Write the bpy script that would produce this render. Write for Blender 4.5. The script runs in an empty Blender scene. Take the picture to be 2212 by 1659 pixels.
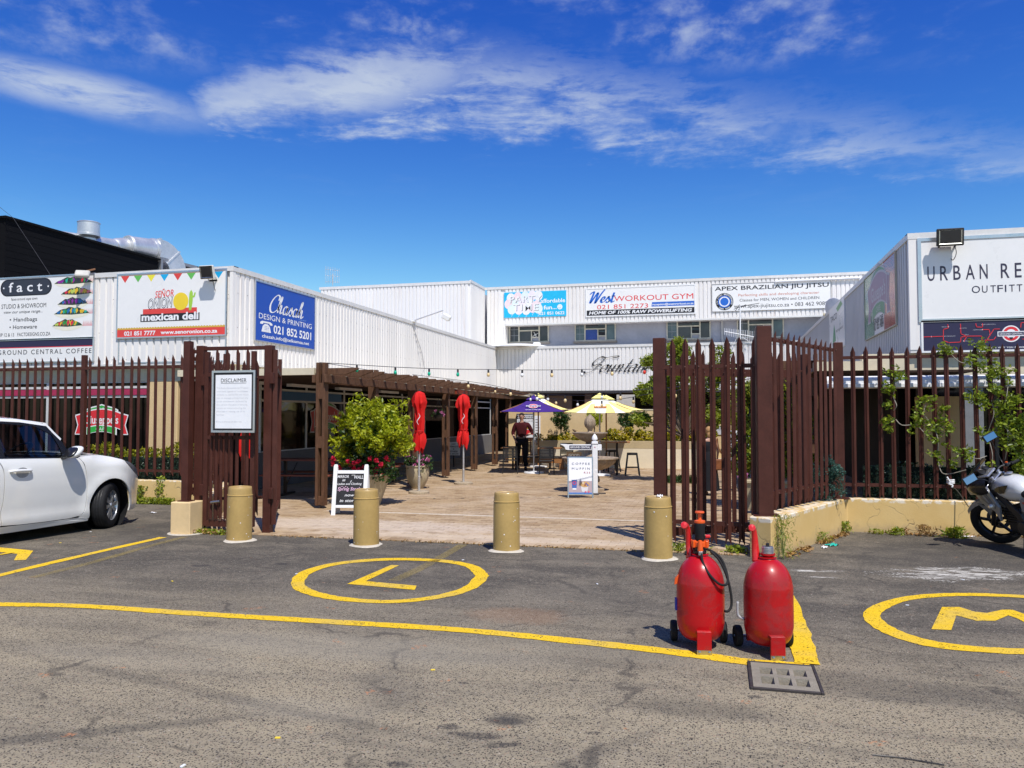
import bpy, bmesh, math, random
import numpy as np
from mathutils import Vector, Matrix
from mathutils.geometry import delaunay_2d_cdt
random.seed(7)
PI = math.pi
scene = bpy.context.scene
col = scene.collection
F, CX, CY, H = 1726.0, 1106.0, 829.5, 1.6          # focal length and centre in picture units, lens height
YAW = math.atan(449 / F)
PIT = math.atan((899 - CY) / F)
cam = bpy.data.cameras.new('camera')
cam_o = bpy.data.objects.new('camera', cam)
col.objects.link(cam_o)
cam_o.location = (0, 0, H)
cam_o.rotation_euler = (PI / 2 + PIT, 0, YAW)
cam.sensor_fit = 'HORIZONTAL'
cam.sensor_width = 36
cam.lens = 36 * F / 2212
cam.clip_start = 0.1
cam.clip_end = 3000
scene.camera = cam_o
_R = Matrix.Rotation(YAW, 3, 'Z') @ Matrix.Rotation(PI / 2 + PIT, 3, 'X')
def _ray(x, y):
    return _R @ Vector(((x - CX) / F, -(y - CY) / F, -1))
def G(x, y, z=0.0):
    """point of a level plane at height z seen in the photograph at x, y (survey of the place)"""
    d = _ray(x, y)
    return Vector((0, 0, H)) + d * ((z - H) / d.z)
def onY(x, y, Y):
    d = _ray(x, y)
    return Vector((0, 0, H)) + d * (Y / d.y)
def onX(x, y, X):
    d = _ray(x, y)
    return Vector((0, 0, H)) + d * (X / d.x)
SUN_AZ, SUN_EL = math.radians(36), math.radians(58)
to_sun = Vector((math.sin(SUN_AZ) * math.cos(SUN_EL), -math.cos(SUN_AZ) * math.cos(SUN_EL), math.sin(SUN_EL)))
sun = bpy.data.lights.new('sun', 'SUN')
sun.energy = 5.0
sun.angle = math.radians(0.53)
sun.color = (1.0, 0.955, 0.89)
sun_o = bpy.data.objects.new('sun', sun)
col.objects.link(sun_o)
sun_o.rotation_euler = to_sun.to_track_quat('Z', 'Y').to_euler()
sun_o.location = (8, -12, 20)
scene.view_settings.view_transform = 'Standard'
scene.view_settings.look = 'None'
scene.view_settings.gamma = 1
scene.view_settings.exposure = 0.0
scene.view_settings.use_curve_mapping = False
scene.cycles.max_bounces = 6
scene.cycles.transparent_max_bounces = 8
scene.cycles.use_denoising = True
scene.cycles.sample_clamp_indirect = 6
class N:
    """node math by operators"""
    nt = None
    def __init__(s, v): s.v = v
    @staticmethod
    def op(o, *a):
        n = N.nt.nodes.new('ShaderNodeMath'); n.operation = o
        for i, x in enumerate(a):
            x = x.v if isinstance(x, N) else x
            if isinstance(x, (int, float)): n.inputs[i].default_value = x
            else: N.nt.links.new(x, n.inputs[i])
        return N(n.outputs[0])
    def __add__(s, o): return N.op('ADD', s, o)
    __radd__ = __add__
    def __sub__(s, o): return N.op('SUBTRACT', s, o)
    def __rsub__(s, o): return N.op('SUBTRACT', o, s)
    def __mul__(s, o): return N.op('MULTIPLY', s, o)
    __rmul__ = __mul__
    def __truediv__(s, o): return N.op('DIVIDE', s, o)
    def max(s, o): return N.op('MAXIMUM', s, o)
    def min(s, o): return N.op('MINIMUM', s, o)
    def abs(s): return N.op('ABSOLUTE', s)
    def pow(s, o): return N.op('POWER', s, o)
    def step(s, a, b):
        n = N.nt.nodes.new('ShaderNodeMapRange'); n.interpolation_type = 'SMOOTHSTEP'
        N.nt.links.new(s.v, n.inputs[0])
        for i, x in ((1, a), (2, b)):
            if isinstance(x, N): N.nt.links.new(x.v, n.inputs[i])
            else: n.inputs[i].default_value = x
        n.inputs[3].default_value = 0; n.inputs[4].default_value = 1
        return N(n.outputs[0])
def ramp(nt, sock, stops, mode='LINEAR'):
    n = nt.nodes.new('ShaderNodeValToRGB'); n.color_ramp.interpolation = mode
    e = n.color_ramp.elements
    while len(e) < len(stops): e.new(0.5)
    for i, (p, c) in enumerate(stops):
        e[i].position = p
        c = (c, c, c) if isinstance(c, (int, float)) else c
        e[i].color = (c[0], c[1], c[2], 1)
    nt.links.new(sock.v if isinstance(sock, N) else sock, n.inputs[0])
    return n.outputs[0]
def noise(nt, vec, scale, detail=4, rough=.55, dist=0.0, dim='3D'):
    n = nt.nodes.new('ShaderNodeTexNoise'); n.noise_dimensions = dim
    n.inputs['Scale'].default_value = scale; n.inputs['Detail'].default_value = detail
    n.inputs['Roughness'].default_value = rough; n.inputs['Distortion'].default_value = dist
    if vec is not None: nt.links.new(vec, n.inputs['Vector'])
    return N(n.outputs['Fac'])
def mixc(nt, f, a, b, mode='MIX'):
    n = nt.nodes.new('ShaderNodeMix'); n.data_type = 'RGBA'; n.blend_type = mode
    for i, x in ((0, f), (6, a), (7, b)):
        x = x.v if isinstance(x, N) else x
        if isinstance(x, (int, float)): n.inputs[i].default_value = x
        elif isinstance(x, tuple): n.inputs[i].default_value = (x[0], x[1], x[2], 1)
        else: nt.links.new(x, n.inputs[i])
    return n.outputs[2]
def mapping(nt, vec, scale=(1, 1, 1), loc=(0, 0, 0), rot=(0, 0, 0)):
    n = nt.nodes.new('ShaderNodeMapping')
    n.inputs['Scale'].default_value = scale; n.inputs['Location'].default_value = loc; n.inputs['Rotation'].default_value = rot
    nt.links.new(vec, n.inputs['Vector'])
    return n.outputs[0]
world = bpy.data.worlds.new('World')
scene.world = world
world.use_nodes = True
nt = world.node_tree
nt.nodes.clear(); N.nt = nt
out = nt.nodes.new('ShaderNodeOutputWorld')
bg = nt.nodes.new('ShaderNodeBackground')
sky = nt.nodes.new('ShaderNodeTexSky')
sky.sky_type = 'NISHITA'; sky.sun_disc = False
sky.sun_elevation = SUN_EL
sky.sun_rotation = math.atan2(to_sun.x, to_sun.y)
sky.air_density = 1.0; sky.dust_density = 0.3; sky.ozone_density = 3.0; sky.altitude = 100
tc = nt.nodes.new('ShaderNodeTexCoord')
gen = tc.outputs['Generated']
rot = mapping(nt, gen, rot=(0, 0, -YAW))
sx = nt.nodes.new('ShaderNodeSeparateXYZ'); nt.links.new(rot, sx.inputs[0])
dx, dy, dz = N(sx.outputs[0]), N(sx.outputs[1]), N(sx.outputs[2])
ay = dy.abs().max(0.06)
u = dx / ay                       # tangent of the bearing
v = dz / ay                       # tangent of the height
w = noise(nt, mapping(nt, gen, scale=(1, 1, 2.4)), 5.0, 6, .62)
w2 = noise(nt, mapping(nt, gen, scale=(1.5, 1.5, 6.5), rot=(0.12, 0, 0)), 6.0, 9, .66, .25)
w3 = noise(nt, mapping(nt, gen, scale=(1, 1, 1.6)), 22.0, 6, .6, .1)
uu = (u + 0.75) / 1.5
VM = 0.6
def curve(pts):
    return N(ramp(nt, uu, [(min(max((x - CX) / F / 1.5 + .5, 0), 1), (899 - y) / F / VM) for x, y in pts])) * VM
lo = curve([(-180, 160), (380, 235), (440, 262), (900, 275), (1300, 325), (1600, 345), (2212, 380)])
hi = curve([(-180, 165), (200, 168), (380, 236), (450, 160), (740, 95), (1100, 95), (1500, 170), (2212, 290)])
wob = (w2 - .5) * .18 + (w3 - .5) * .09
band = (v + wob * .5).step(lo - .012, lo + .03) * (1 - (v + wob).step(hi - .04, hi + .03))
core = 1 - (((u + .24) / .20).pow(2.0) + ((v - .42 - (u + .24) * .18) / .05).pow(2.0) + wob * 9).step(.1, 1.7)
left_core = 1 - (((u + .56) / .17).pow(2.0) + ((v - .415 + (u + .56) * .22) / .028).pow(2.0) + wob * 15).step(.1, 2.4)
tex = w2.step(.40, .68) * .8 + w3.step(.3, .75) * .35
hicl = v.step(.42, .50) * w.step(.44, .66) * w3.step(.36, .72) * .6
leftw = (1 - (u + wob).step(-.1, .5)) * .3 + .58
dens = (band * tex * leftw).max(band * core * (.55 + tex * .5)).max(band.max(left_core) * left_core * (.12 + tex * .85)).max(hicl).max(v.step(.12, .4) * w2.step(.5, .9) * .07)
dens = (dens * .9).min(.76) * dz.step(-.02, .06)
sep = nt.nodes.new('ShaderNodeSeparateColor'); nt.links.new(sky.outputs[0], sep.inputs[0])
cmb = nt.nodes.new('ShaderNodeCombineColor')
for i_, (p_, g_) in enumerate([(2.46, 3.3), (1.87, 1.85), (.86, 1.16)]):
    q_ = ((N(sep.outputs[i_]) * .12).max(.0005).pow(p_) * (g_ / .12)).min(9.0)
    nt.links.new(q_.v, cmb.inputs[i_])
c = mixc(nt, dens, cmb.outputs[0], (5.4, 6.0, 6.7))
nt.links.new(c, bg.inputs[0])
bg.inputs[1].default_value = 0.12
nt.links.new(bg.outputs[0], out.inputs[0])
MATS = {}
def new_mat(name):
    m = bpy.data.materials.new(name); m.use_nodes = True
    t = m.node_tree; b = t.nodes['Principled BSDF']; N.nt = t
    return m, t, b
def objvec(t, kind='Object'):
    return t.nodes.new('ShaderNodeTexCoord').outputs[kind]
def pm(name, colr, rough=.6, metal=0.0, var=.12, scale=6.0, bump=0.0, bscale=60.0, dirt=None, coat=0.0, spec=.5, aniso=None):
    """a procedural material: two scales of tonal variation, worn roughness, fine relief"""
    if name in MATS: return MATS[name]
    m, t, b = new_mat(name)
    geo = t.nodes.new('ShaderNodeNewGeometry')
    vec = geo.outputs['Position']
    if aniso: vec = mapping(t, vec, scale=aniso)
    n1 = noise(t, vec, scale, 5, .6)
    n2 = noise(t, vec, scale * 7, 3, .6)
    f = (n1 * .65 + n2 * .35).step(.3, .7)
    lo_ = tuple(max(0, x * (1 - var)) for x in colr); hi_ = tuple(min(1, x * (1 + var * .8)) for x in colr)
    cc = mixc(t, f, lo_, hi_)
    if dirt:
        dc, amt, ds = dirt
        n3 = noise(t, mapping(t, geo.outputs['Position'], scale=(1, 1, .35)), ds, 6, .7)
        cc = mixc(t, n3.step(1 - amt, 1.05 - amt * .5), cc, dc)
    t.links.new(cc, b.inputs['Base Color'])
    t.links.new((n1 * .25 + (rough - .12)).v, b.inputs['Roughness'])
    b.inputs['Metallic'].default_value = metal
    b.inputs['Coat Weight'].default_value = coat; b.inputs['Coat Roughness'].default_value = .05
    b.inputs['Specular IOR Level'].default_value = spec if rough < .58 else min(spec, .22)
    if bump:
        n4 = noise(t, vec, bscale, 4, .6)
        bn = t.nodes.new('ShaderNodeBump'); bn.inputs['Strength'].default_value = bump; bn.inputs['Distance'].default_value = .01
        t.links.new(n4.v, bn.inputs['Height']); t.links.new(bn.outputs[0], b.inputs['Normal'])
    MATS[name] = m
    return m
def leafmat(name, a, b_, c_, trans=.35):
    if name in MATS: return MATS[name]
    m, t, b = new_mat(name)
    geo = t.nodes.new('ShaderNodeNewGeometry')
    r = geo.outputs['Random Per Island']
    cc = ramp(t, r, [(0, a), (.5, b_), (1, c_)])
    n1 = noise(t, geo.outputs['Position'], 2.2, 3)
    cc = mixc(t, n1.step(.35, .7) * .5, cc, tuple(x * .55 for x in b_))
    t.links.new(cc, b.inputs['Base Color'])
    b.inputs['Roughness'].default_value = .42
    tr = t.nodes.new('ShaderNodeBsdfTranslucent'); t.links.new(cc, tr.inputs[0])
    mx = t.nodes.new('ShaderNodeMixShader'); mx.inputs[0].default_value = trans
    t.links.new(b.outputs[0], mx.inputs[1]); t.links.new(tr.outputs[0], mx.inputs[2])
    t.links.new(mx.outputs[0], t.nodes['Material Output'].inputs[0])
    MATS[name] = m
    return m
def sheetmat(name, colr, streakc):
    """painted ribbed sheeting: sheet to sheet tone, run marks below the capping, dust"""
    m, t, b = new_mat(name); geo = t.nodes.new('ShaderNodeNewGeometry'); P = geo.outputs['Position']
    sp = t.nodes.new('ShaderNodeSeparateXYZ'); t.links.new(P, sp.inputs[0])
    k = N.op('FLOOR', (N(sp.outputs[0]) + N(sp.outputs[1])) / .686)
    wn = t.nodes.new('ShaderNodeTexWhiteNoise'); wn.noise_dimensions = '1D'; t.links.new(k.v, wn.inputs['W'])
    n1 = noise(t, P, 1.3, 5, .6)
    cc = mixc(t, N(wn.outputs['Value']) * .8 + n1 * .3, tuple(x * .93 for x in colr), tuple(min(1, x * 1.03) for x in colr))
    st = noise(t, mapping(t, P, scale=(7, 7, .22)), 1.0, 6, .7)
    top = (N(sp.outputs[2]) + (n1 - .5) * 2).step(2.9, 5.2)
    cc = mixc(t, st.step(.54, .74) * (top * .5 + .12), cc, streakc)
    cc = mixc(t, noise(t, P, .9, 6, .75).step(.56, .8) * .22, cc, tuple(x * .7 for x in colr))
    t.links.new(cc, b.inputs['Base Color']); b.inputs['Roughness'].default_value = .42; b.inputs['Specular IOR Level'].default_value = .35
    bn = t.nodes.new('ShaderNodeBump'); bn.inputs['Strength'].default_value = .12; bn.inputs['Distance'].default_value = .02
    t.links.new(noise(t, P, 3.5, 3).v, bn.inputs['Height']); t.links.new(bn.outputs[0], b.inputs['Normal'])
    MATS[name] = m; return m
WHITE = sheetmat('white_sheet_metal', (.80, .775, .745), (.55, .42, .34))
GREYSH = sheetmat('grey_sheet_metal', (.50, .50, .51), (.36, .31, .27))
FLASH = pm('flashing', (.72, .70, .67), .4, .1, .08, 3, .05, 30, ((.42, .27, .2), .36, 2.5))
BEIGE = pm('beige_plaster', (.68, .50, .27), .85, 0, .08, 2.5, .35, 90, ((.40, .31, .20), .30, 1.6))
CREAM = pm('cream_plaster', (.76, .67, .50), .85, 0, .06, 2.5, .3, 90, ((.5, .42, .3), .26, 1.8))
BEIGE_T = pm('beige_trim', (.66, .58, .42), .8, 0, .08, 2.5, .2, 70)
BROWN = pm('brown_steel_paint', (.070, .022, .015), .5, 0, .22, 5, .15, 120, ((.15, .075, .055), .27, 9), spec=.25)
WOOD = pm('pergola_wood', (.125, .062, .034), .7, 0, .35, 5, .5, 40, ((.17, .115, .08), .36, 5), aniso=(6, 6, 1.2))
OAK = pm('oiled_wood', (.36, .16, .055), .45, 0, .3, 7, .2, 40, aniso=(2, 9, 9))
TAN = pm('bollard_paint', (.43, .285, .095), .42, 0, .1, 5, .2, 60, ((.62, .55, .4), .22, 26), coat=.1)
BLACK = pm('black_plastic', (.018, .018, .02), .42, 0, .2, 9)
BLACKM = pm('black_metal', (.022, .021, .022), .35, .2, .2, 9)
DARKGREY = pm('dark_grey_plastic', (.018, .018, .019), .45, 0, .12, 8)
SILVER = pm('aluminium', (.62, .63, .65), .3, .9, .08, 8)
GALV = pm('galvanised_sheet', (.66, .66, .66), .42, .7, .14, 3, .1, 20)
WPAINT = pm('white_paint', (.80, .80, .80), .4, 0, .04, 5, .05, 50)
SIGNW = pm('white_sign_face', (.82, .81, .79), .3, 0, .03, 1.2)
BLACKWALL = pm('black_wall', (.004, .004, .005), .85, 0, .25, 2, .4, 12, aniso=(1, 1, 8), spec=.12)
DARKIN = pm('dark_interior', (.012, .010, .009), .8, 0, .3, 1.5)
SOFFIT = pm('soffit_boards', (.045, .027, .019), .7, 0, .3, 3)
REDP = pm('red_paint', (.48, .016, .02), .36, 0, .18, 5, .1, 60, ((.15, .045, .04), .36, 6), coat=.25)
REDS = pm('red_plastic', (.62, .014, .016), .28, 0, .06, 8, coat=.3)
ORANGE = pm('orange_plastic', (.75, .10, .012), .35, 0, .12, 8)
RUBBER = pm('rubber', (.016, .016, .017), .72, 0, .3, 12, .3, 150)
STEEL = pm('steel', (.45, .45, .46), .3, .95, .1, 12)
STONE = pm('fountain_stone', (.34, .26, .18), .6, 0, .4, 7, .6, 40, ((.04, .03, .025), .48, 6))
CONC = pm('concrete', (.25, .22, .17), .85, 0, .18, 6, .5, 90, ((.15, .14, .12), .3, 5))
CONCW = pm('pale_mortar', (.52, .47, .39), .85, 0, .12, 9, .5, 90)
SHADECLOTH = pm('red_canvas', (.62, .016, .014), .75, 0, .1, 7, .15, 200)
GRANITE = pm('washed_aggregate', (.40, .32, .22), .85, 0, .3, 40, .8, 90)
BARK = pm('bark', (.16, .12, .085), .9, 0, .3, 14, .6, 50)
SOIL = pm('soil', (.055, .04, .028), .95, 0, .4, 20, .8, 60)
SKIN = pm('skin', (.47, .26, .18), .5, 0, .08, 9)
MIRROR = pm('mirror_glass', (.50, .50, .50), .08, 1.0, .01, 3)
def glassy(name, base=(.002, .002, .002), rough=.05, spec=.16, tint=None):
    m, t, b = new_mat(name)
    geo = t.nodes.new('ShaderNodeNewGeometry')
    n = noise(t, geo.outputs['Position'], 1.4, 4)
    t.links.new(mixc(t, n.step(.35, .7), base, tint or tuple(x * 2.2 for x in base)), b.inputs['Base Color'])
    b.inputs['Roughness'].default_value = rough; b.inputs['Specular IOR Level'].default_value = spec
    bn = t.nodes.new('ShaderNodeBump'); bn.inputs['Strength'].default_value = .03; bn.inputs['Distance'].default_value = .05
    t.links.new(noise(t, geo.outputs['Position'], 2.0, 2).v, bn.inputs['Height']); t.links.new(bn.outputs[0], b.inputs['Normal'])
    MATS[name] = m
    return m
GLASS = glassy('dark_shop_glass')
OFFICE = glassy('office_glass', (.03, .03, .038), .08, .5, (.06, .055, .065))
OFFICE_B = glassy('pale_office_glass', (.07, .10, .12), .1, .5, (.12, .17, .19))
def seeglass(name, tint=(.75, .8, .82), amt=.72):
    m, t, b = new_mat(name)
    t.nodes.remove(b)
    tr = t.nodes.new('ShaderNodeBsdfTransparent'); tr.inputs[0].default_value = (*tint, 1)
    gl = t.nodes.new('ShaderNodeBsdfGlossy'); gl.inputs['Roughness'].default_value = .03
    fr = t.nodes.new('ShaderNodeFresnel'); fr.inputs[0].default_value = 1.5
    mx = t.nodes.new('ShaderNodeMixShader')
    t.links.new((N(fr.outputs[0]) * 1.0 + .03).v, mx.inputs[0])
    t.links.new(tr.outputs[0], mx.inputs[1]); t.links.new(gl.outputs[0], mx.inputs[2])
    t.links.new(mx.outputs[0], t.nodes['Material Output'].inputs[0])
    MATS[name] = m
    return m
CARGLASS = seeglass('car_glass', (.50, .56, .58))
def flatm(c, rough=.45, name=None):
    """printed or painted colour"""
    name = name or 'print_%02x%02x%02x' % tuple(int(min(x, 1) * 255) for x in c)
    return pm(name, c, rough, 0, .05, 3)
K = flatm((.012, .012, .016)); NAVY = flatm((.022, .018, .06)); INK = flatm((.05, .05, .055)); PRW = flatm((.84, .84, .85))
PRR = flatm((.72, .03, .04)); PRG = flatm((.03, .42, .06)); PRB = flatm((.012, .075, .42)); PRC = flatm((.01, .46, .75)); PRY = flatm((.85, .62, .05))
def tag(o, label=None, cat=None, group=None, kind=None):
    if label: o['label'] = label
    if cat: o['category'] = cat
    if group: o['group'] = group
    if kind: o['kind'] = kind
    return o
def thing(name, label, cat, loc=(0, 0, 0), rz=0.0, group=None, rot=None):
    o = bpy.data.objects.new(name, None)
    o.empty_display_size = .2
    col.objects.link(o)
    o.location = loc; o.rotation_euler = rot if rot else (0, 0, rz)
    return tag(o, label, cat, group)
def link(name, me, mat=None, parent=None, loc=None, rot=None):
    o = bpy.data.objects.new(name, me)
    if mat is not None and me is not None and not me.materials: me.materials.append(mat)
    col.objects.link(o)
    if parent is not None: o.parent = parent
    if loc is not None: o.location = loc
    if rot is not None: o.rotation_euler = rot
    return o
class MB:
    def __init__(s): s.v = []; s.f = []
    def add(s, vs, fs, M=None):
        b = len(s.v)
        s.v += [tuple(M @ Vector(p)) if M is not None else tuple(p) for p in vs]
        s.f += [tuple(b + i for i in f) for f in fs]
        return s
    def box(s, x0, x1, y0, y1, z0, z1, M=None):
        return s.add([(x0, y0, z0), (x1, y0, z0), (x1, y1, z0), (x0, y1, z0), (x0, y0, z1), (x1, y0, z1), (x1, y1, z1), (x0, y1, z1)],
                     [(0, 3, 2, 1), (4, 5, 6, 7), (0, 1, 5, 4), (1, 2, 6, 5), (2, 3, 7, 6), (3, 0, 4, 7)], M)
    def cbox(s, c, size, M=None):
        return s.box(c[0] - size[0] / 2, c[0] + size[0] / 2, c[1] - size[1] / 2, c[1] + size[1] / 2, c[2] - size[2] / 2, c[2] + size[2] / 2, M)
    def bar(s, a, b, w, h, up=(0, 0, 1)):
        """a rectangular bar from a to b"""
        a, b = Vector(a), Vector(b); d = (b - a)
        L = d.length; d.normalize(); upv = Vector(up)
        if abs(d.dot(upv)) > .98: upv = Vector((0, 1, 0))
        x = d.cross(upv).normalized(); z = x.cross(d)
        M = Matrix((x, d, z)).transposed().to_4x4(); M.translation = a
        return s.box(-w / 2, w / 2, 0, L, -h / 2, h / 2, M)
    def lathe(s, prof, n=24, M=None, cap=True):
        vs, fs = [], []
        for r, z in prof:
            for i in range(n):
                a = 2 * PI * i / n; vs.append((r * math.cos(a), r * math.sin(a), z))
        for j in range(len(prof) - 1):
            for i in range(n):
                k = (i + 1) % n; fs.append((j * n + i, j * n + k, (j + 1) * n + k, (j + 1) * n + i))
        if cap:
            if prof[0][0] > 1e-4: fs.append(tuple(range(n))[::-1])
            if prof[-1][0] > 1e-4: fs.append(tuple((len(prof) - 1) * n + i for i in range(n)))
        return s.add(vs, fs, M)
    def tube(s, pts, r, n=8, cap=True):
        pts = [Vector(p) for p in pts]; m = len(pts)
        rr = r if isinstance(r, (list, tuple)) else [r] * m
        vs, fs = [], []; prev = None
        for i, p in enumerate(pts):
            d = (pts[min(i + 1, m - 1)] - pts[max(i - 1, 0)]).normalized()
            if prev is None:
                up = Vector((0, 0, 1)) if abs(d.z) < .9 else Vector((1, 0, 0))
                x = d.cross(up).normalized()
            else:
                x = (prev - d * prev.dot(d)).normalized()
            prev = x; y = d.cross(x)
            for k in range(n):
                a = 2 * PI * k / n; vs.append(tuple(p + (x * math.cos(a) + y * math.sin(a)) * rr[i]))
        for i in range(m - 1):
            for k in range(n):
                q = (k + 1) % n; fs.append((i * n + k, i * n + q, (i + 1) * n + q, (i + 1) * n + k))
        if cap: fs.append(tuple(range(n))[::-1]); fs.append(tuple((m - 1) * n + k for k in range(n)))
        return s.add(vs, fs)
    def prism(s, pts, y0, y1, M=None):
        """polygon in x, z pushed from y0 to y1"""
        n = len(pts)
        vs = [(x, y0, z) for x, z in pts] + [(x, y1, z) for x, z in pts]
        fs = [tuple(range(n)), tuple(range(n, 2 * n))[::-1]] + [((i + 1) % n, i, n + i, n + (i + 1) % n) for i in range(n)]
        return s.add(vs, fs, M)
    def mesh(s, name, smooth=False, bevel=0, seg=1):
        me = bpy.data.meshes.new(name); me.from_pydata(s.v, [], s.f); me.validate()
        bm = bmesh.new(); bm.from_mesh(me)
        bmesh.ops.recalc_face_normals(bm, faces=bm.faces)
        if bevel:
            es = [e for e in bm.edges if len(e.link_faces) == 2 and e.calc_face_angle(0) > .6]
            bmesh.ops.bevel(bm, geom=es, offset=bevel, segments=seg, affect='EDGES', profile=.6)
        bm.to_mesh(me); bm.free()
        if smooth: me.shade_smooth() if smooth is True else smooth_by_angle(me, smooth)
        return me
    def build(s, name, mat, parent=None, smooth=False, bevel=0, seg=1, **k):
        return link(name, s.mesh(name, smooth, bevel, seg), mat, parent, **k)
def smooth_by_angle(me, ang):
    me.shade_smooth()
    bm = bmesh.new(); bm.from_mesh(me)
    for e in bm.edges:
        if len(e.link_faces) == 2 and e.calc_face_angle(0) > ang: e.smooth = False
    bm.to_mesh(me); bm.free()
def T(x=0, y=0, z=0, rz=0, rx=0, ry=0, s=1):
    return Matrix.Translation((x, y, z)) @ Matrix.Rotation(rz, 4, 'Z') @ Matrix.Rotation(ry, 4, 'Y') @ Matrix.Rotation(rx, 4, 'X') @ Matrix.Scale(s, 4)
def catmull(pts, k=6):
    P = [Vector(p) for p in pts]; out_ = []
    for i in range(len(P) - 1):
        a = P[max(i - 1, 0)]; b = P[i]; c_ = P[i + 1]; d = P[min(i + 2, len(P) - 1)]
        for j in range(k):
            t = j / k
            out_.append(.5 * ((2 * b) + (c_ - a) * t + (2 * a - 5 * b + 4 * c_ - d) * t * t + (3 * b - a - 3 * c_ + d) * t ** 3))
    out_.append(P[-1])
    return out_
def copy_tree(o, parent=None, **props):
    """a thing, its parts and their sub-parts; meshes stay shared"""
    c_ = o.copy(); col.objects.link(c_)
    if parent is not None: c_.parent = parent
    for ch in list(o.children): copy_tree(ch, c_)
    for k_, v_ in props.items():
        if k_ == 'label': c_['label'] = v_
        else: setattr(c_, k_, v_)
    return c_
_tc = {}
def _text_geo(sx_, bold, spacing, shear):
    key = (sx_, bold, spacing, shear)
    if key in _tc: return _tc[key]
    cu = bpy.data.curves.new('t', 'FONT'); cu.body = sx_; cu.offset = bold; cu.space_character = spacing; cu.shear = shear
    cu.resolution_u = 3; cu.fill_mode = 'FRONT'
    o = bpy.data.objects.new('t', cu); col.objects.link(o)
    bpy.context.view_layer.update()
    me = bpy.data.meshes.new_from_object(o.evaluated_get(bpy.context.evaluated_depsgraph_get()))
    vs = [tuple(v_.co) for v_ in me.vertices]; fs = [tuple(p.vertices) for p in me.polygons]
    col.objects.unlink(o); bpy.data.objects.remove(o); bpy.data.curves.remove(cu); bpy.data.meshes.remove(me)
    _tc[key] = (vs, fs)
    return _tc[key]
YK = [1.0]                                   # how far print stands off its board
def letters(parent, s, x, z, h, mat, w=None, y=-.012, bold=.0, spacing=1.0, shear=0.0, al='C', rot=0.0, name='lettering'):
    """one line of lettering: h = height of the capitals, w = full width"""
    vs, fs = _text_geo(s, bold, spacing, shear)
    if not vs: return None
    x0 = min(p[0] for p in vs); x1 = max(p[0] for p in vs)
    k = h / .729
    kx = (w / (x1 - x0)) if w else k
    W = (x1 - x0) * kx
    ox = x - (W / 2 if al == 'C' else 0 if al == 'L' else W)
    M = Matrix.Translation((0, 0, 0))
    out_ = []
    ca, sa = math.cos(rot), math.sin(rot); y = y * YK[0]
    for p in vs:
        px, pz = ox + (p[0] - x0) * kx - x, p[1] * k
        out_.append((x + px * ca - pz * sa, y, z + px * sa + pz * ca))
    me = bpy.data.meshes.new(name); me.from_pydata(out_, [], [f[::-1] if False else f for f in fs])
    return link(name, me, mat, parent)
def flat(parent, name, pts, mat, y=-.006):
    y = y * YK[0]
    me = bpy.data.meshes.new(name); me.from_pydata([(p[0], y, p[1]) for p in pts], [], [tuple(range(len(pts)))])
    return link(name, me, mat, parent)
def rect(parent, name, x0, x1, z0, z1, mat, y=-.006):
    return flat(parent, name, [(x0, z0), (x1, z0), (x1, z1), (x0, z1)], mat, y)
def circ(x, z, r, n=32, a0=0, a1=2 * PI, rz=None):
    rz = rz or r
    return [(x + r * math.cos(a0 + (a1 - a0) * i / n), z + rz * math.sin(a0 + (a1 - a0) * i / n)) for i in range(n if abs(a1 - a0) > 6.28 else n + 1)]
def ring(parent, name, x, z, r0, r1, mat, y=-.006, a0=0, a1=2 * PI, n=40):
    vs, fs = [], []; y = y * YK[0]
    for i in range(n + 1):
        a = a0 + (a1 - a0) * i / n
        vs += [(x + r0 * math.cos(a), y, z + r0 * math.sin(a)), (x + r1 * math.cos(a), y, z + r1 * math.sin(a))]
    fs = [(2 * i, 2 * i + 1, 2 * i + 3, 2 * i + 2) for i in range(n)]
    me = bpy.data.meshes.new(name); me.from_pydata(vs, [], fs)
    return link(name, me, mat, parent)
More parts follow.
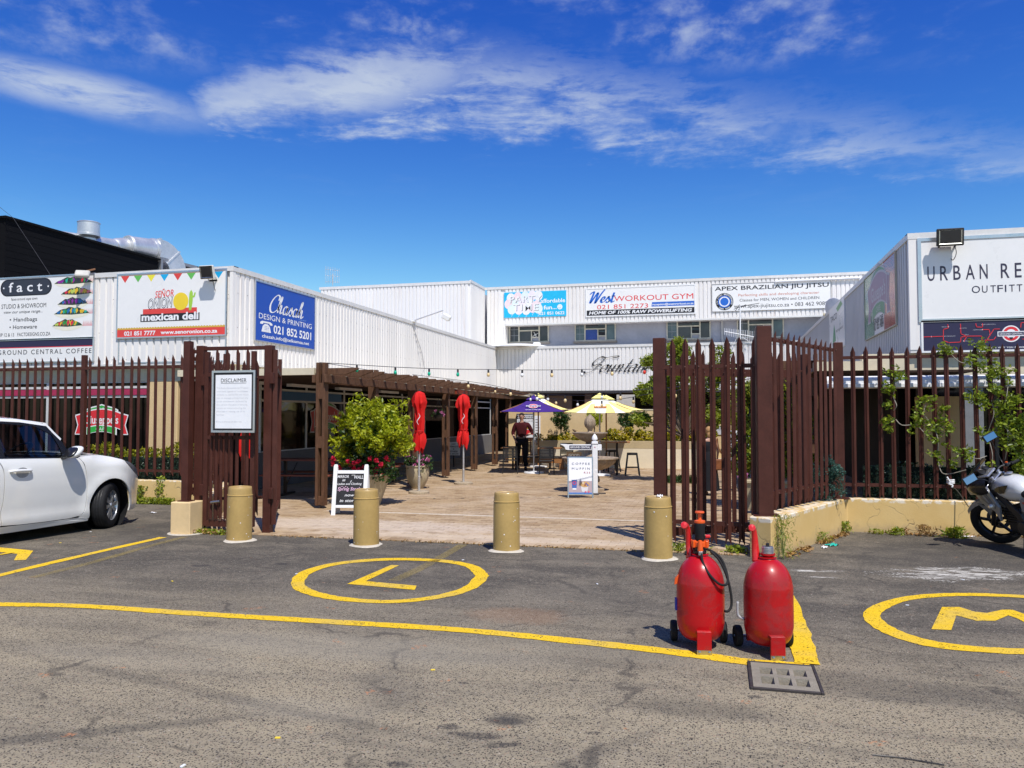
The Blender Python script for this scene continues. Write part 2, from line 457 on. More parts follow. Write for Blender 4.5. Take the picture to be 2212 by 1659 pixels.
GLY = {
    'a': (.85, [[(.55, .85), (.3, 1.0), (.05, .6), (.1, .1), (.3, 0), (.5, .3), (.6, .95), (.55, .2), (.65, 0), (.88, .25)]]),
    'o': (.75, [[(.4, 1.0), (.1, .8), (.05, .3), (.25, 0), (.5, .2), (.55, .7), (.4, 1.0), (.6, .85), (.78, .85)]]),
    'u': (.78, [[(0, .6), (.1, 1.0), (.08, .2), (.2, 0), (.4, .3), (.5, 1.0), (.48, .2), (.6, 0), (.8, .25)]]),
    'n': (.78, [[(0, .7), (.12, 1.0), (.1, 0)], [(.1, .3), (.32, .97), (.46, .85), (.44, .2), (.56, 0), (.8, .3)]]),
    't': (.45, [[(.2, 1.7), (.15, .3), (.27, 0), (.5, .25)], [(0, 1.08), (.42, 1.12)]]),
    'i': (.38, [[(0, .6), (.1, 1.0), (.08, .2), (.18, 0), (.4, .3)], [(.13, 1.38), (.16, 1.46)]]),
    'h': (.8, [[(0, .4), (.3, 1.5), (.3, 2.0), (.18, 1.9), (.1, 1.0), (.1, 0)], [(.1, .3), (.32, .97), (.46, .85), (.44, .2), (.56, 0), (.8, .3)]]),
    's': (.6, [[(0, .25), (.3, 1.05), (.34, .8), (.5, .35), (.36, 0), (.12, .1)], [(.36, .02), (.62, .3)]]),
    'e': (.55, [[(0, .35), (.35, .55), (.38, .9), (.2, .97), (.05, .45), (.22, .02), (.58, .25)]]),
    'C': (1.1, [[(1.0, 1.5), (1.05, 2.0), (.7, 2.1), (.25, 1.5), (.05, .7), (.25, 0), (.7, -.02), (1.15, .45)]]),
    'W': (1.35, [[(-.1, 1.5), (.15, 1.9), (.3, 1.7), (.2, -.1), (.8, 1.8), (.78, -.1), (1.2, 1.5), (1.5, 2.3)]]),
    'F': (1.2, [[(.95, 2.0), (.75, 1.0), (.5, .1), (.0, -.15), (-.25, .1)], [(.1, 1.6), (.4, 2.15), (.95, 2.0), (1.5, 2.15), (2.0, 2.2), (2.1, 2.05), (1.6, 1.98)],
                [(.85, 2.05), (.3, 1.95), (.05, 1.3), (.35, .9), (.7, 1.3)], [(.35, .95), (.9, 1.02), (1.05, .85)]]),
}
def script(parent, s, x, z, xh, mat, wid=.18, shear=.35, y=-.012, contrast=.7, w=None, rot=0.0, name='lettering'):
    """flowing hand lettering drawn with a broad pen"""
    vs, fs = [], []; ox = 0; y = y * YK[0]
    tot = sum(GLY[c_][0] for c_ in s); kx = (w / (tot * xh)) if w else 1
    for c_ in s:
        adv, strokes = GLY[c_]
        for st in strokes:
            P = catmull([(a + ox, 0, b) for a, b in st], 7)
            P = [Vector(((p.x + p.z * shear), 0, p.z)) for p in P]
            b = len(vs)
            for i, p in enumerate(P):
                d = (P[min(i + 1, len(P) - 1)] - P[max(i - 1, 0)]); d.normalize()
                nrm = Vector((-d.z, 0, d.x))
                ww = wid * .5 * ((1 - contrast) + contrast * abs(d.x * .5 - d.z * .86) ** 1.5)
                for sg in (-1, 1):
                    q = p + nrm * ww * sg
                    X, Z = q.x * xh * kx, q.z * xh
                    vs.append((x + X * math.cos(rot) - Z * math.sin(rot), y, z + X * math.sin(rot) + Z * math.cos(rot)))
            for i in range(len(P) - 1): fs.append((b + 2 * i, b + 2 * i + 1, b + 2 * i + 3, b + 2 * i + 2))
        ox += adv
    me = bpy.data.meshes.new(name); me.from_pydata(vs, [], fs)
    return link(name, me, mat, parent)
def roundel(parent, x, z, r, y=-.012, red=None, bar=NAVY, tex=True, white=PRW):
    red = red or PRR
    flat(parent, 'emblem', circ(x, z, r), white, y)
    ring(parent, 'emblem_ring', x, z, r * .55, r * .86, red, y - .003)
    rect(parent, 'emblem_border', x - r * 1.45, x + r * 1.45, z - r * .3, z + r * .3, white, y - .006)
    rect(parent, 'emblem_bar', x - r * 1.36, x + r * 1.36, z - r * .2, z + r * .2, bar, y - .009)
    if tex: letters(parent, 'GROUND CENTRAL', x, z - r * .11, r * .22, white, w=r * 2.5, y=y - .012, bold=.01)
    flat(parent, 'emblem_cup', [(x - r * .22, z - r * .42), (x + r * .22, z - r * .42), (x + r * .12, z - r * .7), (x - r * .12, z - r * .7)], bar if not tex else K, y - .006)
def arcband(x, z, w, h, rise, n=14):
    """banner curved like a bow: lower edge then upper edge"""
    lo_ = [(x - w / 2 + w * i / n, z - h / 2 + rise * (1 - (2 * i / n - 1) ** 2)) for i in range(n + 1)]
    hi_ = [(a, b + h) for a, b in lo_]
    return lo_ + hi_[::-1]
def giuseppe(parent, x, z, w, y=-.012, dim=1.0, year='EST. 1982', pal=None):
    d = lambda c_: flatm(tuple(q * dim for q in c_))
    Wh, Rd, Gn = [d(q) for q in (pal or [(.84, .84, .84), (.72, .03, .04), (.03, .42, .06)])]
    s = w / 1.0
    for sg in (-1, 1):
        flat(parent, 'ribbon_border', [(x + sg * .36 * s, z - .21 * s), (x + sg * .5 * s, z - .21 * s), (x + sg * .45 * s, z - .06 * s), (x + sg * .5 * s, z + .1 * s), (x + sg * .36 * s, z + .13 * s)][::sg], Wh, y)
        flat(parent, 'ribbon', [(x + sg * .37 * s, z - .195 * s), (x + sg * .478 * s, z - .195 * s), (x + sg * .432 * s, z - .06 * s), (x + sg * .478 * s, z + .085 * s), (x + sg * .37 * s, z + .11 * s)][::sg], Rd, y - .003)
    flat(parent, 'banner_border', arcband(x, z + .10 * s, .62 * s, .16 * s, .07 * s), Wh, y - .002)
    flat(parent, 'banner_crest', [(x - .12 * s, z + .1 * s), (x + .12 * s, z + .1 * s), (x + .1 * s, z + .24 * s), (x, z + .27 * s), (x - .1 * s, z + .24 * s)], Wh, y - .0025)
    flat(parent, 'banner', arcband(x, z + .12 * s, .56 * s, .10 * s, .06 * s), Gn, y - .005)
    flat(parent, 'banner_crest', [(x - .09 * s, z + .1 * s), (x + .09 * s, z + .1 * s), (x + .08 * s, z + .225 * s), (x, z + .25 * s), (x - .08 * s, z + .225 * s)], Gn, y - .0055)
    letters(parent, year, x, z + .185 * s, .03 * s, Wh, w=.19 * s, y=y - .009)
    flat(parent, 'banner_border', arcband(x, z - .14 * s, .58 * s, .15 * s, .05 * s), Wh, y - .004)
    flat(parent, 'banner', arcband(x, z - .15 * s, .53 * s, .11 * s, .05 * s), Gn, y - .007)
    letters(parent, 'CAFÉ', x, z - .145 * s, .05 * s, Wh, w=.2 * s, y=y - .010)
    flat(parent, 'banner_border', arcband(x, z - .005 * s, .76 * s, .27 * s, .07 * s), Wh, y - .008)
    flat(parent, 'banner', arcband(x, z - .005 * s, .72 * s, .235 * s, .07 * s), Rd, y - .010)
    letters(parent, "Giuseppe's", x, z - .035 * s, .13 * s, Wh, w=.63 * s, y=y - .013, bold=.02)
# ==== GROUND
def ellmask(px, py, cx_, cy_, rx, ry, a, wob, soft=.35):
    ca, sa = math.cos(a), math.sin(a)
    ex = ((px - cx_) * ca + (py - cy_) * sa) / rx
    ey = ((py - cy_) * ca - (px - cx_) * sa) / ry
    r = ex * ex + ey * ey + wob
    return 1 - r.step(1 - soft, 1 + soft)
m, t, b = new_mat('asphalt')
geo = t.nodes.new('ShaderNodeNewGeometry'); P = geo.outputs['Position']
sp = t.nodes.new('ShaderNodeSeparateXYZ'); t.links.new(P, sp.inputs[0]); px, py = N(sp.outputs[0]), N(sp.outputs[1])
vo = t.nodes.new('ShaderNodeTexVoronoi'); vo.inputs['Scale'].default_value = 95; t.links.new(mapping(t, P, scale=(1, 1, 0)), vo.inputs['Vector'])
vcol = t.nodes.new('ShaderNodeSeparateColor'); t.links.new(vo.outputs['Color'], vcol.inputs[0])
vd, vr, vg = N(vo.outputs['Distance']), N(vcol.outputs[0]), N(vcol.outputs[1])
big = noise(t, P, .55, 5, .6)
mid = noise(t, P, 2.6, 5, .62, .3)
fine = noise(t, P, 160, 2, .6)
grain = noise(t, P, 34, 4, .75)
near = 1 - (py + (mid - .5) * 1.6 + (px * .06)).step(4.4, 7.2)
stone = (1 - vd.step(.28, .48)) * vr.step(.22, .40)
huge = noise(t, P, .23, 4, .6, .6)
streak = noise(t, mapping(t, P, scale=(.5, 2.2, 1), rot=(0, 0, .12)), 1.3, 6, .65, .5)
wear = (big - .5) * 1.5 + (mid - .5) * 1.4 + (huge - .5) * 1.2 + (streak - .5) * 1.2
basec = mixc(t, (wear + .5 + near * .25).step(.15, .95), (.098, .086, .068), (.205, .175, .130))
basec = mixc(t, near * (.45 + streak.step(.35, .62) * .4), basec, (.35, .29, .19))
gr2 = noise(t, P, 17, 5, .8)
basec = mixc(t, (gr2 - .5).step(.02, .16) * .35, basec, (.30, .262, .20)); basec = mixc(t, (.5 - gr2).step(.03, .17) * .5, basec, (.045, .041, .038))
stonec = ramp(t, vg, [(0, (.012, .012, .014)), (.55, (.032, .029, .027)), (.78, (.08, .068, .055)), (.9, (.17, .13, .10)), (1, (.34, .20, .14))])
cc = mixc(t, stone * (near * .2 + .8), basec, stonec)
vb_ = t.nodes.new('ShaderNodeTexVoronoi'); vb_.inputs['Scale'].default_value = 52; t.links.new(mapping(t, P, scale=(1, 1, 0), loc=(3.3, 1.7, 0)), vb_.inputs['Vector'])
vbc = t.nodes.new('ShaderNodeSeparateColor'); t.links.new(vb_.outputs['Color'], vbc.inputs[0])
cc = mixc(t, (1 - N(vb_.outputs['Distance']).step(.22, .34)) * N(vbc.outputs[0]).step(.56, .6) * .9, cc, (.020, .019, .020))
cc = mixc(t, (1 - N(vb_.outputs['Distance']).step(.18, .30)) * N(vbc.outputs[1]).step(.86, .88) * .7, cc, (.50, .44, .36))
cc = mixc(t, (grain - .5).abs() * 1.3, cc, (.06, .06, .065))
cc = mixc(t, fine.step(.62, .8) * .30, cc, (.42, .39, .34))
wob = (mid - .5) * 2.6 + (grain - .5) * 3.4
stain = None
for (x_, y_, rx, ry, a) in [(1040, 1590, .11, .045, .1), (1080, 1610, .10, .03, .4), (970, 1570, .06, .035, 0), (1095, 1558, .09, .05, 0), (985, 1585, .05, .02, 0), (1630, 1505, .045, .03, 0),
                            (435, 1222, .11, .07, .2), (607, 1218, .08, .05, 0), (1280, 1583, .04, .02, .3), (860, 1652, .05, .03, 0), (1000, 1475, .03, .02, 0), (1240, 1470, .03, .02, 0)]:
    g = G(x_, y_); e_ = ellmask(px, py, g.x, g.y, rx, ry, a, wob * .8, .5)
    stain = e_ if stain is None else stain.max(e_)
vc = t.nodes.new('ShaderNodeTexVoronoi'); vc.feature = 'DISTANCE_TO_EDGE'; vc.inputs['Scale'].default_value = .42
sc2 = t.nodes.new('ShaderNodeVectorMath'); sc2.operation = 'SCALE'; sc2.inputs['Scale'].default_value = .9
nc = t.nodes.new('ShaderNodeTexNoise'); nc.inputs['Scale'].default_value = 1.6; nc.inputs['Detail'].default_value = 6; t.links.new(P, nc.inputs['Vector'])
t.links.new(nc.outputs['Color'], sc2.inputs[0]); ad = t.nodes.new('ShaderNodeVectorMath'); t.links.new(P, ad.inputs[0]); t.links.new(sc2.outputs[0], ad.inputs[1]); t.links.new(mapping(t, ad.outputs[0], scale=(1, 1, 0)), vc.inputs['Vector'])
cc = mixc(t, (1 - N(vc.outputs['Distance']).step(.002, .014)) * mid.step(.42, .6) * .6, cc, (.045, .04, .036))
cc = mixc(t, (1 - N(vc.outputs['Distance']).step(.01, .10)) * big.step(.45, .6) * .3, cc, (.10, .09, .075))
cc = mixc(t, stain * grain.step(.34, .6) * .9, cc, (.035, .033, .034))
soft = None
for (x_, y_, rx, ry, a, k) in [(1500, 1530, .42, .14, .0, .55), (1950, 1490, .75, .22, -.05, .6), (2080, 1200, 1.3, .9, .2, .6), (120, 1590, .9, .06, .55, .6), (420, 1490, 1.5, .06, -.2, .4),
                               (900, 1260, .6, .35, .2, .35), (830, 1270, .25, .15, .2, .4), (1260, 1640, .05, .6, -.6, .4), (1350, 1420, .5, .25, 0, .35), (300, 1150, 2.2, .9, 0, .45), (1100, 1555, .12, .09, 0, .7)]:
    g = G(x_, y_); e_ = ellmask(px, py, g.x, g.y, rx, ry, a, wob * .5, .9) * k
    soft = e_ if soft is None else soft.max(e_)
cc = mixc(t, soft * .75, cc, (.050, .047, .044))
pale = None
for (x_, y_, rx, ry, a, k) in [(760, 1400, 1.4, .28, .05, .5), (1220, 1400, .9, .2, 0, .3), (300, 1420, .9, .2, 0, .3), (650, 1530, .4, .15, 0, .35), (1500, 1430, .6, .12, 0, .3)]:
    g = G(x_, y_); e_ = ellmask(px, py, g.x, g.y, rx, ry, a, wob * .5, .9) * k
    pale = e_ if pale is None else pale.max(e_)
cc = mixc(t, pale * .6, cc, (.30, .27, .21))
spots = noise(t, P, 3.3, 2).step(.68, .72) * grain.step(.5, .62)
cc = mixc(t, spots * .7, cc, (.5, .17, .05))
g = G(1120, 1330)
cc = mixc(t, ellmask(px, py, g.x, g.y, .38, .24, .1, wob, .9) * .16, cc, (.50, .26, .13))
g = G(2060, 1240); white = ellmask(px, py, g.x, g.y, .62, .27, .25, wob * 2.6, .35)
g = G(1765, 1233); white = white.max(ellmask(px, py, g.x, g.y, .24, .05, .15, wob * 2.2, .35))
g = G(1780, 1247); white = white.max(ellmask(px, py, g.x, g.y, .14, .035, .15, wob * 2, .35))
cc = mixc(t, white * noise(t, mapping(t, P, scale=(1.2, 6, 1), rot=(0, 0, .2)), 3.0, 6, .7, .4).step(.46, .56) * .9, cc, (.60, .57, .50))
cc = mixc(t, grain.step(.56, .70) * .42, cc, (.36, .315, .24))
t.links.new(cc, b.inputs['Base Color'])
b.inputs['Roughness'].default_value = .9; b.inputs['Specular IOR Level'].default_value = .12
bn = t.nodes.new('ShaderNodeBump'); bn.inputs['Strength'].default_value = .6; bn.inputs['Distance'].default_value = .006
t.links.new((grain * .7 - vd * .6 + fine * .3).v, bn.inputs['Height']); t.links.new(bn.outputs[0], b.inputs['Normal'])
ASPH = m
gr = [G(1612, 1433), G(1755, 1440), G(1785, 1503), G(1623, 1490)]
gx0, gx1 = (gr[0].x + gr[3].x) / 2, (gr[1].x + gr[2].x) / 2
gy0, gy1 = (gr[2].y + gr[3].y) / 2, (gr[0].y + gr[1].y) / 2
gm = MB(); R_ = 400
for (a, b_, c_, d) in [(-R_, gx0, -60, R_), (gx1, R_, -60, R_), (gx0, gx1, -60, gy0), (gx0, gx1, gy1, R_)]:
    gm.add([(a, c_, 0), (b_, c_, 0), (b_, d, 0), (a, d, 0)], [(0, 1, 2, 3)])
ground = gm.build('ground', ASPH); tag(ground, kind='structure')
pit = MB()
x0, x1, y0, y1 = gx0, gx1, gy0, gy1
pit.add([(x0, y0, 0), (x1, y0, 0), (x1, y1, 0), (x0, y1, 0), (x0, y0, -.5), (x1, y0, -.5), (x1, y1, -.5), (x0, y1, -.5)],
        [(0, 1, 5, 4), (1, 2, 6, 5), (2, 3, 7, 6), (3, 0, 4, 7), (4, 5, 6, 7)])
gd = thing('drain_grate', 'square concrete drain grate with six holes set in a dark steel frame', 'drain grate', ((x0 + x1) / 2, (y0 + y1) / 2, 0))
W_, D_ = (x1 - x0) / 2, (y1 - y0) / 2
pm_ = MB(); pm_.v = [(a - gd.location.x, b_ - gd.location.y, c_) for a, b_, c_ in pit.v]; pm_.f = pit.f
pm_.build('pit', DARKIN, gd)
sl = MB()
xs = [-W_ + .025, -.115, -.082, .0 - .017, .017, .082, .115, W_ - .025]
ox = [(-.135, -.06), (-.035, .04), (.065, .14)]
oy = [(-.17, -.03), (.02, .15)]
zt, zb = .012, -.05
def rectring(mb, X0, X1, Y0, Y1, holes):
    xsr = sorted({X0, X1, *[q for h in holes for q in h[:2]]}); ysr = sorted({Y0, Y1, *[q for h in holes for q in h[2:]]})
    for i in range(len(xsr) - 1):
        for j in range(len(ysr) - 1):
            mx_, my_ = (xsr[i] + xsr[i + 1]) / 2, (ysr[j] + ysr[j + 1]) / 2
            if any(h[0] < mx_ < h[1] and h[2] < my_ < h[3] for h in holes): continue
            mb.add([(xsr[i], ysr[j], zt), (xsr[i + 1], ysr[j], zt), (xsr[i + 1], ysr[j + 1], zt), (xsr[i], ysr[j + 1], zt)], [(0, 1, 2, 3)])
    for h in holes:
        a0, a1, b0, b1 = h; k = .016
        mb.add([(a0, b0, zt), (a1, b0, zt), (a1, b1, zt), (a0, b1, zt), (a0 + k, b0 + k, zb), (a1 - k, b0 + k, zb), (a1 - k, b1 - k, zb), (a0 + k, b1 - k, zb)],
               [(0, 4, 5, 1), (1, 5, 6, 2), (2, 6, 7, 3), (3, 7, 4, 0)])
rectring(sl, -W_ + .02, W_ - .02, -D_ + .02, D_ - .02, [(a0, a1, b0, b1) for a0, a1 in ox for b0, b1 in oy])
link('slab', sl.mesh('slab'), CONC, gd)
fr = MB()
fr.box(-W_, -W_ + .018, -D_, D_, -.06, .016); fr.box(W_ - .018, W_, -D_, D_, -.06, .016)
fr.box(-W_ + .018, W_ - .018, -D_, -D_ + .018, -.06, .015); fr.box(-W_ + .018, W_ - .018, D_ - .018, D_, -.06, .015)
fr.build('frame', pm('old_steel', (.06, .052, .05), .6, .3, .3, 20), gd, bevel=.002)
def roadpaint(name, colr, holes=.36):
    m, t, b = new_mat(name)
    geo = t.nodes.new('ShaderNodeNewGeometry'); P = geo.outputs['Position']
    vo = t.nodes.new('ShaderNodeTexVoronoi'); vo.inputs['Scale'].default_value = 95; t.links.new(mapping(t, P, scale=(1, 1, 0)), vo.inputs['Vector'])
    n1 = noise(t, P, 9, 6, .7); n2 = noise(t, P, 70, 3, .7)
    cc = mixc(t, n1.step(.3, .7), colr, tuple(x * .78 for x in colr))
    cc = mixc(t, noise(t, P, 1.8, 4).step(.45, .75) * .45, cc, (.42, .33, .15))
    t.links.new(cc, b.inputs['Base Color']); b.inputs['Roughness'].default_value = .75; b.inputs['Specular IOR Level'].default_value = .2
    bn = t.nodes.new('ShaderNodeBump'); bn.inputs['Strength'].default_value = .5; bn.inputs['Distance'].default_value = .005
    t.links.new(n2.v, bn.inputs['Height']); t.links.new(bn.outputs[0], b.inputs['Normal'])
    tr = t.nodes.new('ShaderNodeBsdfTransparent'); mx = t.nodes.new('ShaderNodeMixShader')
    hole = (n2 * .55 + n1 * .45 + N(vo.outputs['Distance']) * .12).step(holes - .02, holes + .03)
    if holes > .5: hole = (n2 * .6 + N(vo.outputs['Distance']) * .5 + noise(t, P, 1.3, 3) * .5).step(.5, 1.25) * .62
    t.links.new(hole.v, mx.inputs[0]); t.links.new(tr.outputs[0], mx.inputs[1]); t.links.new(b.outputs[0], mx.inputs[2])
    t.links.new(mx.outputs[0], t.nodes['Material Output'].inputs[0])
    return m
YP = roadpaint('yellow_road_paint', (.86, .55, .02), .485)
YPO = roadpaint('faded_yellow_road_paint', (.50, .37, .10), .57)
def strip(name, pts, widths, mat, z=.004, closed=False, k=8):
    P_ = catmull([(p.x, p.y, 0) for p in pts] + ([(pts[0].x, pts[0].y, 0)] if closed else []), k)
    n = len(P_); vs, fs = [], []
    W2 = np.interp(np.linspace(0, 1, n), np.linspace(0, 1, len(widths)), widths)
    for i, p in enumerate(P_):
        d = (P_[(i + 1) % (n - 1)] - P_[i - 1 if i else n - 2]) if closed else (P_[min(i + 1, n - 1)] - P_[max(i - 1, 0)])
        d.normalize(); nn = Vector((-d.y, d.x, 0)); w_ = W2[i] / 2 * (1 + random.uniform(-.10, .10))
        for sg in (-1, 1): vs.append((p.x + nn.x * w_ * sg, p.y + nn.y * w_ * sg, z))
    for i in range(n - 1): fs.append((2 * i, 2 * i + 1, 2 * i + 3, 2 * i + 2))
    me = bpy.data.meshes.new(name); me.from_pydata(vs, [], fs)
    o = link(name, me, mat); tag(o, kind='structure'); return o
strip('yellow_bay_line', [G(*p) for p in [(-260, 1300), (0, 1306), (180, 1310), (420, 1326), (700, 1343), (1000, 1362), (1300, 1392), (1500, 1415), (1620, 1431), (1750, 1441)]], [.125, .13, .13, .14, .155], YP, k=16)
strip('yellow_bay_line', [G(*p) for p in [(1744, 1436), (1725, 1370), (1705, 1300), (1690, 1265)]], [.16, .17, .13, .09], YP, z=.008)
strip('yellow_bay_line', [G(*p) for p in [(-120, 1273), (0, 1243), (120, 1214), (250, 1184), (352, 1161)]], [.12, .12, .11], YP)
strip('faded_bay_line', [G(*p) for p in [(70, 1248), (200, 1215), (330, 1178), (400, 1160)]], [.10, .11], YPO)
strip('faded_bay_line', [G(*p) for p in [(850, 1255), (920, 1222), (1000, 1177)]], [.12, .12], YPO)
cen = [(1047, 1244), (1020, 1222), (950, 1210), (842, 1207), (730, 1216), (660, 1235), (638, 1260), (660, 1279), (730, 1295), (842, 1302), (950, 1291), (1020, 1270)]
inset = lambda pts, c_: [G(c_[0] + (x - c_[0]) * .975, c_[1] + (y - c_[1]) * .965) for x, y in pts]
strip('painted_ring', inset(cen, (842, 1254)), [.13, .14, .16, .13, .13, .13, .12, .13, .14], YP, closed=True)
Lp = [G(*p) for p in [(845, 1221), (862, 1222), (790, 1256), (900, 1266), (896, 1275), (750, 1262)]]
def paintpoly(name, pts, mat, z=.004):
    me = bpy.data.meshes.new(name); me.from_pydata([(p.x, p.y, z) for p in pts], [], [tuple(range(len(pts)))])
    o = link(name, me, mat); tag(o, kind='structure'); return o
paintpoly('painted_letter', Lp, YP)
cen2 = [(2285, 1291), (2120, 1283), (2010, 1285), (1930, 1297), (1877, 1325), (1905, 1358), (1990, 1389), (2110, 1405), (2260, 1410), (2400, 1395), (2445, 1350), (2400, 1310)]
strip('painted_ring', inset(cen2, (2150, 1347)), [.13, .12, .12, .14, .17, .15, .13, .13, .13], YP, closed=True)
Mp = [G(*p) for p in [(2035, 1312), (2072, 1312), (2105, 1322), (2132, 1325), (2165, 1318), (2187, 1318), (2215, 1328), (2290, 1362), (2262, 1370), (2196, 1336), (2178, 1330), (2150, 1342), (2110, 1342), (2066, 1330), (2055, 1362), (2012, 1360)]]
paintpoly('painted_letter', Mp, YP)
Ap = [G(*p) for p in [(-60, 1188), (0, 1183), (72, 1190), (56, 1210), (30, 1211), (38, 1197), (0, 1193), (-60, 1200)]]
paintpoly('painted_letter', Ap, YP)
strip('painted_ring', [G(*p) for p in [(-80, 1202), (-40, 1204), (0, 1199), (28, 1194)]], [.07, .06], YP, z=.008)
# ==== COURTYARD PAVING
YP0 = G(1000, 1175).y                       # front edge of the paving
XL, XR = -9.5, 3.09
YL, YR = 14.1, 14.4
YFW = 33.8
ZB, ZT = 2.69, 4.61
def pavermat():
    m, t, b = new_mat('clay_paver')
    geo = t.nodes.new('ShaderNodeNewGeometry'); P = geo.outputs['Position']
    oi = t.nodes.new('ShaderNodeObjectInfo')
    r = (N(geo.outputs['Random Per Island']) + N(oi.outputs['Random'])) * 1.0
    fr_ = N.op('FRACT', r)
    cc = ramp(t, fr_, [(0, (.27, .18, .10)), (.35, (.37, .26, .15)), (.7, (.44, .32, .195)), (1, (.34, .23, .13))])
    n1 = noise(t, P, .9, 5, .6); n2 = noise(t, P, 5, 5, .65)
    cc = mixc(t, n1.step(.4, .75) * .6, cc, (.52, .41, .30))
    cc = mixc(t, n2.step(.52, .78) * .5, cc, (.19, .13, .088))
    sp = t.nodes.new('ShaderNodeSeparateXYZ'); t.links.new(P, sp.inputs[0]); px, py = N(sp.outputs[0]), N(sp.outputs[1])
    g = G(760, 1135); cc = mixc(t, ellmask(px, py, g.x, g.y, 2.6, .55, .0, (n2 - .5) * 3, .9) * .6, cc, (.62, .52, .42))
    g = G(1060, 1165); cc = mixc(t, ellmask(px, py, g.x, g.y, 2.6, .25, .0, (n2 - .5) * 3, .9) * .4, cc, (.68, .58, .46))
    cc = mixc(t, noise(t, P, 60, 3).step(.6, .8) * .25, cc, (.6, .5, .38))
    t.links.new(cc, b.inputs['Base Color']); b.inputs['Roughness'].default_value = .85; b.inputs['Specular IOR Level'].default_value = .15
    bn = t.nodes.new('ShaderNodeBump'); bn.inputs['Strength'].default_value = .5; bn.inputs['Distance'].default_value = .006
    t.links.new(noise(t, P, 45, 4).v, bn.inputs['Height']); t.links.new(bn.outputs[0], b.inputs['Normal'])
    return m
PAV = pavermat()
PX0, PX1 = -9.75, 3.4
bedm = MB(); pl_ = [(-6.95, YP0), (.36, YP0), (1.85, 12.2), (PX1, 12.7), (PX1, 36.5), (PX0, 36.5), (PX0, 12.8), (-8.5, 12.8)]
bedm.add([(x, y, -.05) for x, y in pl_] + [(x, y, .006) for x, y in pl_], [tuple(range(8))[::-1], tuple(range(8, 16))] + [(i, (i + 1) % 8, 8 + (i + 1) % 8, 8 + i) for i in range(8)])
bed = bedm.build('courtyard_paving', pm('paving_joint_sand', (.27, .2, .13), .95, 0, .3, 12, .5, 90))
tag(bed, kind='structure')
def paver_mesh(name, L, W):
    return MB().box(-L / 2, L / 2, -W / 2, W / 2, -.02, .0).mesh(name, bevel=.004)
pmA, pmB = paver_mesh('paver', .212, .103), paver_mesh('paver', .103, .212)
rowsv, rowsf = [], []
cnt = 0; y = YP0; row = 0
cands = []
x = PX0
while x < PX1 - .05:
    cands.append((x + .055, y + .11, 1)); x += .109
y += .22
while y < 33.6:
    x = PX0 - (.109 if row % 2 else 0)
    while x < PX1 - .1:
        cands.append((x + .109, y + .055, 0)); x += .218
    y += .109; row += 1
def inyard(x, y):
    if y > 12.7: return True
    xl_ = -6.85 - (y - YP0) * (8.5 - 6.85) / (12.7 - YP0); xr_ = .30 + (y - YP0) * (1.75 - .3) / (12.1 - YP0)
    return xl_ < x < xr_
cands = [c_ for c_ in cands if inyard(c_[0], c_[1])]
vis = [c_ for c_ in cands if c_[1] < 12 and -6.3 < c_[0] < .6]
vis.sort(key=lambda c_: c_[1] * 1.0 + abs(c_[0] + 2.5) * .02)
first = set(map(tuple, vis[:290]))
bvs, bfs = [], []
rnd = random.Random(3)
for c_ in cands:
    dz = .012 + rnd.uniform(-.0025, .0035)
    if tuple(c_) in first:
        o = link('paver', pmB if c_[2] else pmA, PAV, bed, loc=(c_[0], c_[1], dz), rot=(0, 0, rnd.uniform(-.012, .012)))
        continue
    hx, hy = (.0515, .106) if c_[2] else (.106, .0515)
    cx_, cy_ = c_[0] + rnd.uniform(-.002, .002), c_[1] + rnd.uniform(-.002, .002)
    k = len(bvs)
    bvs += [(cx_ - hx, cy_ - hy, 0), (cx_ + hx, cy_ - hy, 0), (cx_ + hx, cy_ + hy, 0), (cx_ - hx, cy_ + hy, 0),
            (cx_ - hx + .004, cy_ - hy + .004, dz), (cx_ + hx - .004, cy_ - hy + .004, dz), (cx_ + hx - .004, cy_ + hy - .004, dz), (cx_ - hx + .004, cy_ + hy - .004, dz)]
    bfs += [(k + 4, k + 5, k + 6, k + 7), (k, k + 1, k + 5, k + 4), (k + 1, k + 2, k + 6, k + 5), (k + 2, k + 3, k + 7, k + 6), (k + 3, k, k + 4, k + 7)]
me = bpy.data.meshes.new('pavers'); me.from_pydata(bvs, [], bfs)
tag(link('pavers', me, PAV, bed), kind='stuff')
tr = MB(); ya = G(900, 1112).y
tr.box(-6.4, .2, ya, ya + .07, .0, .019)
tag(tr.build('gate_track', pm('track_mortar', (.55, .47, .37), .9, 0, .2, 9, .5, 60), bevel=.003), kind='structure')
# ==== BUILDINGS
def clad(L, z0, z1, pitch=.1715):
    """ribbed sheet facing -y along local x from 0 to L"""
    xs, ys = [0.0], [0.0]
    x = .0
    while x < L - pitch:
        xs += [x + .012, x + .026, x + .145, x + .159]; ys += [0, -.036, -.036, 0]
        x += pitch
    xs.append(L); ys.append(0)
    mb = MB(); n = len(xs)
    mb.v = [(xs[i], ys[i], z0) for i in range(n)] + [(xs[i], ys[i], z1) for i in range(n)]
    mb.f = [(i, i + 1, n + i + 1, n + i) for i in range(n - 1)]
    return mb
def addclad(parent, name, mat, o, rz, L, z0, z1):
    """o = start point (x, y), rz = 0 faces -y, pi/2 faces +x, -pi/2 faces -x"""
    mb = clad(L, z0, z1); me = bpy.data.meshes.new(name); me.from_pydata(mb.v, [], mb.f)
    M = T(o[0], o[1], 0, rz); me.transform(M)
    return link(name, me, mat, parent)
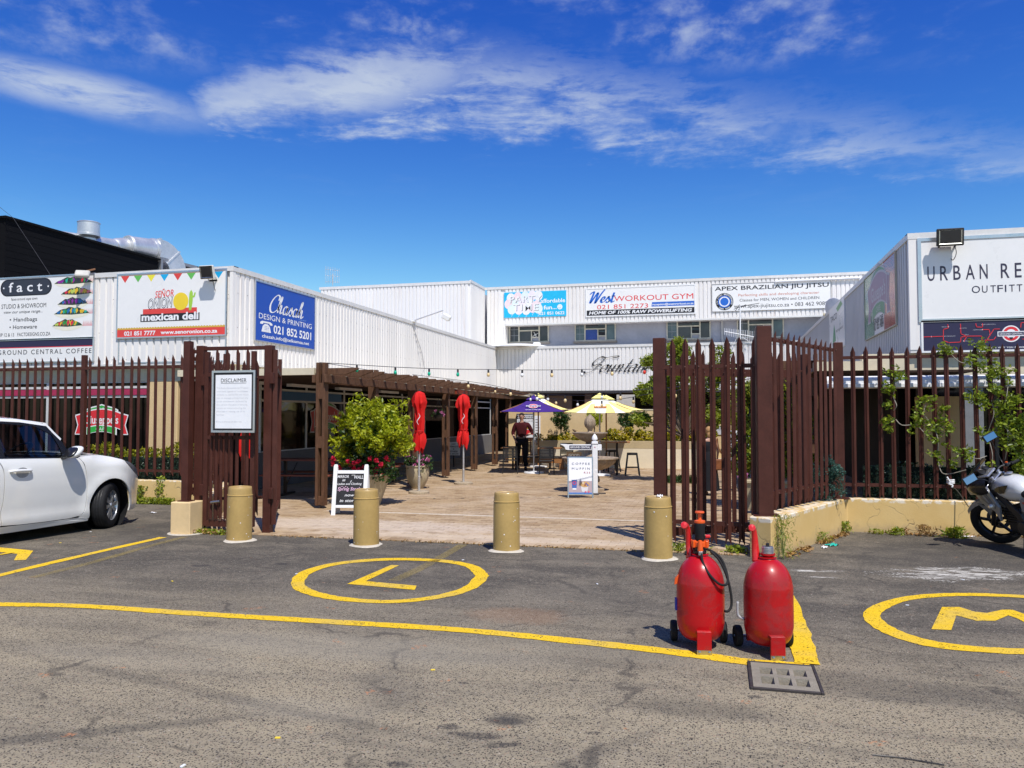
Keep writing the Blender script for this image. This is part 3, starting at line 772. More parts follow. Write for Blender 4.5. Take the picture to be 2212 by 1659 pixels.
def screws(parent, o, rz, L, zs):
    mb = MB(); x = .085
    while x < L:
        for z in zs: mb.cbox((x, -.040, z), (.013, .009, .013))
        x += .343
    M = T(o[0], o[1], 0, rz); me = mb.mesh('screws'); me.transform(M); tag(link('screws', me, pm('screw_heads', (.34, .31, .28), .5, .4), parent), kind='stuff')
lw = thing('shop_building', 'low white ribbed metal clad shop wing on the left side of the courtyard', 'building')
XE = -30.0
addclad(lw, 'front_cladding', WHITE, (XE, YL), 0, XL - XE - .05, ZB, ZT)
addclad(lw, 'side_cladding', WHITE, (XL, YL + .05), PI / 2, YFW - YL - .05, ZB, ZT)
cap = MB()
cap.box(XE, XL + .055, YL - .055, YL - .04, ZT - .085, ZT + .015); cap.box(XE, XL + .055, YL - .04, YL + .12, ZT, ZT + .015)
cap.build('front_flashing', FLASH, lw)
cap = MB(); cap.box(XL + .04, XL + .055, YL - .04, YFW, ZT - .085, ZT + .015); cap.box(XL - .12, XL + .04, YL + .12, YFW, ZT, ZT + .015)
cap.build('side_flashing', FLASH, lw)
MB().box(XL - .03, XL + .045, YL - .045, YL + .05, ZB, ZT - .085).build('corner_flashing', WHITE, lw)
MB().box(XE, XL - .12, YL + .12, YFW, ZT - .15, ZT - .05).build('roof', GREYSH, lw)
MB().box(XE, XL + .03, YL - .04, YL + .22, ZB - .04, ZB).box(XL - .22, XL + .04, YL + .22, YFW, ZB - .04, ZB).build('soffit_edge', FLASH, lw)
YW = YL + .15                                # wall line below the cladding
MB().box(XE, XL - .02, YW, YW + .25, ZB - .36, ZB - .04).build('lintel', BEIGE_T, lw)
pa, pb = onY(320, 900, YW).x, onY(384, 900, YW).x
MB().box(pa, pb, YW - .02, YW + .4, 0, ZB - .36).build('pillar', BEIGE, lw, bevel=.015)
MB().box(XE, pa - .02, YW + .05, YW + .2, 0, .45).build('plinth', BEIGE, lw)
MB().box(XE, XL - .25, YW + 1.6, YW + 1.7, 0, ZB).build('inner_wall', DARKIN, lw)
def shopfront(parent, mapf, L, z0, z1, mull, trans, fm, gm, dep=.06, nm='shop_window'):
    """windows in a row: mullions at 'mull' (fractions of L), transoms at heights 'trans'"""
    for i in range(len(mull) - 1):
        a, b_ = mull[i] * L, mull[i + 1] * L
        fr = MB(); zs = [z0] + trans + [z1]
        fr.box(a, a + .03, -dep / 2, dep / 2, z0, z1); fr.box(b_ - .03, b_, -dep / 2, dep / 2, z0, z1)
        for z in zs: fr.box(a + .03, b_ - .03, -dep / 2 + .003, dep / 2 - .003, z - .025, z + .025)
        me = fr.mesh(nm); me.transform(mapf); w_ = link(nm, me, fm, parent)
        for j in range(len(zs) - 1):
            g_ = MB().box(a + .02, b_ - .02, -.006, .006, zs[j] + .02, zs[j + 1] - .02).mesh('pane'); g_.transform(mapf); link('pane', g_, gm, w_)
ALW = pm('white_aluminium', (.62, .62, .60), .45, 0, .08, 4)
zt1 = lambda y_: 1.6 + (899 - y_) * onY(300, y_, YW).y / 1726 * .93
Lf = pa - XE
zA, zB_ = onY(300, 827, YW).z, onY(300, 846, YW).z
shopfront(lw, T(XE, YW + .04, 0), Lf, .45, ZB - .36, [0, .2, .4, .58, .72, .86, 1], [onY(300, 856, YW).z, onY(300, 836, YW).z], ALW, GLASS)
MB().box(XE, pa, YW - .005, YW + .008, onY(300, 853, YW).z, onY(300, 840, YW).z).build('fascia_strip', flatm((.40, .03, .09), .4, 'crimson_strip'), lw)
XS = XL - .2
MB().box(XS - .2, XS, YW + 1.2, YFW, 0, .8).build('side_plinth', pm('grey_plaster', (.17, .165, .16), .8, 0, .1, 3), lw)
Ls = YFW - YW - 1.4
shopfront(lw, T(XS - .06, YW + 1.3, 0, PI / 2), Ls, .8, ZB - .2, [i / 9 for i in range(10)], [1.95, 2.2], ALW, GLASS)
MB().box(XS - .3, XS + .02, YW + 1.2, YFW, ZB - .2, ZB - .04).build('side_lintel', BEIGE_T, lw)
ys = YW + 1.6
MB().box(XS - .02, XS - .005, ys + .1, ys + 3.5, 1.97, 2.17).build('window_banner', flatm((.03, .13, .30), .5), lw)
MB().box(XS - .02, XS - .005, ys - .1, ys + .08, 1.97, 2.17).build('window_banner', flatm((.3, .42, .42), .5), lw)
PX, PY = G(690, 1099).x, G(690, 1099).y
cz0, cz1 = onY(690, 809.6, PY).z, onY(690, 794.6, PY).z
MB().box(XL - .1, PX - .12, PY - .02, 31.5, cz0 + .002, cz1).build('canopy_slab', BEIGE_T, lw)
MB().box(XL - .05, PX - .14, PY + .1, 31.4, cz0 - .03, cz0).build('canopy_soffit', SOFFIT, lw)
lights_y = [13.4, 15.2, 17.4, 19.8]
for yy in lights_y:
    MB().box(XL + .6, XL + .72, yy, yy + 1.25, cz0 - .09, cz0 - .03).build('tube_light', PRW, lw)
screws(lw, (-22, YL), 0, 22 + XL, [2.78, 3.35, 4.05]); screws(lw, (XL, YL + .05), PI / 2, 19, [2.8, 3.4, 4.1, 4.45])
xb = -15.6
zt_ = onX(0, 468, xb).z; yb1 = onX(341, 560, xb).y
bh = thing('black_building', 'tall black painted metal building rising behind the white shop wing at far left', 'building')
MB().box(-32, xb, YL + .35, yb1, 0, zt_).build('wall', BLACKWALL, bh)
bb = MB()
z = ZT
while z < zt_ - .1:
    bb.box(xb, xb + .004, YL + .35, yb1, z, z + .13); z += .15
tag(bb.build('boarding', BLACKWALL, bh), kind='stuff')
MB().box(-32, xb + .06, YL + .3, yb1 + .05, zt_, zt_ + .05).build('roof_edge', BLACKWALL, bh)
p = onX(340, 575, xb)
MB().box(xb - .2, xb + .05, yb1 + .08, yb1 + .16, ZT - .1, p.z + .28).bar((xb, yb1 + .16, p.z + .25), (xb + .1, yb1 + 1.6, p.z + .25), .08, .08).bar((xb, yb1 + .2, ZT + .1), (xb + .1, yb1 + 1.0, p.z + .2), .06, .06).build('frame', pm('aged_steel', (.3, .3, .31), .5, .6, .2, 8), bh)
MB().box(-24, onY(420, 575, 24).x, 24, 26, 0, onY(410, 574, 24).z).build('rear_wall', BLACKWALL, bh)
dk = thing('roof_duct', 'shiny galvanised extraction duct with elbow lying on the black roof', 'duct')
Yd = 19.0
a = onX(200, 528, xb - .7); Yd = a.y
c1 = onX(262, 533, xb - .6); c2 = onX(292, 535, xb - .5); c3 = onX(345, 540, xb - .4)
tb = MB(); tb.tube([a + Vector((-.3, -1.0, 0)), onX(250, 532, xb - .6)], .19, 20)
tb.build('thin_pipe', GALV, dk, smooth=.6)
tb = MB(); e0 = onX(245, 533, xb - .6)
tb.tube(catmull([e0, c1, c2], 5), [.2, .22, .23, .24, .24, .25, .25, .26, .26, .27, .27], 20)
tb.build('reducer', GALV, dk, smooth=.6)
pA, pB = onX(274, 533, xb - .5), onX(332, 540, xb - .3)
tb = MB(); tb.tube([pA, pA + (pB - pA) * .06, pA + (pB - pA) * .08, pA + (pB - pA) * .9, pA + (pB - pA) * .92, pB], [.31, .33, .31, .31, .34, .34], 24)
tb.build('main_pipe', GALV, dk, smooth=.6)
tb = MB()
d = (pB - pA).normalized(); d.z = 0; d.normalize()
arc = []
R0 = .62
for i in range(7):
    th = i / 6 * PI / 2
    arc.append(pB + d * (R0 * math.sin(th)) + Vector((0, 0, -R0 * (1 - math.cos(th)))))
arc.append(arc[-1] + Vector((0, 0, -.9)))
sd = Vector((d.y, -d.x, 0))
vs, fs = [], []
for i, q in enumerate(arc):
    th = min(i, 6) / 6 * PI / 2
    nrm = d * math.sin(th) + Vector((0, 0, math.cos(th)))
    for sa, sb in ((-1, -1), (1, -1), (1, 1), (-1, 1)): vs.append(tuple(q + sd * .30 * sa + nrm * .29 * sb))
for i in range(len(arc) - 1):
    for k in range(4): fs.append((i * 4 + k, i * 4 + (k + 1) % 4, i * 4 + 4 + (k + 1) % 4, i * 4 + 4 + k))
fs.append((0, 1, 2, 3))
tb.add(vs, fs); tb.build('elbow', GALV, dk, smooth=.5)
for i in (0, 3, 6, 7):
    q = arc[i]
    th = min(i, 6) / 6 * PI / 2; nrm = d * math.sin(th) + Vector((0, 0, math.cos(th))); fw = d * math.cos(th) - Vector((0, 0, math.sin(th)))
    MB().bar(q - fw * .02 + nrm * .005, q + fw * .02 + nrm * .005, .64, .62, up=tuple(nrm)).build('flange', GALV, dk)
MB().bar(pA + Vector((.32, .9, .1)), pA + Vector((.32, 1.15, .1)), .01, .09).build('warning_label', flatm((.75, .09, .02)), dk)
vt = thing('roof_vent', 'round galvanised vent cap poking above the black roof edge', 'vent', onX(191, 520, xb - .6))
MB().lathe([(.0, -.5), (.19, -.5), (.19, .06), (.27, .10), (.285, .12), (.285, .17), (.27, .18), (.27, .47), (.285, .475), (.27, .49), (.22, .495), (.0, .495)], 32).build('cap', GALV, vt, smooth=.5)
rw = thing('shop_building', 'low grey and white metal clad shop wing on the right with large outfitters sign', 'building')
XE2 = 22.0
addclad(rw, 'front_cladding', WHITE, (XR + .05, YR), 0, XE2 - XR, ZB, ZT)
addclad(rw, 'side_cladding', GREYSH, (XR, YFW), -PI / 2, YFW - YR - .05, ZB, ZT)
cap = MB(); cap.box(XR - .055, XE2, YR - .055, YR - .04, ZT - .085, ZT + .015); cap.box(XR - .055, XE2, YR - .04, YR + .12, ZT, ZT + .015)
cap.build('front_flashing', FLASH, rw)
cap = MB(); cap.box(XR - .055, XR - .04, YR - .04, YFW, ZT - .085, ZT + .015); cap.box(XR - .04, XR + .12, YR + .12, YFW, ZT, ZT + .015)
cap.build('side_flashing', FLASH, rw)
MB().box(XR - .045, XR + .17, YR - .05, YR + .04, ZB, ZT - .085).build('corner_flashing', WHITE, rw)
MB().box(XR + .1, XE2, YR + .12, YFW, ZT - .15, ZT - .05).build('roof', GREYSH, rw)
MB().box(XR - .04, XE2, YR - .04, YR + .2, ZB - .05, ZB).box(XR - .04, XR + .2, YR + .2, YFW, ZB - .05, ZB).build('soffit_edge', FLASH, rw)
ca, cb = 1.35, 2.32
MB().box(ca, cb, 12.45, 31.5, onY(1850, 800, 12.45).z, onY(1850, 780, 12.45).z).build('canopy_slab', BEIGE_T, rw)
cz = onY(1850, 800, 12.45).z
MB().box(cb, XE2, YR + .05, YR + .3, cz, ZB - .05).build('lintel', BEIGE_T, rw)
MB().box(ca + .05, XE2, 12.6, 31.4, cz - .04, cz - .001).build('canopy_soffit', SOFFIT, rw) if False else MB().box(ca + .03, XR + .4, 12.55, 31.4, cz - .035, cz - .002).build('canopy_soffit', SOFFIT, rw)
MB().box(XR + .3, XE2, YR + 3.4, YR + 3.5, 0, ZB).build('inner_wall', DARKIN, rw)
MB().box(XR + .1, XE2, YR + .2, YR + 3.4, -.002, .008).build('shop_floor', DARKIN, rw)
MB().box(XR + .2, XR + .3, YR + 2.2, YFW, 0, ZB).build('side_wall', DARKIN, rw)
shopfront(rw, T(XR + .45, YR + 1.9, 0), 12, .35, cz, [0, .11, .22, .36, .5, .75, 1], [1.9], pm('brown_frame', (.12, .10, .09), .5), GLASS)
MB().box(onY(2085, 900, YR + .25).x, onY(2125, 900, YR + .25).x, YR + .25, YR + .4, 0, cz).build('pillar', pm('grey_frame', (.20, .21, .22), .5), rw)
bx0, bx1 = onY(1985, 900, YR + 1.2).x, onY(2075, 900, YR + 1.2).x
MB().box(bx0, bx1, YR + 1.2, YR + 1.5, .5, 1.95).build('window_display', BEIGE, rw)
aw = thing('awning', 'long white rolled awning under the right hand shop canopy', 'awning')
az0, az1 = onY(1900, 836, 12.3).z, onY(1900, 821, 12.3).z
MB().lathe([(0, 0), (.09, 0), (.09, 9), (0, 9)], 16, T(onY(1786, 830, 12.3).x, 12.34, (az0 + az1) / 2 + .02, 0, 0, PI / 2)).build('fabric_roll', WPAINT, aw, smooth=.6)
MB().box(onY(1786, 830, 12.3).x, 11.5, 12.22, 12.26, az0 - .01, az0 + .05).build('front_rail', WPAINT, aw, bevel=.006)
for xx in (3.3, 6.2, 9.0): MB().bar((xx, 12.4, az0 + .08), (xx, YR + .1, az1 + .12), .04, .05).build('bracket', WPAINT, aw)
bw = thing('gym_building', 'two storey white metal clad building closing the back of the courtyard', 'building')
addclad(bw, 'lower_cladding', WHITE, (XL, YFW), 0, XR - XL + .3, ZB, ZT)
cap = MB(); cap.box(XL + .05, XR, YFW - .055, YFW - .04, ZT - .09, ZT + .02); cap.box(XL + .05, XR, YFW - .04, YFW + 1.2, ZT, ZT + .02)
cap.build('ledge_flashing', FLASH, bw)
UY, RY, UT = 34.9, 35.45, onY(1058, 621.7, 34.9).z
UB = onY(1300, 694.5, UY).z
xr0 = onY(1091, 720, UY).x
xc = onY(1052, 640, UY).x
addclad(bw, 'upper_cladding', WHITE, (xr0, UY), 0, 9.5 - xr0, UB, UT)
addclad(bw, 'stair_cladding', WHITE, (xc, UY), 0, xr0 - xc, ZT, UT)
MB().box(xr0 - .01, 9.5, UY - .045, RY, UB - .07, UB).build('soffit_edge', FLASH, bw)
MB().box(xr0 - .06, xr0 + .02, UY - .045, RY, ZT, UB - .07).build('recess_return', WHITE, bw)
MB().box(xr0, 9.5, RY, RY + .2, ZT - .2, UB).build('recess_wall', pm('grey_wall', (.38, .385, .44), .85, 0, .12, 1.2, .2, 40, ((.27, .27, .30), .34, .8)), bw)
YB = 32.7
xk0, xk1 = onY(693, 617, YB).x, onY(1014.8, 607, YB).x
zk = onY(1014, 606.5, YB).z; zk0 = onY(693, 617, YB).z
addclad(bw, 'block_front_cladding', WHITE, (xk0, YB), 0, xk1 - xk0, ZT - .2, zk - .03)
addclad(bw, 'block_side_cladding', WHITE, (xk1, YB), PI / 2, UY - YB + .05, ZT - .2, UT)
cap = MB(); cap.box(xk0 - .05, xk1 + .05, YB - .055, YB - .04, zk - .12, zk); cap.box(xk0 - .05, xk1 + .05, YB - .04, YB + .3, zk - .015, zk)
cap.box(xk1 + .04, xk1 + .055, YB - .04, UY, UT - .1, UT + .015); cap.box(xk1 + .055, 9.5, UY - .055, UY - .04, UT - .1, UT + .015); cap.box(xk1 + .055, 9.5, UY - .04, UY + .3, UT, UT + .015)
cap.build('roof_flashing', FLASH, bw)
MB().box(xk0, xk1 - .1, YB + .3, 45, ZT, zk - .2).box(xk1 - .1, 9.5, RY + .25, 45, ZT, UT - .2).build('roof', GREYSH, bw)
MB().box(xk0, xk0 + .05, YB, 40, ZT, zk - .1).build('block_end', WHITE, bw)
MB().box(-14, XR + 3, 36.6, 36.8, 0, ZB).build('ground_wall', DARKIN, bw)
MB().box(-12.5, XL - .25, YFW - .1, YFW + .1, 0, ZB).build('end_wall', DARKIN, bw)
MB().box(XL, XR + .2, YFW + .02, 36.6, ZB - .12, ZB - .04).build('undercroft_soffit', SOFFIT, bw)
MB().box(XL + .0, XR + .2, YFW - .04, YFW + .02, ZB - .1, ZB).build('cladding_foot', pm('dark_trim', (.05, .045, .045), .5), bw)
for xx in (-8.0, -5.6, -2.0, .6): MB().box(xx, xx + .3, YFW + .1, YFW + .4, 0, ZB - .12).build('column', pm('brown_column', (.12, .07, .05), .8), bw)
MB().box(-7.4, -6.2, YFW + .3, YFW + .4, 1.4, ZB - .2).build('window_board', pm('old_board', (.20, .13, .09), .8), bw)
MB().box(-3.9, -3.2, YFW - 2.6, YFW - 2.5, 0, onY(1160, 870, YFW - 2.5).z + .3).build('service_box', pm('box_grey', (.5, .47, .42), .7), bw)
def window(parent, x0, x1, z0, z1, y, kind, seed):
    """steel window with side lights, top light and a fan or louvre pane"""
    f_ = MB(); d_ = .035; rr = random.Random(seed)
    W = x1 - x0; a_, b_ = x0 + W * .25, x0 + W * .76; zm = z0 + (z1 - z0) * .66; xm = a_ + (b_ - a_) * .62
    for (p0, p1, q0, q1) in [(x0, x1, z0, z0 + .05), (x0, x1, z1 - .05, z1), (x0, x0 + .05, z0 + .05, z1 - .05), (x1 - .05, x1, z0 + .05, z1 - .05),
                             (a_ - .03, a_ + .03, z0 + .05, z1 - .05), (b_ - .03, b_ + .03, z0 + .05, z1 - .05), (a_ + .03, b_ - .03, zm - .025, zm + .025),
                             (xm - .02, xm + .02, z0 + .05, zm - .025)]:
        f_.box(p0, p1, y - .06, y + .02, q0, q1)
    if kind != 'plain': f_.box(xm + .02, b_ - .03, y - .058, y + .02, z0 + .2, z0 + .25)
    w_ = f_.build('window', pm('cream_window_frame', (.60, .56, .46), .6, 0, .2, 6), parent)
    MB().box(x0 - .05, x1 + .05, y - .12, y, z0 - .07, z0 - .002).build('sill', pm('sill', (.35, .30, .25), .8), w_)
    mats = {'fan': (OFFICE, OFFICE, OFFICE), 'blue': (OFFICE_B, OFFICE, OFFICE_B), 'pale': (OFFICE_B, OFFICE, OFFICE), 'plain': (OFFICE, OFFICE, OFFICE_B)}[kind]
    MB().box(x0 + .05, a_ - .03, y - .01, y - .004, z0 + .05, z1 - .05).build('pane', mats[0], w_)
    MB().box(b_ + .03, x1 - .05, y - .01, y - .004, z0 + .05, z1 - .05).build('pane', mats[2], w_)
    MB().box(a_ + .03, b_ - .03, y - .01, y - .004, zm + .025, z1 - .05).build('pane', OFFICE, w_)
    MB().box(a_ + .03, xm - .02, y - .01, y - .004, z0 + .05, zm - .025).build('pane', flatm((.02, .06, .30), .25) if kind == 'blue' else OFFICE, w_)
    if kind == 'fan':
        fn = MB().lathe([(.05, 0), (.05, .02)], 12, T((xm + b_) / 2, y - .02, zm - .2, 0, PI / 2))
        for k in range(4):
            a2 = k * PI / 2 + .5; fn.bar(((xm + b_) / 2, y - .025, zm - .2), ((xm + b_) / 2 + .15 * math.cos(a2), y - .03, zm - .2 + .15 * math.sin(a2)), .02, .07, up=(0, 1, 0))
        fn.build('fan', ALW, w_)
        MB().box(xm + .02, b_ - .03, y + .002, y + .02, z0 + .25, zm - .025).build('fan_opening', K, w_)
    elif kind in ('blue', 'pale'):
        MB().box(xm + .02, b_ - .03, y + .002, y + .02, z0 + .25, zm - .025).build('louvre_opening', K, w_)
        for k in range(4):
            zz = z0 + .30 + k * .13
            MB().box(xm + .02, b_ - .03, -.004, .004, -.04, .04, T(0, y - .02, zz, 0, .9)).build('louvre', OFFICE_B if k % 2 else OFFICE, w_)
    bb_ = MB()
    for k in (1, 2): bb_.box(x0 + .06, a_ - .04, y - .022, y - .014, z0 + .05 + k * (z1 - z0) / 3, z0 + .065 + k * (z1 - z0) / 3)
    bb_.box((x0 + a_) / 2 - .006, (x0 + a_) / 2 + .006, y - .030, y - .022, z0 + .05, z1 - .05)
    bb_.build('bars', pm('bars_grey', (.35, .35, .38), .5), w_)
for (xa, xb_, ya_, yb_, kd) in [(1100.5, 1186, 701, 740, 'fan'), (1242, 1330.5, 697, 737, 'blue'), (1440, 1535, 690, 733, 'pale'), (1592, 1693, 686, 730, 'plain')]:
    p0, p1 = onY(xa, yb_, RY), onY(xb_, ya_, RY)
    window(bw, p0.x, p1.x, p0.z - .02, p1.z + .02, RY - .01, kd, int(xa))
for xx in (onY(1560, 700, RY).x,): MB().tube([(xx, RY - .06, ZT), (xx, RY - .06, UB - .05)], .05, 10).build('downpipe', GREYSH, bw)
p = onY(1458, 738, RY)
tag(MB().cbox((0, 0, 0), (.34, .14, .16)).build('wall_lamp', BLACKM, loc=onY(1458, 739, RY - .12), bevel=.02), 'small black flood lamp sitting on the ledge between the upper windows', 'lamp')
sx_ = MB(); q0 = onY(1675, 611, UY - .1); q1 = onY(1857, 602, UY - .1)
sx_.tube([(q0.x, UY - .1, q0.z + .05), (q1.x, UY - .1, q0.z + .07)], .05, 8)
for k in range(5):
    xx = q0.x + (q1.x - q0.x) * k / 4; sx_.box(xx - .03, xx + .03, UY - .1, UY, q0.z - .02, q0.z + .06)
sx_.build('pipe_rail', WPAINT, bw)
sk = MB().lathe([(1.5, 0), (1.3, .08), (.8, .15), (0, .18)], 20, T(0, 0, 0))
tag(sk.build('roof_dome', WPAINT, smooth=True, loc=(onY(1120, 745, YFW + .9).x, YFW + .9, ZT + .03)), 'low white dome lying on the ledge below the first upper window', 'dome')
for xx, wd in ((1160, .16),):
    tag(MB().cbox((0, 0, .12), (.3, .3, .24)).build('white_box', WPAINT, bevel=.03, loc=(onY(xx, 745, YFW + .7).x, YFW + .7, ZT + .02)), 'small white box on the ledge right of the first upper window', 'box')
# ==== LOW WALLS
def planwall(name, poly, h, mat, label):
    t_ = thing(name, label, 'wall', (poly[0][0], poly[0][1], 0))
    ox_, oy_ = poly[0]
    mb = MB(); n = len(poly)
    vs = [(x - ox_, y - oy_, -.03) for x, y in poly] + [(x - ox_, y - oy_, h) for x, y in poly]
    mb.add(vs, [tuple(range(n))[::-1], tuple(range(n, 2 * n))] + [(i, (i + 1) % n, n + (i + 1) % n, n + i) for i in range(n)])
    mb.build('wall_body', mat, t_, bevel=.008)
    return t_
def wallmat():
    m, t, b = new_mat('cracked_beige_plaster')
    geo = t.nodes.new('ShaderNodeNewGeometry'); P = geo.outputs['Position']
    sp = t.nodes.new('ShaderNodeSeparateXYZ'); t.links.new(P, sp.inputs[0]); pz = N(sp.outputs[2])
    n1 = noise(t, P, 1.6, 5); n2 = noise(t, P, 9, 5, .7)
    cc = mixc(t, n1.step(.3, .7), (.60, .40, .145), (.66, .47, .20))
    cc = mixc(t, n2.step(.56, .8) * .4, cc, (.46, .31, .15))
    vo = t.nodes.new('ShaderNodeTexVoronoi'); vo.feature = 'DISTANCE_TO_EDGE'; vo.inputs['Scale'].default_value = 1.5
    wv = t.nodes.new('ShaderNodeVectorMath'); wv.operation = 'ADD'; sc_ = t.nodes.new('ShaderNodeVectorMath'); sc_.operation = 'SCALE'; sc_.inputs['Scale'].default_value = .5
    nn = t.nodes.new('ShaderNodeTexNoise'); nn.inputs['Scale'].default_value = 4; t.links.new(P, nn.inputs['Vector'])
    t.links.new(nn.outputs['Color'], sc_.inputs[0]); t.links.new(P, wv.inputs[0]); t.links.new(sc_.outputs[0], wv.inputs[1]); t.links.new(wv.outputs[0], vo.inputs['Vector'])
    crack = (1 - N(vo.outputs['Distance']).step(.003, .010)) * n1.step(.44, .56)
    cc = mixc(t, crack * .7, cc, (.2, .14, .08))
    grime = (1 - (pz + (n2 - .5) * .25).step(.0, .16)) * .55
    cc = mixc(t, grime, cc, (.34, .26, .16))
    chip = (pz + (n2 - .5) * .05).step(.40, .425) * n2.step(.46, .56)
    cc = mixc(t, chip * .7, cc, (.78, .74, .66))
    t.links.new(cc, b.inputs['Base Color']); b.inputs['Roughness'].default_value = .88
    bn = t.nodes.new('ShaderNodeBump'); bn.inputs['Strength'].default_value = .4; bn.inputs['Distance'].default_value = .008
    t.links.new((noise(t, P, 60, 4) * .6 - crack).v, bn.inputs['Height']); t.links.new(bn.outputs[0], b.inputs['Normal'])
    return m
WALLM = wallmat()
A_ = G(1667, 1210); A2 = G(1620, 1203); B_ = G(1830.7, 1148)
HW = .455
planwall('boundary_wall', [(A_.x, A_.y), (B_.x, B_.y), (16, B_.y), (16, B_.y + .25), (B_.x - .14, B_.y + .25), (A2.x + .02, A_.y + .28), (A2.x, A2.y)], HW, WALLM,
         'low cracked beige wall with weeds at its foot under the right hand palisade fence')
YFL = G(330, 1086.5).y
XCL = -8.62
pb = G(368, 1154)
HL = .425
planwall('boundary_wall', [(-24, YFL - .12), (XCL + .05, YFL - .12), (XCL - .1, YFL + .12), (-24, YFL + .12)], HL, WALLM, 'low beige wall below the far left palisade fence beside the white car')
planwall('boundary_wall', [(pb.x + .12, pb.y + .36), (pb.x + .27, pb.y + .40), (XCL + .18, YFL - .13), (XCL - .02, YFL - .14)], HL - .006, WALLM, 'slanting low beige wall running back from the corner block behind the pedestrian gate')
blk = thing('corner_block', 'beige plastered concrete block at the end of the left fence carrying the tall post', 'wall', (pb.x + .14, pb.y + .16, 0), .03)
MB().box(-.15, .15, -.16, .18, -.02, HL + .01).build('block', BEIGE, blk, bevel=.012)
MB().lathe([(.26, -.01), (.25, .006), (.0, .01)], 18, T(0, 0, 0)).build('mortar_foot', CONCW, blk)
# ==== PALISADE FENCES
def pale_mesh(z0, z1, w=.064, notch=True):
    xs = [-w / 2, -w / 2 + .006, -w * .22, 0, w * .22, w / 2 - .006, w / 2]
    ys = [.010, .0, -.004, -.018, -.004, .0, .010]
    top = [z1 - .085, z1 - .078, z1 - .04, z1, z1 - .04, z1 - .078, z1 - .085]
    bot = [z0, z0 + .005, z0 + .035, z0 + .075 if notch else z0, z0 + .035, z0 + .005, z0]
    n = 7; vs = []
    for k, off in enumerate((0, .004)):
        vs += [(x, y + off, z) for x, y, z in zip(xs, ys, bot)] + [(x, y + off, z) for x, y, z in zip(xs, ys, top)]
    fs = []
    for i in range(n - 1):
        fs.append((i, i + 1, n + i + 1, n + i)); fs.append((2 * n + i + 1, 2 * n + i, 3 * n + i, 3 * n + i + 1))
        fs.append((n + i, n + i + 1, 3 * n + i + 1, 3 * n + i)); fs.append((i + 1, i, 2 * n + i, 2 * n + i + 1))
    fs += [(0, n, 3 * n, 2 * n), (n - 1, 3 * n - 1, 4 * n - 1, 2 * n - 1)]
    me = bpy.data.meshes.new('pale'); me.from_pydata(vs, [], fs); me.materials.append(BROWN)
    return me
def fence(name, label, cat, A, B, zp0, zp1, rails, xs=None, n=None, posts=(), group=None, w=.064, rail_h=.045, rail_d=.04, pale_y=-.02, jit=.006, seed=1):
    A, B = Vector((A[0], A[1], 0)), Vector((B[0], B[1], 0)); d = B - A; L = d.length
    t_ = thing(name, label, cat, A, math.atan2(d.y, d.x), group)
    me = pale_mesh(zp0, zp1, w)
    if xs is None: xs = [L * (i + .5) / n for i in range(n)]
    rr = random.Random(seed)
    for x in xs:
        link('pale', me, None, t_, loc=(x + rr.uniform(-jit, jit), pale_y, rr.uniform(-.01, .01)), rot=(rr.uniform(-.004, .004), rr.uniform(-.006, .006), rr.uniform(-.08, .08)))
    for z in rails:
        MB().box(0, L, pale_y + .014, pale_y + .014 + rail_d, z - rail_h / 2, z + rail_h / 2).build('rail', BROWN, t_)
    for (x, w_, z0, z1) in posts:
        MB().box(x - w_ / 2, x + w_ / 2, pale_y + .016 + rail_d * .0 - .0, pale_y + .016 + w_, z0, z1).build('post', BROWN, t_, bevel=.005)
    bolts = MB()
    for x in xs:
        for z in rails: bolts.cbox((x, pale_y - .022, z), (.014, .01, .014))
    if bolts.v: tag(bolts.build('bolts', pm('bolt_heads', (.17, .09, .07), .5, .3), t_), kind='stuff')
    return t_, L
zt_l = onY(9, 775, YFL).z; zb_l = onY(520, 1033, YFL).z
xa, xb_ = onY(9, 900, YFL).x, onY(373.6, 900, YFL).x
dxp = (xb_ - xa) / 21
xs_w = [xa + dxp * i for i in range(-40, 26) if i != 10 and xa + dxp * i < XCL - .05]
t_, L = fence('palisade_fence', 'long rust brown palisade fence on the low wall behind the white car', 'fence', (-24, YFL), (XCL, YFL), zb_l, zt_l,
              [onY(300, 794, YFL).z, onY(530, 1021, YFL).z], xs=[x + 24 for x in xs_w], posts=[(xa + 10 * dxp + 24, .085, HL, onY(174, 767, YFL).z), (24 + XCL - .04, .09, HL, zt_l), (xa - 15 * dxp + 24, .085, HL, zt_l)], seed=2)
z26 = 2.585
A0 = Vector((pb.x + .17, pb.y + .2, 0)); B0 = Vector((XCL, YFL - .02, 0))
fence('palisade_fence', 'short slanting palisade fence seen almost edge on between corner block and rear fence', 'fence', A0, B0, HL + .05, z26 - .02, [.66, z26 - .16], n=13, seed=3, pale_y=.02)
pa_ = thing('fence_post', 'thick brown steel post standing on the beige corner block at left', 'post', (pb.x + .135, pb.y + .14, HL + .01))
MB().box(-.05, .05, -.05, .05, 0, onY(398, 740, pb.y + .14).z - HL).build('shaft', BROWN, pa_, bevel=.006)
MB().box(-.085, .085, -.075, .075, -.001, .014).build('base_plate', BROWN, pa_)
MB().box(-.05, .05, -.05, .05, 0, .004, T(0, 0, onY(398, 740, pb.y + .14).z - HL + .001)).build('cap', BROWN, pa_)
gB, gC = G(430, 1147.5), G(578, 1152)
pg = thing('pedestrian_gate', 'narrow brown steel pedestrian gate in a tall square frame carrying the disclaimer sign', 'gate', (gB.x, gB.y, 0), math.atan2(gC.y - gB.y, gC.x - gB.x))
Wg = (gC - gB).length; zg = 2.575
MB().box(-.055, .055, -.055, .055, 0, zg + .01).build('post', BROWN, pg, bevel=.006)
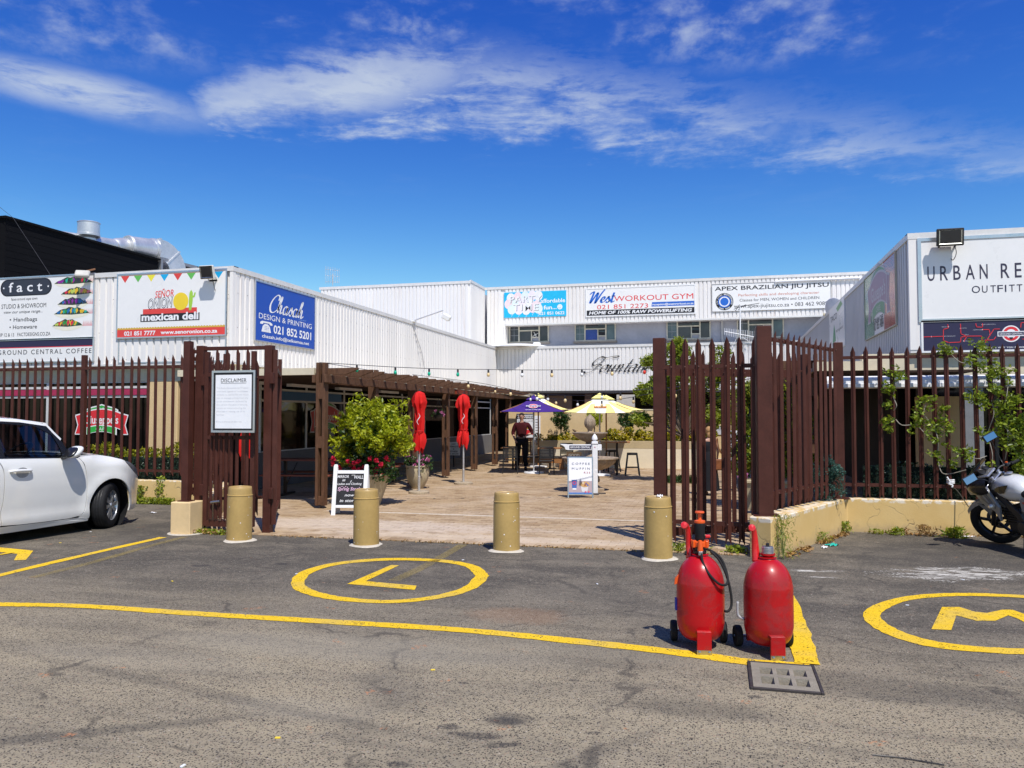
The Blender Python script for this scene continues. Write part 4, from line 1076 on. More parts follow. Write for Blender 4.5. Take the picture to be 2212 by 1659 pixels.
MB().box(Wg - .055, Wg + .055, -.055, .055, 0, zg).build('post', BROWN, pg, bevel=.006)
MB().box(.055, Wg - .055, -.03, .03, zg - .055, zg - .005).build('top_rail', BROWN, pg)
MB().box(-.30, -.055, .02, .06, zg - .09, zg - .04).build('side_rail', BROWN, pg)
MB().box(-.30, -.055, .02, .06, .50, .60).build('side_rail', BROWN, pg)
for x in (.13, Wg - .20): MB().box(x - .03, x + .03, -.09, -.03, .09, zg - .08).build('leaf_stile', BROWN, pg, bevel=.004)
MB().box(.16, Wg - .23, -.09, -.04, .085, .165).build('leaf_rail', BROWN, pg)
MB().box(.16, Wg - .23, -.09, -.04, 1.28, 1.33).build('leaf_rail', BROWN, pg)
MB().box(.16, Wg - .23, -.09, -.04, 2.15, 2.20).build('leaf_rail', BROWN, pg)
mt, ms = pale_mesh(.17, z26 - .03, .055, False), pale_mesh(.17, 1.36, .05, False)
for x in (.30, .45, .61, .76): link('pale', mt, None, pg, loc=(x, -.10, 0))
for x in (.225, .375, .53): link('pale', ms, None, pg, loc=(x, -.105, 0))
for (x, z) in [(-.0, 2.1), (0, .58), (Wg, 2.12), (Wg, .55)]: MB().cbox((x + (.075 if x == 0 else .075), -.06, z), (.05, .06, .15)).build('hinge', BROWN, pg, bevel=.003)
MB().tube([(.26, -.14, .42), (.40, -.15, .44)], .018, 10).build('pipe_end', STEEL, pg)
hg = thing('gate_leaf', 'brown palisade gate leaf folded open and seen edge on beside the pedestrian gate', 'gate', (gC.x + .09, gC.y + .0, 0), math.radians(119))
MB().box(0, .05, -.03, .03, .12, zg - .06).build('stile', BROWN, hg); MB().box(1.9, 1.95, -.03, .03, .12, zg - .06).build('stile', BROWN, hg)
MB().box(.05, 1.9, -.02, .02, .2, .26).build('rail', BROWN, hg); MB().box(.05, 1.9, -.02, .02, zg - .35, zg - .29).build('rail', BROWN, hg)
mp = pale_mesh(.1, zg - .1, .06)
for k in range(10): link('pale', mp, None, hg, loc=(.15 + k * .18, .035, 0), rot=(0, 0, PI))
fence('gate_leaf', 'rear palisade gate leaf with pointed pales standing open behind the pedestrian gate', 'gate', G(452, 1128), G(566, 1124), .08, 2.47, [.35, 2.2], n=4, seed=5)
YK[0] = .35
dcy = gB.y - .2
c0, c1 = onY(457, 934, dcy), onY(552.5, 799.5, dcy)
ds = thing('notice_board', 'framed white DISCLAIMER notice hanging on the pedestrian gate', 'sign', ((c0.x + c1.x) / 2, dcy, (c0.z + c1.z) / 2))
w_, h_ = (c1.x - c0.x), (c1.z - c0.z)
MB().box(-w_ / 2, w_ / 2, 0, .03, -h_ / 2, h_ / 2).build('board', BLACK, ds)
fb = MB(); e = .028
fb.box(-w_ / 2, w_ / 2, -.014, -.001, h_ / 2 - e, h_ / 2); fb.box(-w_ / 2, w_ / 2, -.014, -.001, -h_ / 2, -h_ / 2 + e)
fb.box(-w_ / 2, -w_ / 2 + e, -.0135, -.001, -h_ / 2 + e, h_ / 2 - e); fb.box(w_ / 2 - e, w_ / 2, -.0135, -.001, -h_ / 2 + e, h_ / 2 - e)
fb.build('frame', SILVER, ds)
k = w_ / 367.
rect(ds, 'paper', -w_ / 2 + 29 * k, w_ / 2 - 32 * k, -h_ / 2 + 30 * k, h_ / 2 - 32 * k, PRW, -.004)
zz = lambda y: h_ / 2 - (y - 117) * h_ / 522
xx = lambda x: (x - 487) * k
letters(ds, 'DISCLAIMER', xx(487), zz(216), 30 * k, K, w=217 * k, y=-.008)
rect(ds, 'underline', xx(378), xx(594), zz(226), zz(223), INK, -.007)
FAINT = flatm((.64, .64, .66), .5)
for i, (s_, w2_) in enumerate([('The Body Corporate, its Trustees', 268), ('members, agents or employees', 266), ('accepts no liability for any injury', 270), ('loss or damage arising from any', 268), ('cause whatsoever suffered by', 258),
                               ('any person inclusive of tenants,', 265), ('owners or visitors entering the', 247), ('premises or making use of its', 240), ('facilities.', 66), ('Entry is entirely at own risk.', 218)]):
    letters(ds, s_, xx(344), zz(270 + 28.2 * i + (30 if i == 9 else 0)), 12 * k, FAINT, w=w2_ * k, y=-.008, al='L')
p1, p2 = G(1653, 1113, HW), G(1815, 1077, HW)
d12 = math.atan2(p2.y - p1.y, p2.x - p1.x)
L12 = (Vector((p2.x, p2.y)) - Vector((p1.x, p1.y))).length
fence('palisade_fence', 'slanting palisade fence on low wall between the right gate and the corner post', 'fence', p1, p2, HW + .04, 2.63, [.69, 2.52],
      xs=[.17 + i * (L12 - .25) / 12.3 for i in range(13)], seed=7, pale_y=.0)
cp = thing('fence_post', 'tallest brown steel post standing at the end of the right low wall', 'post', (p1.x, p1.y, HW), .1)
hp = onY(1648, 705, p1.y).z - HW
MB().box(-.085, .085, -.085, .085, 0, hp).build('shaft', BROWN, cp, bevel=.007)
MB().box(-.14, .15, -.13, .12, -.0, .012).build('base_plate', BROWN, cp)
cp2 = thing('fence_post', 'brown steel post on the corner of the right hand low wall', 'post', (p2.x, p2.y, HW), 0)
MB().box(-.06, .06, -.06, .06, 0, onY(1812, 740, p2.y).z - HW).build('shaft', BROWN, cp2, bevel=.006)
MB().box(-.12, .12, -.1, .1, -.0, .012).build('base_plate', BROWN, cp2)
YFR = B_.y + .12
x0_, x1_ = onY(1843.4, 900, YFR).x, onY(2139.7, 900, YFR).x
dxp = (x1_ - x0_) / 10
fence('palisade_fence', 'brown palisade fence with leafy creeper on the low wall behind the motorcycle', 'fence', (p2.x + .03, YFR), (14, YFR), onY(1900, 1078, YFR).z, onY(1900, 748, YFR).z,
      [onY(1900, 771.5, YFR).z, onY(1900, 1048, YFR).z], xs=[x0_ + dxp * i - p2.x - .03 for i in range(52)], posts=[(dxp * 20.5, .08, HW, 2.6), (13.9 - p2.x, .08, HW, 2.6)], seed=8)
q0, q1 = G(1426, 1178), G(1640, 1190)
Lq = (q1 - q0).length
def leafpx(xs_px, q0, q1):
    out_ = []
    for x in xs_px:
        a_, b_ = (x - xs_px[0]) / 1, 0
        lo_, hi_ = 0.0, 1.0
        c0_ = (_R.transposed() @ (Vector((q0.x, q0.y, 0)) - Vector((0, 0, H)))); c1_ = (_R.transposed() @ (Vector((q1.x, q1.y, 0)) - Vector((0, 0, H))))
        k_ = (x - CX) / F
        tt = (k_ * -c0_.z - c0_.x) / ((c1_.x - c0_.x) - k_ * (-c1_.z + c0_.z))
        out_.append(tt * (q1 - q0).length)
    return out_
fence('palisade_gate', 'front leaf of the right hand palisade gate hanging open next to the low wall', 'gate', q0, q1, .055, onY(1540, 729, (q0.y + q1.y) / 2).z, [.30, 2.21],
      xs=leafpx([1454.3, 1484, 1513.8, 1543.5, 1573.5, 1603.5, 1634], q0, q1), posts=[(.0, .15, .05, 2.58)], seed=9, w=.072, rail_h=.05)
r0, r1 = G(1436, 1171), G(1750, 1156)
fence('palisade_gate', 'rear leaf of the right hand palisade gate with a thick bottom rail', 'gate', r0, r1, .10, 2.45, [.13, 2.17],
      xs=leafpx([1478, 1499, 1522, 1564, 1586, 1609, 1627, 1670, 1688, 1706, 1722], r0, r1), posts=[(.0, .05, .05, 2.4), ((r1 - r0).length, .10, .0, 2.44)], seed=10, w=.066, rail_h=.10)
# ==== SIGNS
YK[0] = .2
def signboard(name, label, plane, xa, xb_, ya, yb_, z_at='mid', side=None, frame=SILVER, fw=.03, face=SIGNW, thick=.035, cat='sign', off=.06):
    """board on a facade; xa..xb, ya..yb as surveyed at the left edge"""
    if side is None:
        a = onY(xa, yb_, plane); c_ = onY(xb_, ya, plane)
        a0 = onY(xa, ya, plane); cx_, cy_ = (a.x + c_.x) / 2, plane - off; rz = 0; w_ = c_.x - a.x; z0, z1 = a.z, a0.z
    else:
        a = onX(xa, yb_, plane); a0 = onX(xa, ya, plane); c_ = onX(xb_, yb_, plane)
        cy_ = (a.y + c_.y) / 2; cx_ = plane + off * side; rz = PI / 2 * side; w_ = abs(c_.y - a.y); z0, z1 = a.z, a0.z
    h_ = z1 - z0
    s_ = thing(name, label, cat, (cx_, cy_, (z0 + z1) / 2), rz)
    MB().box(-w_ / 2, w_ / 2, 0, thick, -h_ / 2, h_ / 2).build('board', face, s_)
    if frame:
        fb = MB()
        fb.box(-w_ / 2 - fw, w_ / 2 + fw, -.012, .02, h_ / 2, h_ / 2 + fw); fb.box(-w_ / 2 - fw, w_ / 2 + fw, -.012, .02, -h_ / 2 - fw, -h_ / 2)
        fb.box(-w_ / 2 - fw, -w_ / 2, -.0115, .02, -h_ / 2, h_ / 2); fb.box(w_ / 2, w_ / 2 + fw, -.0115, .02, -h_ / 2, h_ / 2)
        fb.build('frame', frame, s_)
    return s_, w_, h_
xl_f = -8
s_, w_, h_ = signboard('shop_sign', 'white sign reading fact with a stack of bright patterned cushions', YL, xl_f, 207, 605, 734)
k = w_ / (207 - xl_f); X = lambda x: (x - (207 + xl_f) / 2) * k; Z = lambda y: (669.5 - y) * h_ / 129
def pill(x0, x1, z0, z1, n=10):
    r = (z1 - z0) / 2; return circ(x1 - r, (z0 + z1) / 2, r, n, -PI / 2, PI / 2) + circ(x0 + r, (z0 + z1) / 2, r, n, PI / 2, PI * 1.5)
flat(s_, 'plaque', pill(X(4), X(118), Z(643), Z(607)), K, -.006)
ring_ = pill(X(7), X(115), Z(640.5), Z(609.5)); flat(s_, 'plaque_inner', ring_, flatm((.03, .035, .05)), -.009)
letters(s_, 'f a c t', X(60), Z(634), 18 * k, PRW, w=74 * k, y=-.013, bold=.01)
for xx_ in (11.5, 110): flat(s_, 'rivet', circ(X(xx_), Z(625), 1.6 * k, 10), PRW, -.012)
letters(s_, 'faces around cape town', X(58), Z(652), 5 * k, INK, w=58 * k)
letters(s_, 'STUDIO & SHOWROOM', X(57), Z(669), 8.5 * k, INK, w=99 * k)
letters(s_, 'view our unique range...', X(56), Z(679.5), 5.5 * k, INK, w=86 * k, shear=.3)
letters(s_, '• Handbags', X(57), Z(697), 7.5 * k, INK, w=61 * k, bold=.005)
letters(s_, '• Homeware', X(57), Z(713), 7.5 * k, INK, w=61 * k, bold=.005)
letters(s_, 'SHOP 12 & 13   FACTDESIGNS.CO.ZA', X(55), Z(728.5), 6.5 * k, INK, w=124 * k)
PAL = [(.65, .02, .05), (.02, .28, .05), (.75, .45, .02), (.25, .02, .30), (.01, .15, .4), (.03, .03, .04), (.02, .4, .3), (.8, .2, .25), (.5, .6, .1)]
rr = random.Random(5)
for i, (yc, xl_, xr_, pal) in enumerate([(618, 123, 206, [0, 1, 3, 5, 6]), (641, 138, 205, [0, 7, 2, 8]), (662, 131, 196, [3, 5, 4, 5]), (682, 124, 200, [4, 6, 2, 1]), (707, 121, 186, [1, 0, 2, 8])]):
    for q in range(9):
        xq = X(186 + q * 2.3); zq = Z(yc - 4); flat(s_, 'fringe', [(xq, zq - 7 * k), (xq + 1.3 * k, zq - 7 * k), (xq + (.5 + rr.random()) * k, zq + 3 * k)], flatm((.62, .03, .07)), -.005)
    xm = (xl_ + xr_) / 2; hw = (xr_ - xl_) / 2; hh = 13.5
    up = [(X(xl_ + 2 * hw * j / 12), Z(yc + 3 - (hh * math.sin(PI * j / 12) ** .8) * (1 + .12 * math.sin(j * 2.1 + i)))) for j in range(13)]
    dn = [(X(xl_ + 2 * hw * j / 12), Z(yc + 3 + (hh * .75 * math.sin(PI * j / 12) ** .6) * (1 if i < 5 else .1))) for j in range(13)]
    flat(s_, 'cushion', dn + [(X(xr_), Z(yc + 1))] + [(X(xl_), Z(yc + 1))], flatm((.80, .77, .62)), -.008)
    flat(s_, 'cushion_cover', up + [(X(xr_ - 4), Z(yc + 3)), (X(xm), Z(yc + 5)), (X(xl_ + 4), Z(yc + 3))], flatm((.03, .05, .03)), -.011)
    for q in range(22):
        xc_ = xl_ + hw * .2 + rr.random() * hw * 1.55; wd = 4 + rr.random() * 9; tp = hh * math.sin(PI * (xc_ - xl_) / (2 * hw)) ** .7
        a_ = rr.uniform(-3, 3)
        flat(s_, 'petal', [(X(xc_), Z(yc + 3)), (X(xc_ + wd * .5), Z(yc + 2 - tp * .4)), (X(xc_ + wd * .3 + a_), Z(yc + 3 - tp * .93)), (X(xc_ - wd * .2), Z(yc + 2 - tp * .5))], flatm(PAL[pal[rr.randrange(len(pal))]]), -.013 - q * .0006)
s_, w_, h_ = signboard('shop_sign', 'white sign lettered GROUND CENTRAL COFFEE with a navy band above', YL, xl_f, 205.5, 738, 783)
k = w_ / (205.5 - xl_f); X = lambda x: (x - (205.5 + xl_f) / 2) * k
rect(s_, 'band', -w_ / 2, w_ / 2, h_ / 2 - 12 * k, h_ / 2, NAVY, -.005); rect(s_, 'band_line', -w_ / 2, w_ / 2, h_ / 2 - 13.4 * k, h_ / 2 - 12 * k, PRR, -.005)
letters(s_, 'GROUND CENTRAL COFFEE', X(101.5), -h_ / 2 + 13 * k, 8.6 * k, K, w=203 * k, y=-.012, spacing=1.3)
s_, w_, h_ = signboard('shop_sign', 'white mexican deli sign with coloured bunting along its top edge', YL, 258, 492, 596, 729.5)
k = w_ / 1107.; X = lambda x: (x - 717) * k; Z = lambda y: (545 - y) * k * (h_ / (628 * k) if True else 1)
BUNT = [PRR, flatm((.12, .45, .08)), PRY, flatm((.01, .38, .70))]
BUNT = [flatm((.72, .06, .05)), flatm((.13, .48, .09)), flatm((.85, .75, .05)), flatm((.01, .40, .72))]
for i in range(8):
    xc_ = 235 + i * 137.5
    flat(s_, 'pennant', [(X(xc_ - 45), Z(243)), (X(xc_), Z(312)), (X(xc_ + 45), Z(243))], BUNT[i % 4], -.006)
rect(s_, 'bunting_cord', X(195), X(1250), Z(243), Z(240), flatm((.6, .2, .1)), -.008)
rect(s_, 'red_block', X(430), X(985), Z(655), Z(585), flatm((.72, .06, .05)), -.006)
rect(s_, 'footer', -w_ / 2, w_ / 2, -h_ / 2, -h_ / 2 + 68 * k, flatm((.72, .06, .05)), -.006)
pts = [(-w_ / 2, -h_ / 2 + 66 * k)] + [(w_ / 2, -h_ / 2 + 66 * k)]
zig = []
for i in range(81): zig.append((w_ / 2 - w_ * i / 80, -h_ / 2 + (78 + (8 if i % 2 else 0)) * k))
flat(s_, 'zigzag_trim', [(-w_ / 2, -h_ / 2 + 66 * k), (w_ / 2, -h_ / 2 + 66 * k)] + zig, flatm((.62, .40, .06)), -.008)
for dx_, dz_ in ((-7, 0), (7, 0), (0, 7), (0, -7)): pass
def outlined(s_, txt, x, z, h, w, fg, bgm, o=6, y=-.014, shear=0, bold=.02, rot=0):
    letters(s_, txt, x, z, h, bgm, w=w + o * k * 2, y=y, shear=shear, bold=bold + .045, rot=rot, name='lettering_outline')
    letters(s_, txt, x, z, h, fg, w=w, y=y - .004, shear=shear, bold=bold, rot=rot)
outlined(s_, 'SEÑOR', X(652), Z(470), 62 * k, 195 * k, flatm((.72, .06, .05)), PRW, shear=.2, bold=.012, rot=.05)
outlined(s_, 'ONION', X(612), Z(578), 92 * k, 245 * k, PRW, K, shear=.2, bold=-.005, rot=.05)
rect(s_, 'lettering_ground', X(405), X(1013), Z(712), Z(636), K, -.010)
letters(s_, 'mexican deli', X(710), Z(700), 66 * k, PRW, w=585 * k, y=-.016, bold=.035)
letters(s_, '021 851 7777', X(400), -h_ / 2 + 14 * k, 38 * k, PRW, w=330 * k, y=-.012, bold=.03)
letters(s_, 'www.senoronion.co.za', X(905), -h_ / 2 + 18 * k, 34 * k, PRW, w=575 * k, y=-.012, bold=.03)
flat(s_, 'yellow_disc', circ(X(820), Z(520), 78 * k, 28), flatm((.85, .62, .03)), -.012)
CG = flatm((.35, .60, .06))
flat(s_, 'cactus', pill(X(903), X(903) + .001, Z(615), Z(412)) if False else [(X(905), Z(612)), (X(928), Z(612)), (X(942), Z(520)), (X(942), Z(440)), (X(925), Z(410)), (X(908), Z(440)), (X(902), Z(520))], CG, -.016)
flat(s_, 'cactus_arm', [(X(940), Z(490)), (X(962), Z(482)), (X(972), Z(440)), (X(958), Z(438)), (X(950), Z(468)), (X(940), Z(470))], CG, -.017)
ef = thing('sign_frame', 'empty grey sign frame screwed over ribs under the mexican deli sign', 'sign frame', (0, YL - .05, 0))
a, c_ = onY(258, 786, YL), onY(492, 733, YL)
fb = MB(); fb.box(a.x, a.x + .03, 0, .02, a.z, c_.z); fb.box(c_.x - .03, c_.x, 0, .02, a.z, c_.z); fb.box(a.x + .03, c_.x - .03, 0, .02, a.z, a.z + .03)
fb.build('frame', SILVER, ef)
s_, w_, h_ = signboard('shop_sign', 'deep blue Chasah design and printing sign on the white side wall', XL, 545.8, 673.8, 606.6, 733.7, side=1, face=PRB, frame=SILVER, fw=.025)
U = lambda f: (f - .5) * w_; V = lambda f: (.5 - f) * h_
script(s_, 'Chasah', U(.20), V(.46), h_ * .15, PRW, wid=.26, shear=.25, w=w_ * .58, rot=.0)
letters(s_, 'DESIGN & PRINTING', 0, V(.62), h_ * .10, PRW, w=w_ * .9, y=-.012)
letters(s_, 'Since 2013', U(.77), V(.50), h_ * .022, flatm((.3, .5, .8)), w=w_ * .13, y=-.012)
letters(s_, '021 852 5201', U(.61), V(.83), h_ * .145, PRW, w=w_ * .66, y=-.012, bold=.025)
letters(s_, 'chasah.info@telkomsa.net', U(.5), V(.94), h_ * .06, PRW, w=w_ * .8, y=-.012, bold=.015)
flat(s_, 'phone_body', [(U(.09), V(.84)), (U(.24), V(.84)), (U(.22), V(.74)), (U(.19), V(.70)), (U(.14), V(.70)), (U(.11), V(.74))], PRW, -.012)
flat(s_, 'phone_handset', [(U(.07), V(.71)), (U(.07), V(.68)), (U(.10), V(.655)), (U(.23), V(.655)), (U(.26), V(.68)), (U(.26), V(.71)), (U(.22), V(.71)), (U(.21), V(.685)), (U(.12), V(.685)), (U(.11), V(.71))], PRW, -.013)
dd = MB()
for i in range(3):
    for j in range(3): dd.cbox((U(.14 + i * .024), -.014, V(.745 + j * .026)), (.02, .001, .014))
tag(dd.build('phone_keys', PRB, s_), kind='stuff')
s_, w_, h_ = signboard('shop_sign', 'bright blue party time sign with pale balloons on the back wall', UY, 1089.5, 1223.5, 632.7, 687, face=PRC, frame=None)
k = w_ / 665.; X = lambda x: (x - 482) * k; Z = lambda y: (360 - y) * h_ / 276
bal = [flatm((.80, .80, .84)), flatm((.84, .68, .70)), flatm((.70, .80, .82)), flatm((.82, .75, .84))]
rr = random.Random(11)
for i, (x_, y_) in enumerate([(225, 285), (300, 275), (380, 270), (455, 265), (520, 270), (200, 350), (280, 350), (350, 350), (430, 350), (505, 370), (235, 410), (310, 415), (390, 420), (460, 400), (520, 410)]):
    flat(s_, 'balloon', circ(X(x_), Z(y_), 46 * k, 20, rz=52 * k), bal[i % 4], -.005 - i * .0005)
    if i > 9:
        px_ = [(X(x_ + 6 * math.sin(q * 1.3)), Z(y_ + 50 + q * 6)) for q in range(6)]
        flat(s_, 'balloon_string', px_ + [(a_ + 3 * k, b2) for a_, b2 in px_[::-1]], PRW, -.014)
for s1, x_, z_, w2_ in (('PARTY', 385, 335, 345), ('TIME', 383, 425, 275)):
    letters(s_, s1, X(x_ + 6), Z(z_ + 5), 72 * k, flatm((.2, .2, .22)), w=w2_ * k, y=-.016, spacing=1.1, bold=.006, name='lettering_shade')
    letters(s_, s1, X(x_), Z(z_), 72 * k, PRW, w=w2_ * k, y=-.020, spacing=1.1, bold=.0)
letters(s_, 'affordable', X(675), Z(348), 42 * k, PRW, w=258 * k, y=-.016, bold=.02)
letters(s_, 'fun...', X(645), Z(420), 42 * k, PRW, w=138 * k, y=-.016, bold=.02)
letters(s_, '021 851 0622', X(662), Z(478), 32 * k, PRW, w=270 * k, y=-.016, bold=.02)
flat(s_, 'smiling_face', circ(X(748), Z(398), 27 * k, 24), PRW, -.016)
ring(s_, 'smile', X(748), Z(396), 13 * k, 17 * k, PRC, -.019, PI * 1.1, PI * 1.9, 12)
for e_ in (-9, 9): flat(s_, 'eye', circ(X(748 + e_), Z(388), 3.5 * k, 8), PRC, -.019)
s_, w_, h_ = signboard('shop_sign', 'white workout gym sign with red and blue lettering over a black strip', UY, 1267.9, 1499.8, 625.7, 683, frame=WPAINT, fw=.05)
k = w_ / 1150.; X = lambda x: (x - 1610) * k
BL = flatm((.015, .13, .55))
Z = lambda y: (326 - y) * h_ / 288
script(s_, 'West', X(1055), Z(330), 62 * k, BL, wid=.32, shear=.2, w=275 * k)
letters(s_, 'WORKOUT GYM', X(1755), Z(322), 60 * k, PRR, w=840 * k, y=-.014, bold=0.0)
letters(s_, '021 851 2273', X(1425), Z(402), 50 * k, PRR, w=550 * k, y=-.014)
flat(s_, 'blue_strip', [(X(1735), Z(392)), (X(2185), Z(392)), (X(2185), Z(345)), (X(1742), Z(345))], BL, -.006)
letters(s_, 'reception@westworkout.co.za', X(1960), Z(380), 22 * k, PRW, w=430 * k, y=-.014, bold=.02)
rect(s_, 'black_strip', -w_ / 2, w_ / 2, -h_ / 2, -h_ / 2 + 60 * k, K, -.006)
letters(s_, 'HOME OF 100% RAW POWERLIFTING', 0, -h_ / 2 + 15 * k, 34 * k, PRW, w=1100 * k, y=-.014, bold=.03, shear=.2)
s_, w_, h_ = signboard('shop_sign', 'wide white jiu jitsu school sign with a round blue and black badge', UY, 1538.7, 1793.9, 615.7, 673.6, frame=pm('thin_dark_frame', (.2, .2, .2), .5), fw=.015)
k = w_ / 1265.; X = lambda x: (x - 1075) * k; Z = lambda y: (273 - y) * h_ / 292
letters(s_, 'APEX BRAZILIAN JIU JITSU', X(1080), Z(194), 48 * k, K, w=1215 * k, y=-.014, bold=.012)
letters(s_, 'Perfecting skills and developing character', X(1160), Z(264), 30 * k, flatm((.62, .22, .14)), w=860 * k, y=-.014)
letters(s_, 'Classes for MEN, WOMEN and CHILDREN', X(1165), Z(320), 32 * k, INK, w=845 * k, y=-.014)
letters(s_, 'www.apex-jiujitsu.co.za • 083 462 9089', X(1178), Z(388), 44 * k, K, w=995 * k, y=-.014)
bx_, bz_ = X(577), Z(315)
flat(s_, 'badge', circ(bx_, bz_, 98 * k, 40), K, -.006)
ring(s_, 'badge_ring', bx_, bz_, 62 * k, 70 * k, BL, -.009)
flat(s_, 'badge_disc', circ(bx_, bz_, 62 * k, 32), BL, -.009)
ring(s_, 'badge_belt', bx_, bz_, 46 * k, 58 * k, PRW, -.012)
def arctext(s_, txt, cx_, cz_, r, h, mat, a_mid, span, y, inward=False):
    n = len(txt)
    for i, ch in enumerate(txt):
        if ch == ' ': continue
        f = (i + .5) / n - .5
        a_ = a_mid - span * f if not inward else a_mid + span * f
        rt = a_ - PI / 2 if not inward else a_ + PI / 2
        rr_ = r if not inward else r + h
        letters(s_, ch, cx_ + rr_ * math.cos(a_), cz_ + rr_ * math.sin(a_), h, mat, y=y, rot=rt, bold=.02)
arctext(s_, 'JIU JITSU BROTHERHOOD', bx_, bz_, 75 * k, 17 * k, PRW, PI / 2, 4.0, -.012)
arctext(s_, 'CAPE TOWN', bx_, bz_, 75 * k, 17 * k, PRW, -PI / 2, 1.5, -.012, True)
ft = thing('wall_lettering', 'black ornate script letters reading Fountain fixed to the white ribbed wall', 'lettering', (onY(1249, 800, YFW).x, YFW - .075, onY(1249, 804, YFW).z))
Wf = onY(1392, 800, YFW).x - onY(1249, 800, YFW).x
script(ft, 'Fountain', .35, 0, .30, K, wid=.22, shear=.5, w=Wf * .93, y=0, contrast=.88)
s_, w_, h_ = signboard('shop_sign', 'large white outfitters sign in a silver frame on the right hand shop front', YR, 1990.6, 2335, 523.4, 690, fw=.055)
k = w_ / (2335 - 1990.6); X = lambda x: (x - (2335 + 1990.6) / 2) * k; Z = lambda y: (606.7 - y) * h_ / 166.6
DN = flatm((.035, .03, .06)); cv_ = lambda x: (3200 + x * .4098) * .5575
def cond(s_, txt, xl_, xr_, y_, h): letters(s_, txt, (X(xl_) + X(xr_)) / 2, Z(y_), h * k, DN, w=(xr_ - xl_) * k, y=-.014, bold=.004)
for ch, a_, b_ in zip('URBANRE', (962, 1085, 1212, 1330, 1462, 1660, 1790), (1032, 1160, 1282, 1415, 1537, 1740, 1852)):
    cond(s_, ch, cv_(a_), cv_(b_), 608.5, 37)
for ch, xa_ in zip('OUTFITTERS', [2100, 2122, 2140, 2155, 2171, 2180, 2196, 2213, 2229, 2245]):
    wd = 18 if ch == 'O' else 3 if ch == 'I' else 12
    letters(s_, ch, X(xa_ + wd / 2), Z(638), 18 * k, DN, w=wd * k, y=-.014)
s_, w_, h_ = signboard('shop_sign', 'dark navy coffee sign with a red tube map and round emblem behind the fence', YR, 1993, 2335, 697.5, 759, face=NAVY, fw=.03, frame=WPAINT)
k = w_ / (2335 - 1993); X = lambda x: (x - (2335 + 1993) / 2) * k; Z = lambda y: (728.2 - y) * k
cv = lambda x, y: ((3200 + x * .4098) * .5575, (820 + y * .4098) * .5575)
def rline(pts):
    q = [cv(*p) for p in pts]; mb = MB()
    for a_, b_ in zip(q[:-1], q[1:]): mb.bar((X(a_[0]), -.008, Z(a_[1])), (X(b_[0]), -.008, Z(b_[1])), .004, 1.5 * k, up=(0, 1, 0)) if False else None
    vs, fs = [], []
    for a_, b_ in zip(q[:-1], q[1:]):
        A3, B3 = Vector((X(a_[0]), 0, Z(a_[1]))), Vector((X(b_[0]), 0, Z(b_[1]))); d_ = (B3 - A3).normalized(); n_ = Vector((-d_.z, 0, d_.x)) * .8 * k; d_ = d_ * .6 * k
        b0 = len(vs); vs += [tuple(A3 - n_ - d_), tuple(A3 + n_ - d_), tuple(B3 + n_ + d_), tuple(B3 - n_ + d_)]; fs.append((b0, b0 + 1, b0 + 2, b0 + 3))
    vs = [(a_, -.006, b_) for a_, _, b_ in vs]
    me = bpy.data.meshes.new('map_line'); me.from_pydata(vs, [], fs); link('map_line', me, PRR, s_)
rline([(918, 1188), (1110, 1186)]); rline([(1155, 1062), (1160, 1100), (1112, 1112), (1110, 1230), (1160, 1255), (1275, 1252), (1280, 1200), (1335, 1190), (1475, 1192), (1480, 1238), (1590, 1235), (1610, 1205)])
rline([(1278, 1060), (1280, 1165), (1335, 1192), (1308, 1245)]); rline([(1425, 1060), (1430, 1095), (1488, 1100), (1488, 1060)]); rline([(1488, 1125), (1550, 1125), (1558, 1175)]); rline([(1510, 1262), (1595, 1122), (1648, 1122)])
rline([(1845, 1110), (1850, 1062), (1920, 1062)]); rline([(1860, 1235), (1960, 1235), (1990, 1150), (2200, 1150)]); rline([(2050, 1062), (2060, 1230), (2200, 1235)])
for (x_, y_) in [(995, 1188), (1160, 1085), (1110, 1186), (1278, 1105), (1335, 1192), (1487, 1072), (1488, 1126), (1558, 1175), (1308, 1242)]:
    q = cv(x_, y_); flat(s_, 'map_stop', circ(X(q[0]), Z(q[1]), 1.7 * k, 10), PRW, -.010)
for (t__, x_, y_) in [('TERMICA', 1125, 1090), ('HOT CHOCOLATE', 1170, 1190), ('MOCHA', 1315, 1108), ('CAPPUCCINO', 1440, 1130), ('RED CAPPUCCINO', 1550, 1075), ('SOLO', 1335, 1178), ('HAZELNUT', 1355, 1246)]:
    q = cv(x_, y_); letters(s_, t__, X(q[0]), Z(q[1]), 2.0 * k, flatm((.6, .6, .65)), y=-.010, w=len(t__) * 2.0 * k)
q = cv(1755, 1175); roundel(s_, X(q[0]), Z(q[1]), 20 * k, y=-.010)
letters(s_, "THAT'S WHY YOU DRINK COFFEE", X(cv(1755, 0)[0]), -h_ / 2 + 3.5 * k, 3.6 * k, PRW, w=110 * k, y=-.012, bold=.02, spacing=1.2)
s_, w_, h_ = signboard('shop_sign', 'tricolour cafe sign in shade on the grey side wall of the right wing', XR, 1876, 1944.5, 603.3, 734.6, side=-1, frame=pm('cream_frame', (.55, .52, .42), .6), fw=.02)
rect(s_, 'green_stripe', -w_ / 2, -w_ * .16, -h_ / 2, h_ / 2, flatm((.03, .22, .12), .15, 'gloss_green'), -.004); rect(s_, 'red_stripe', w_ * .16, w_ / 2, -h_ / 2, h_ / 2, flatm((.42, .03, .03), .15, 'gloss_red'), -.004)
giuseppe(s_, -.05, .12, w_ * .74, pal=[(.52, .50, .52), (.40, .26, .33), (.16, .36, .18)])  # paler palette: sky reflection on the glossy face put into the print colours
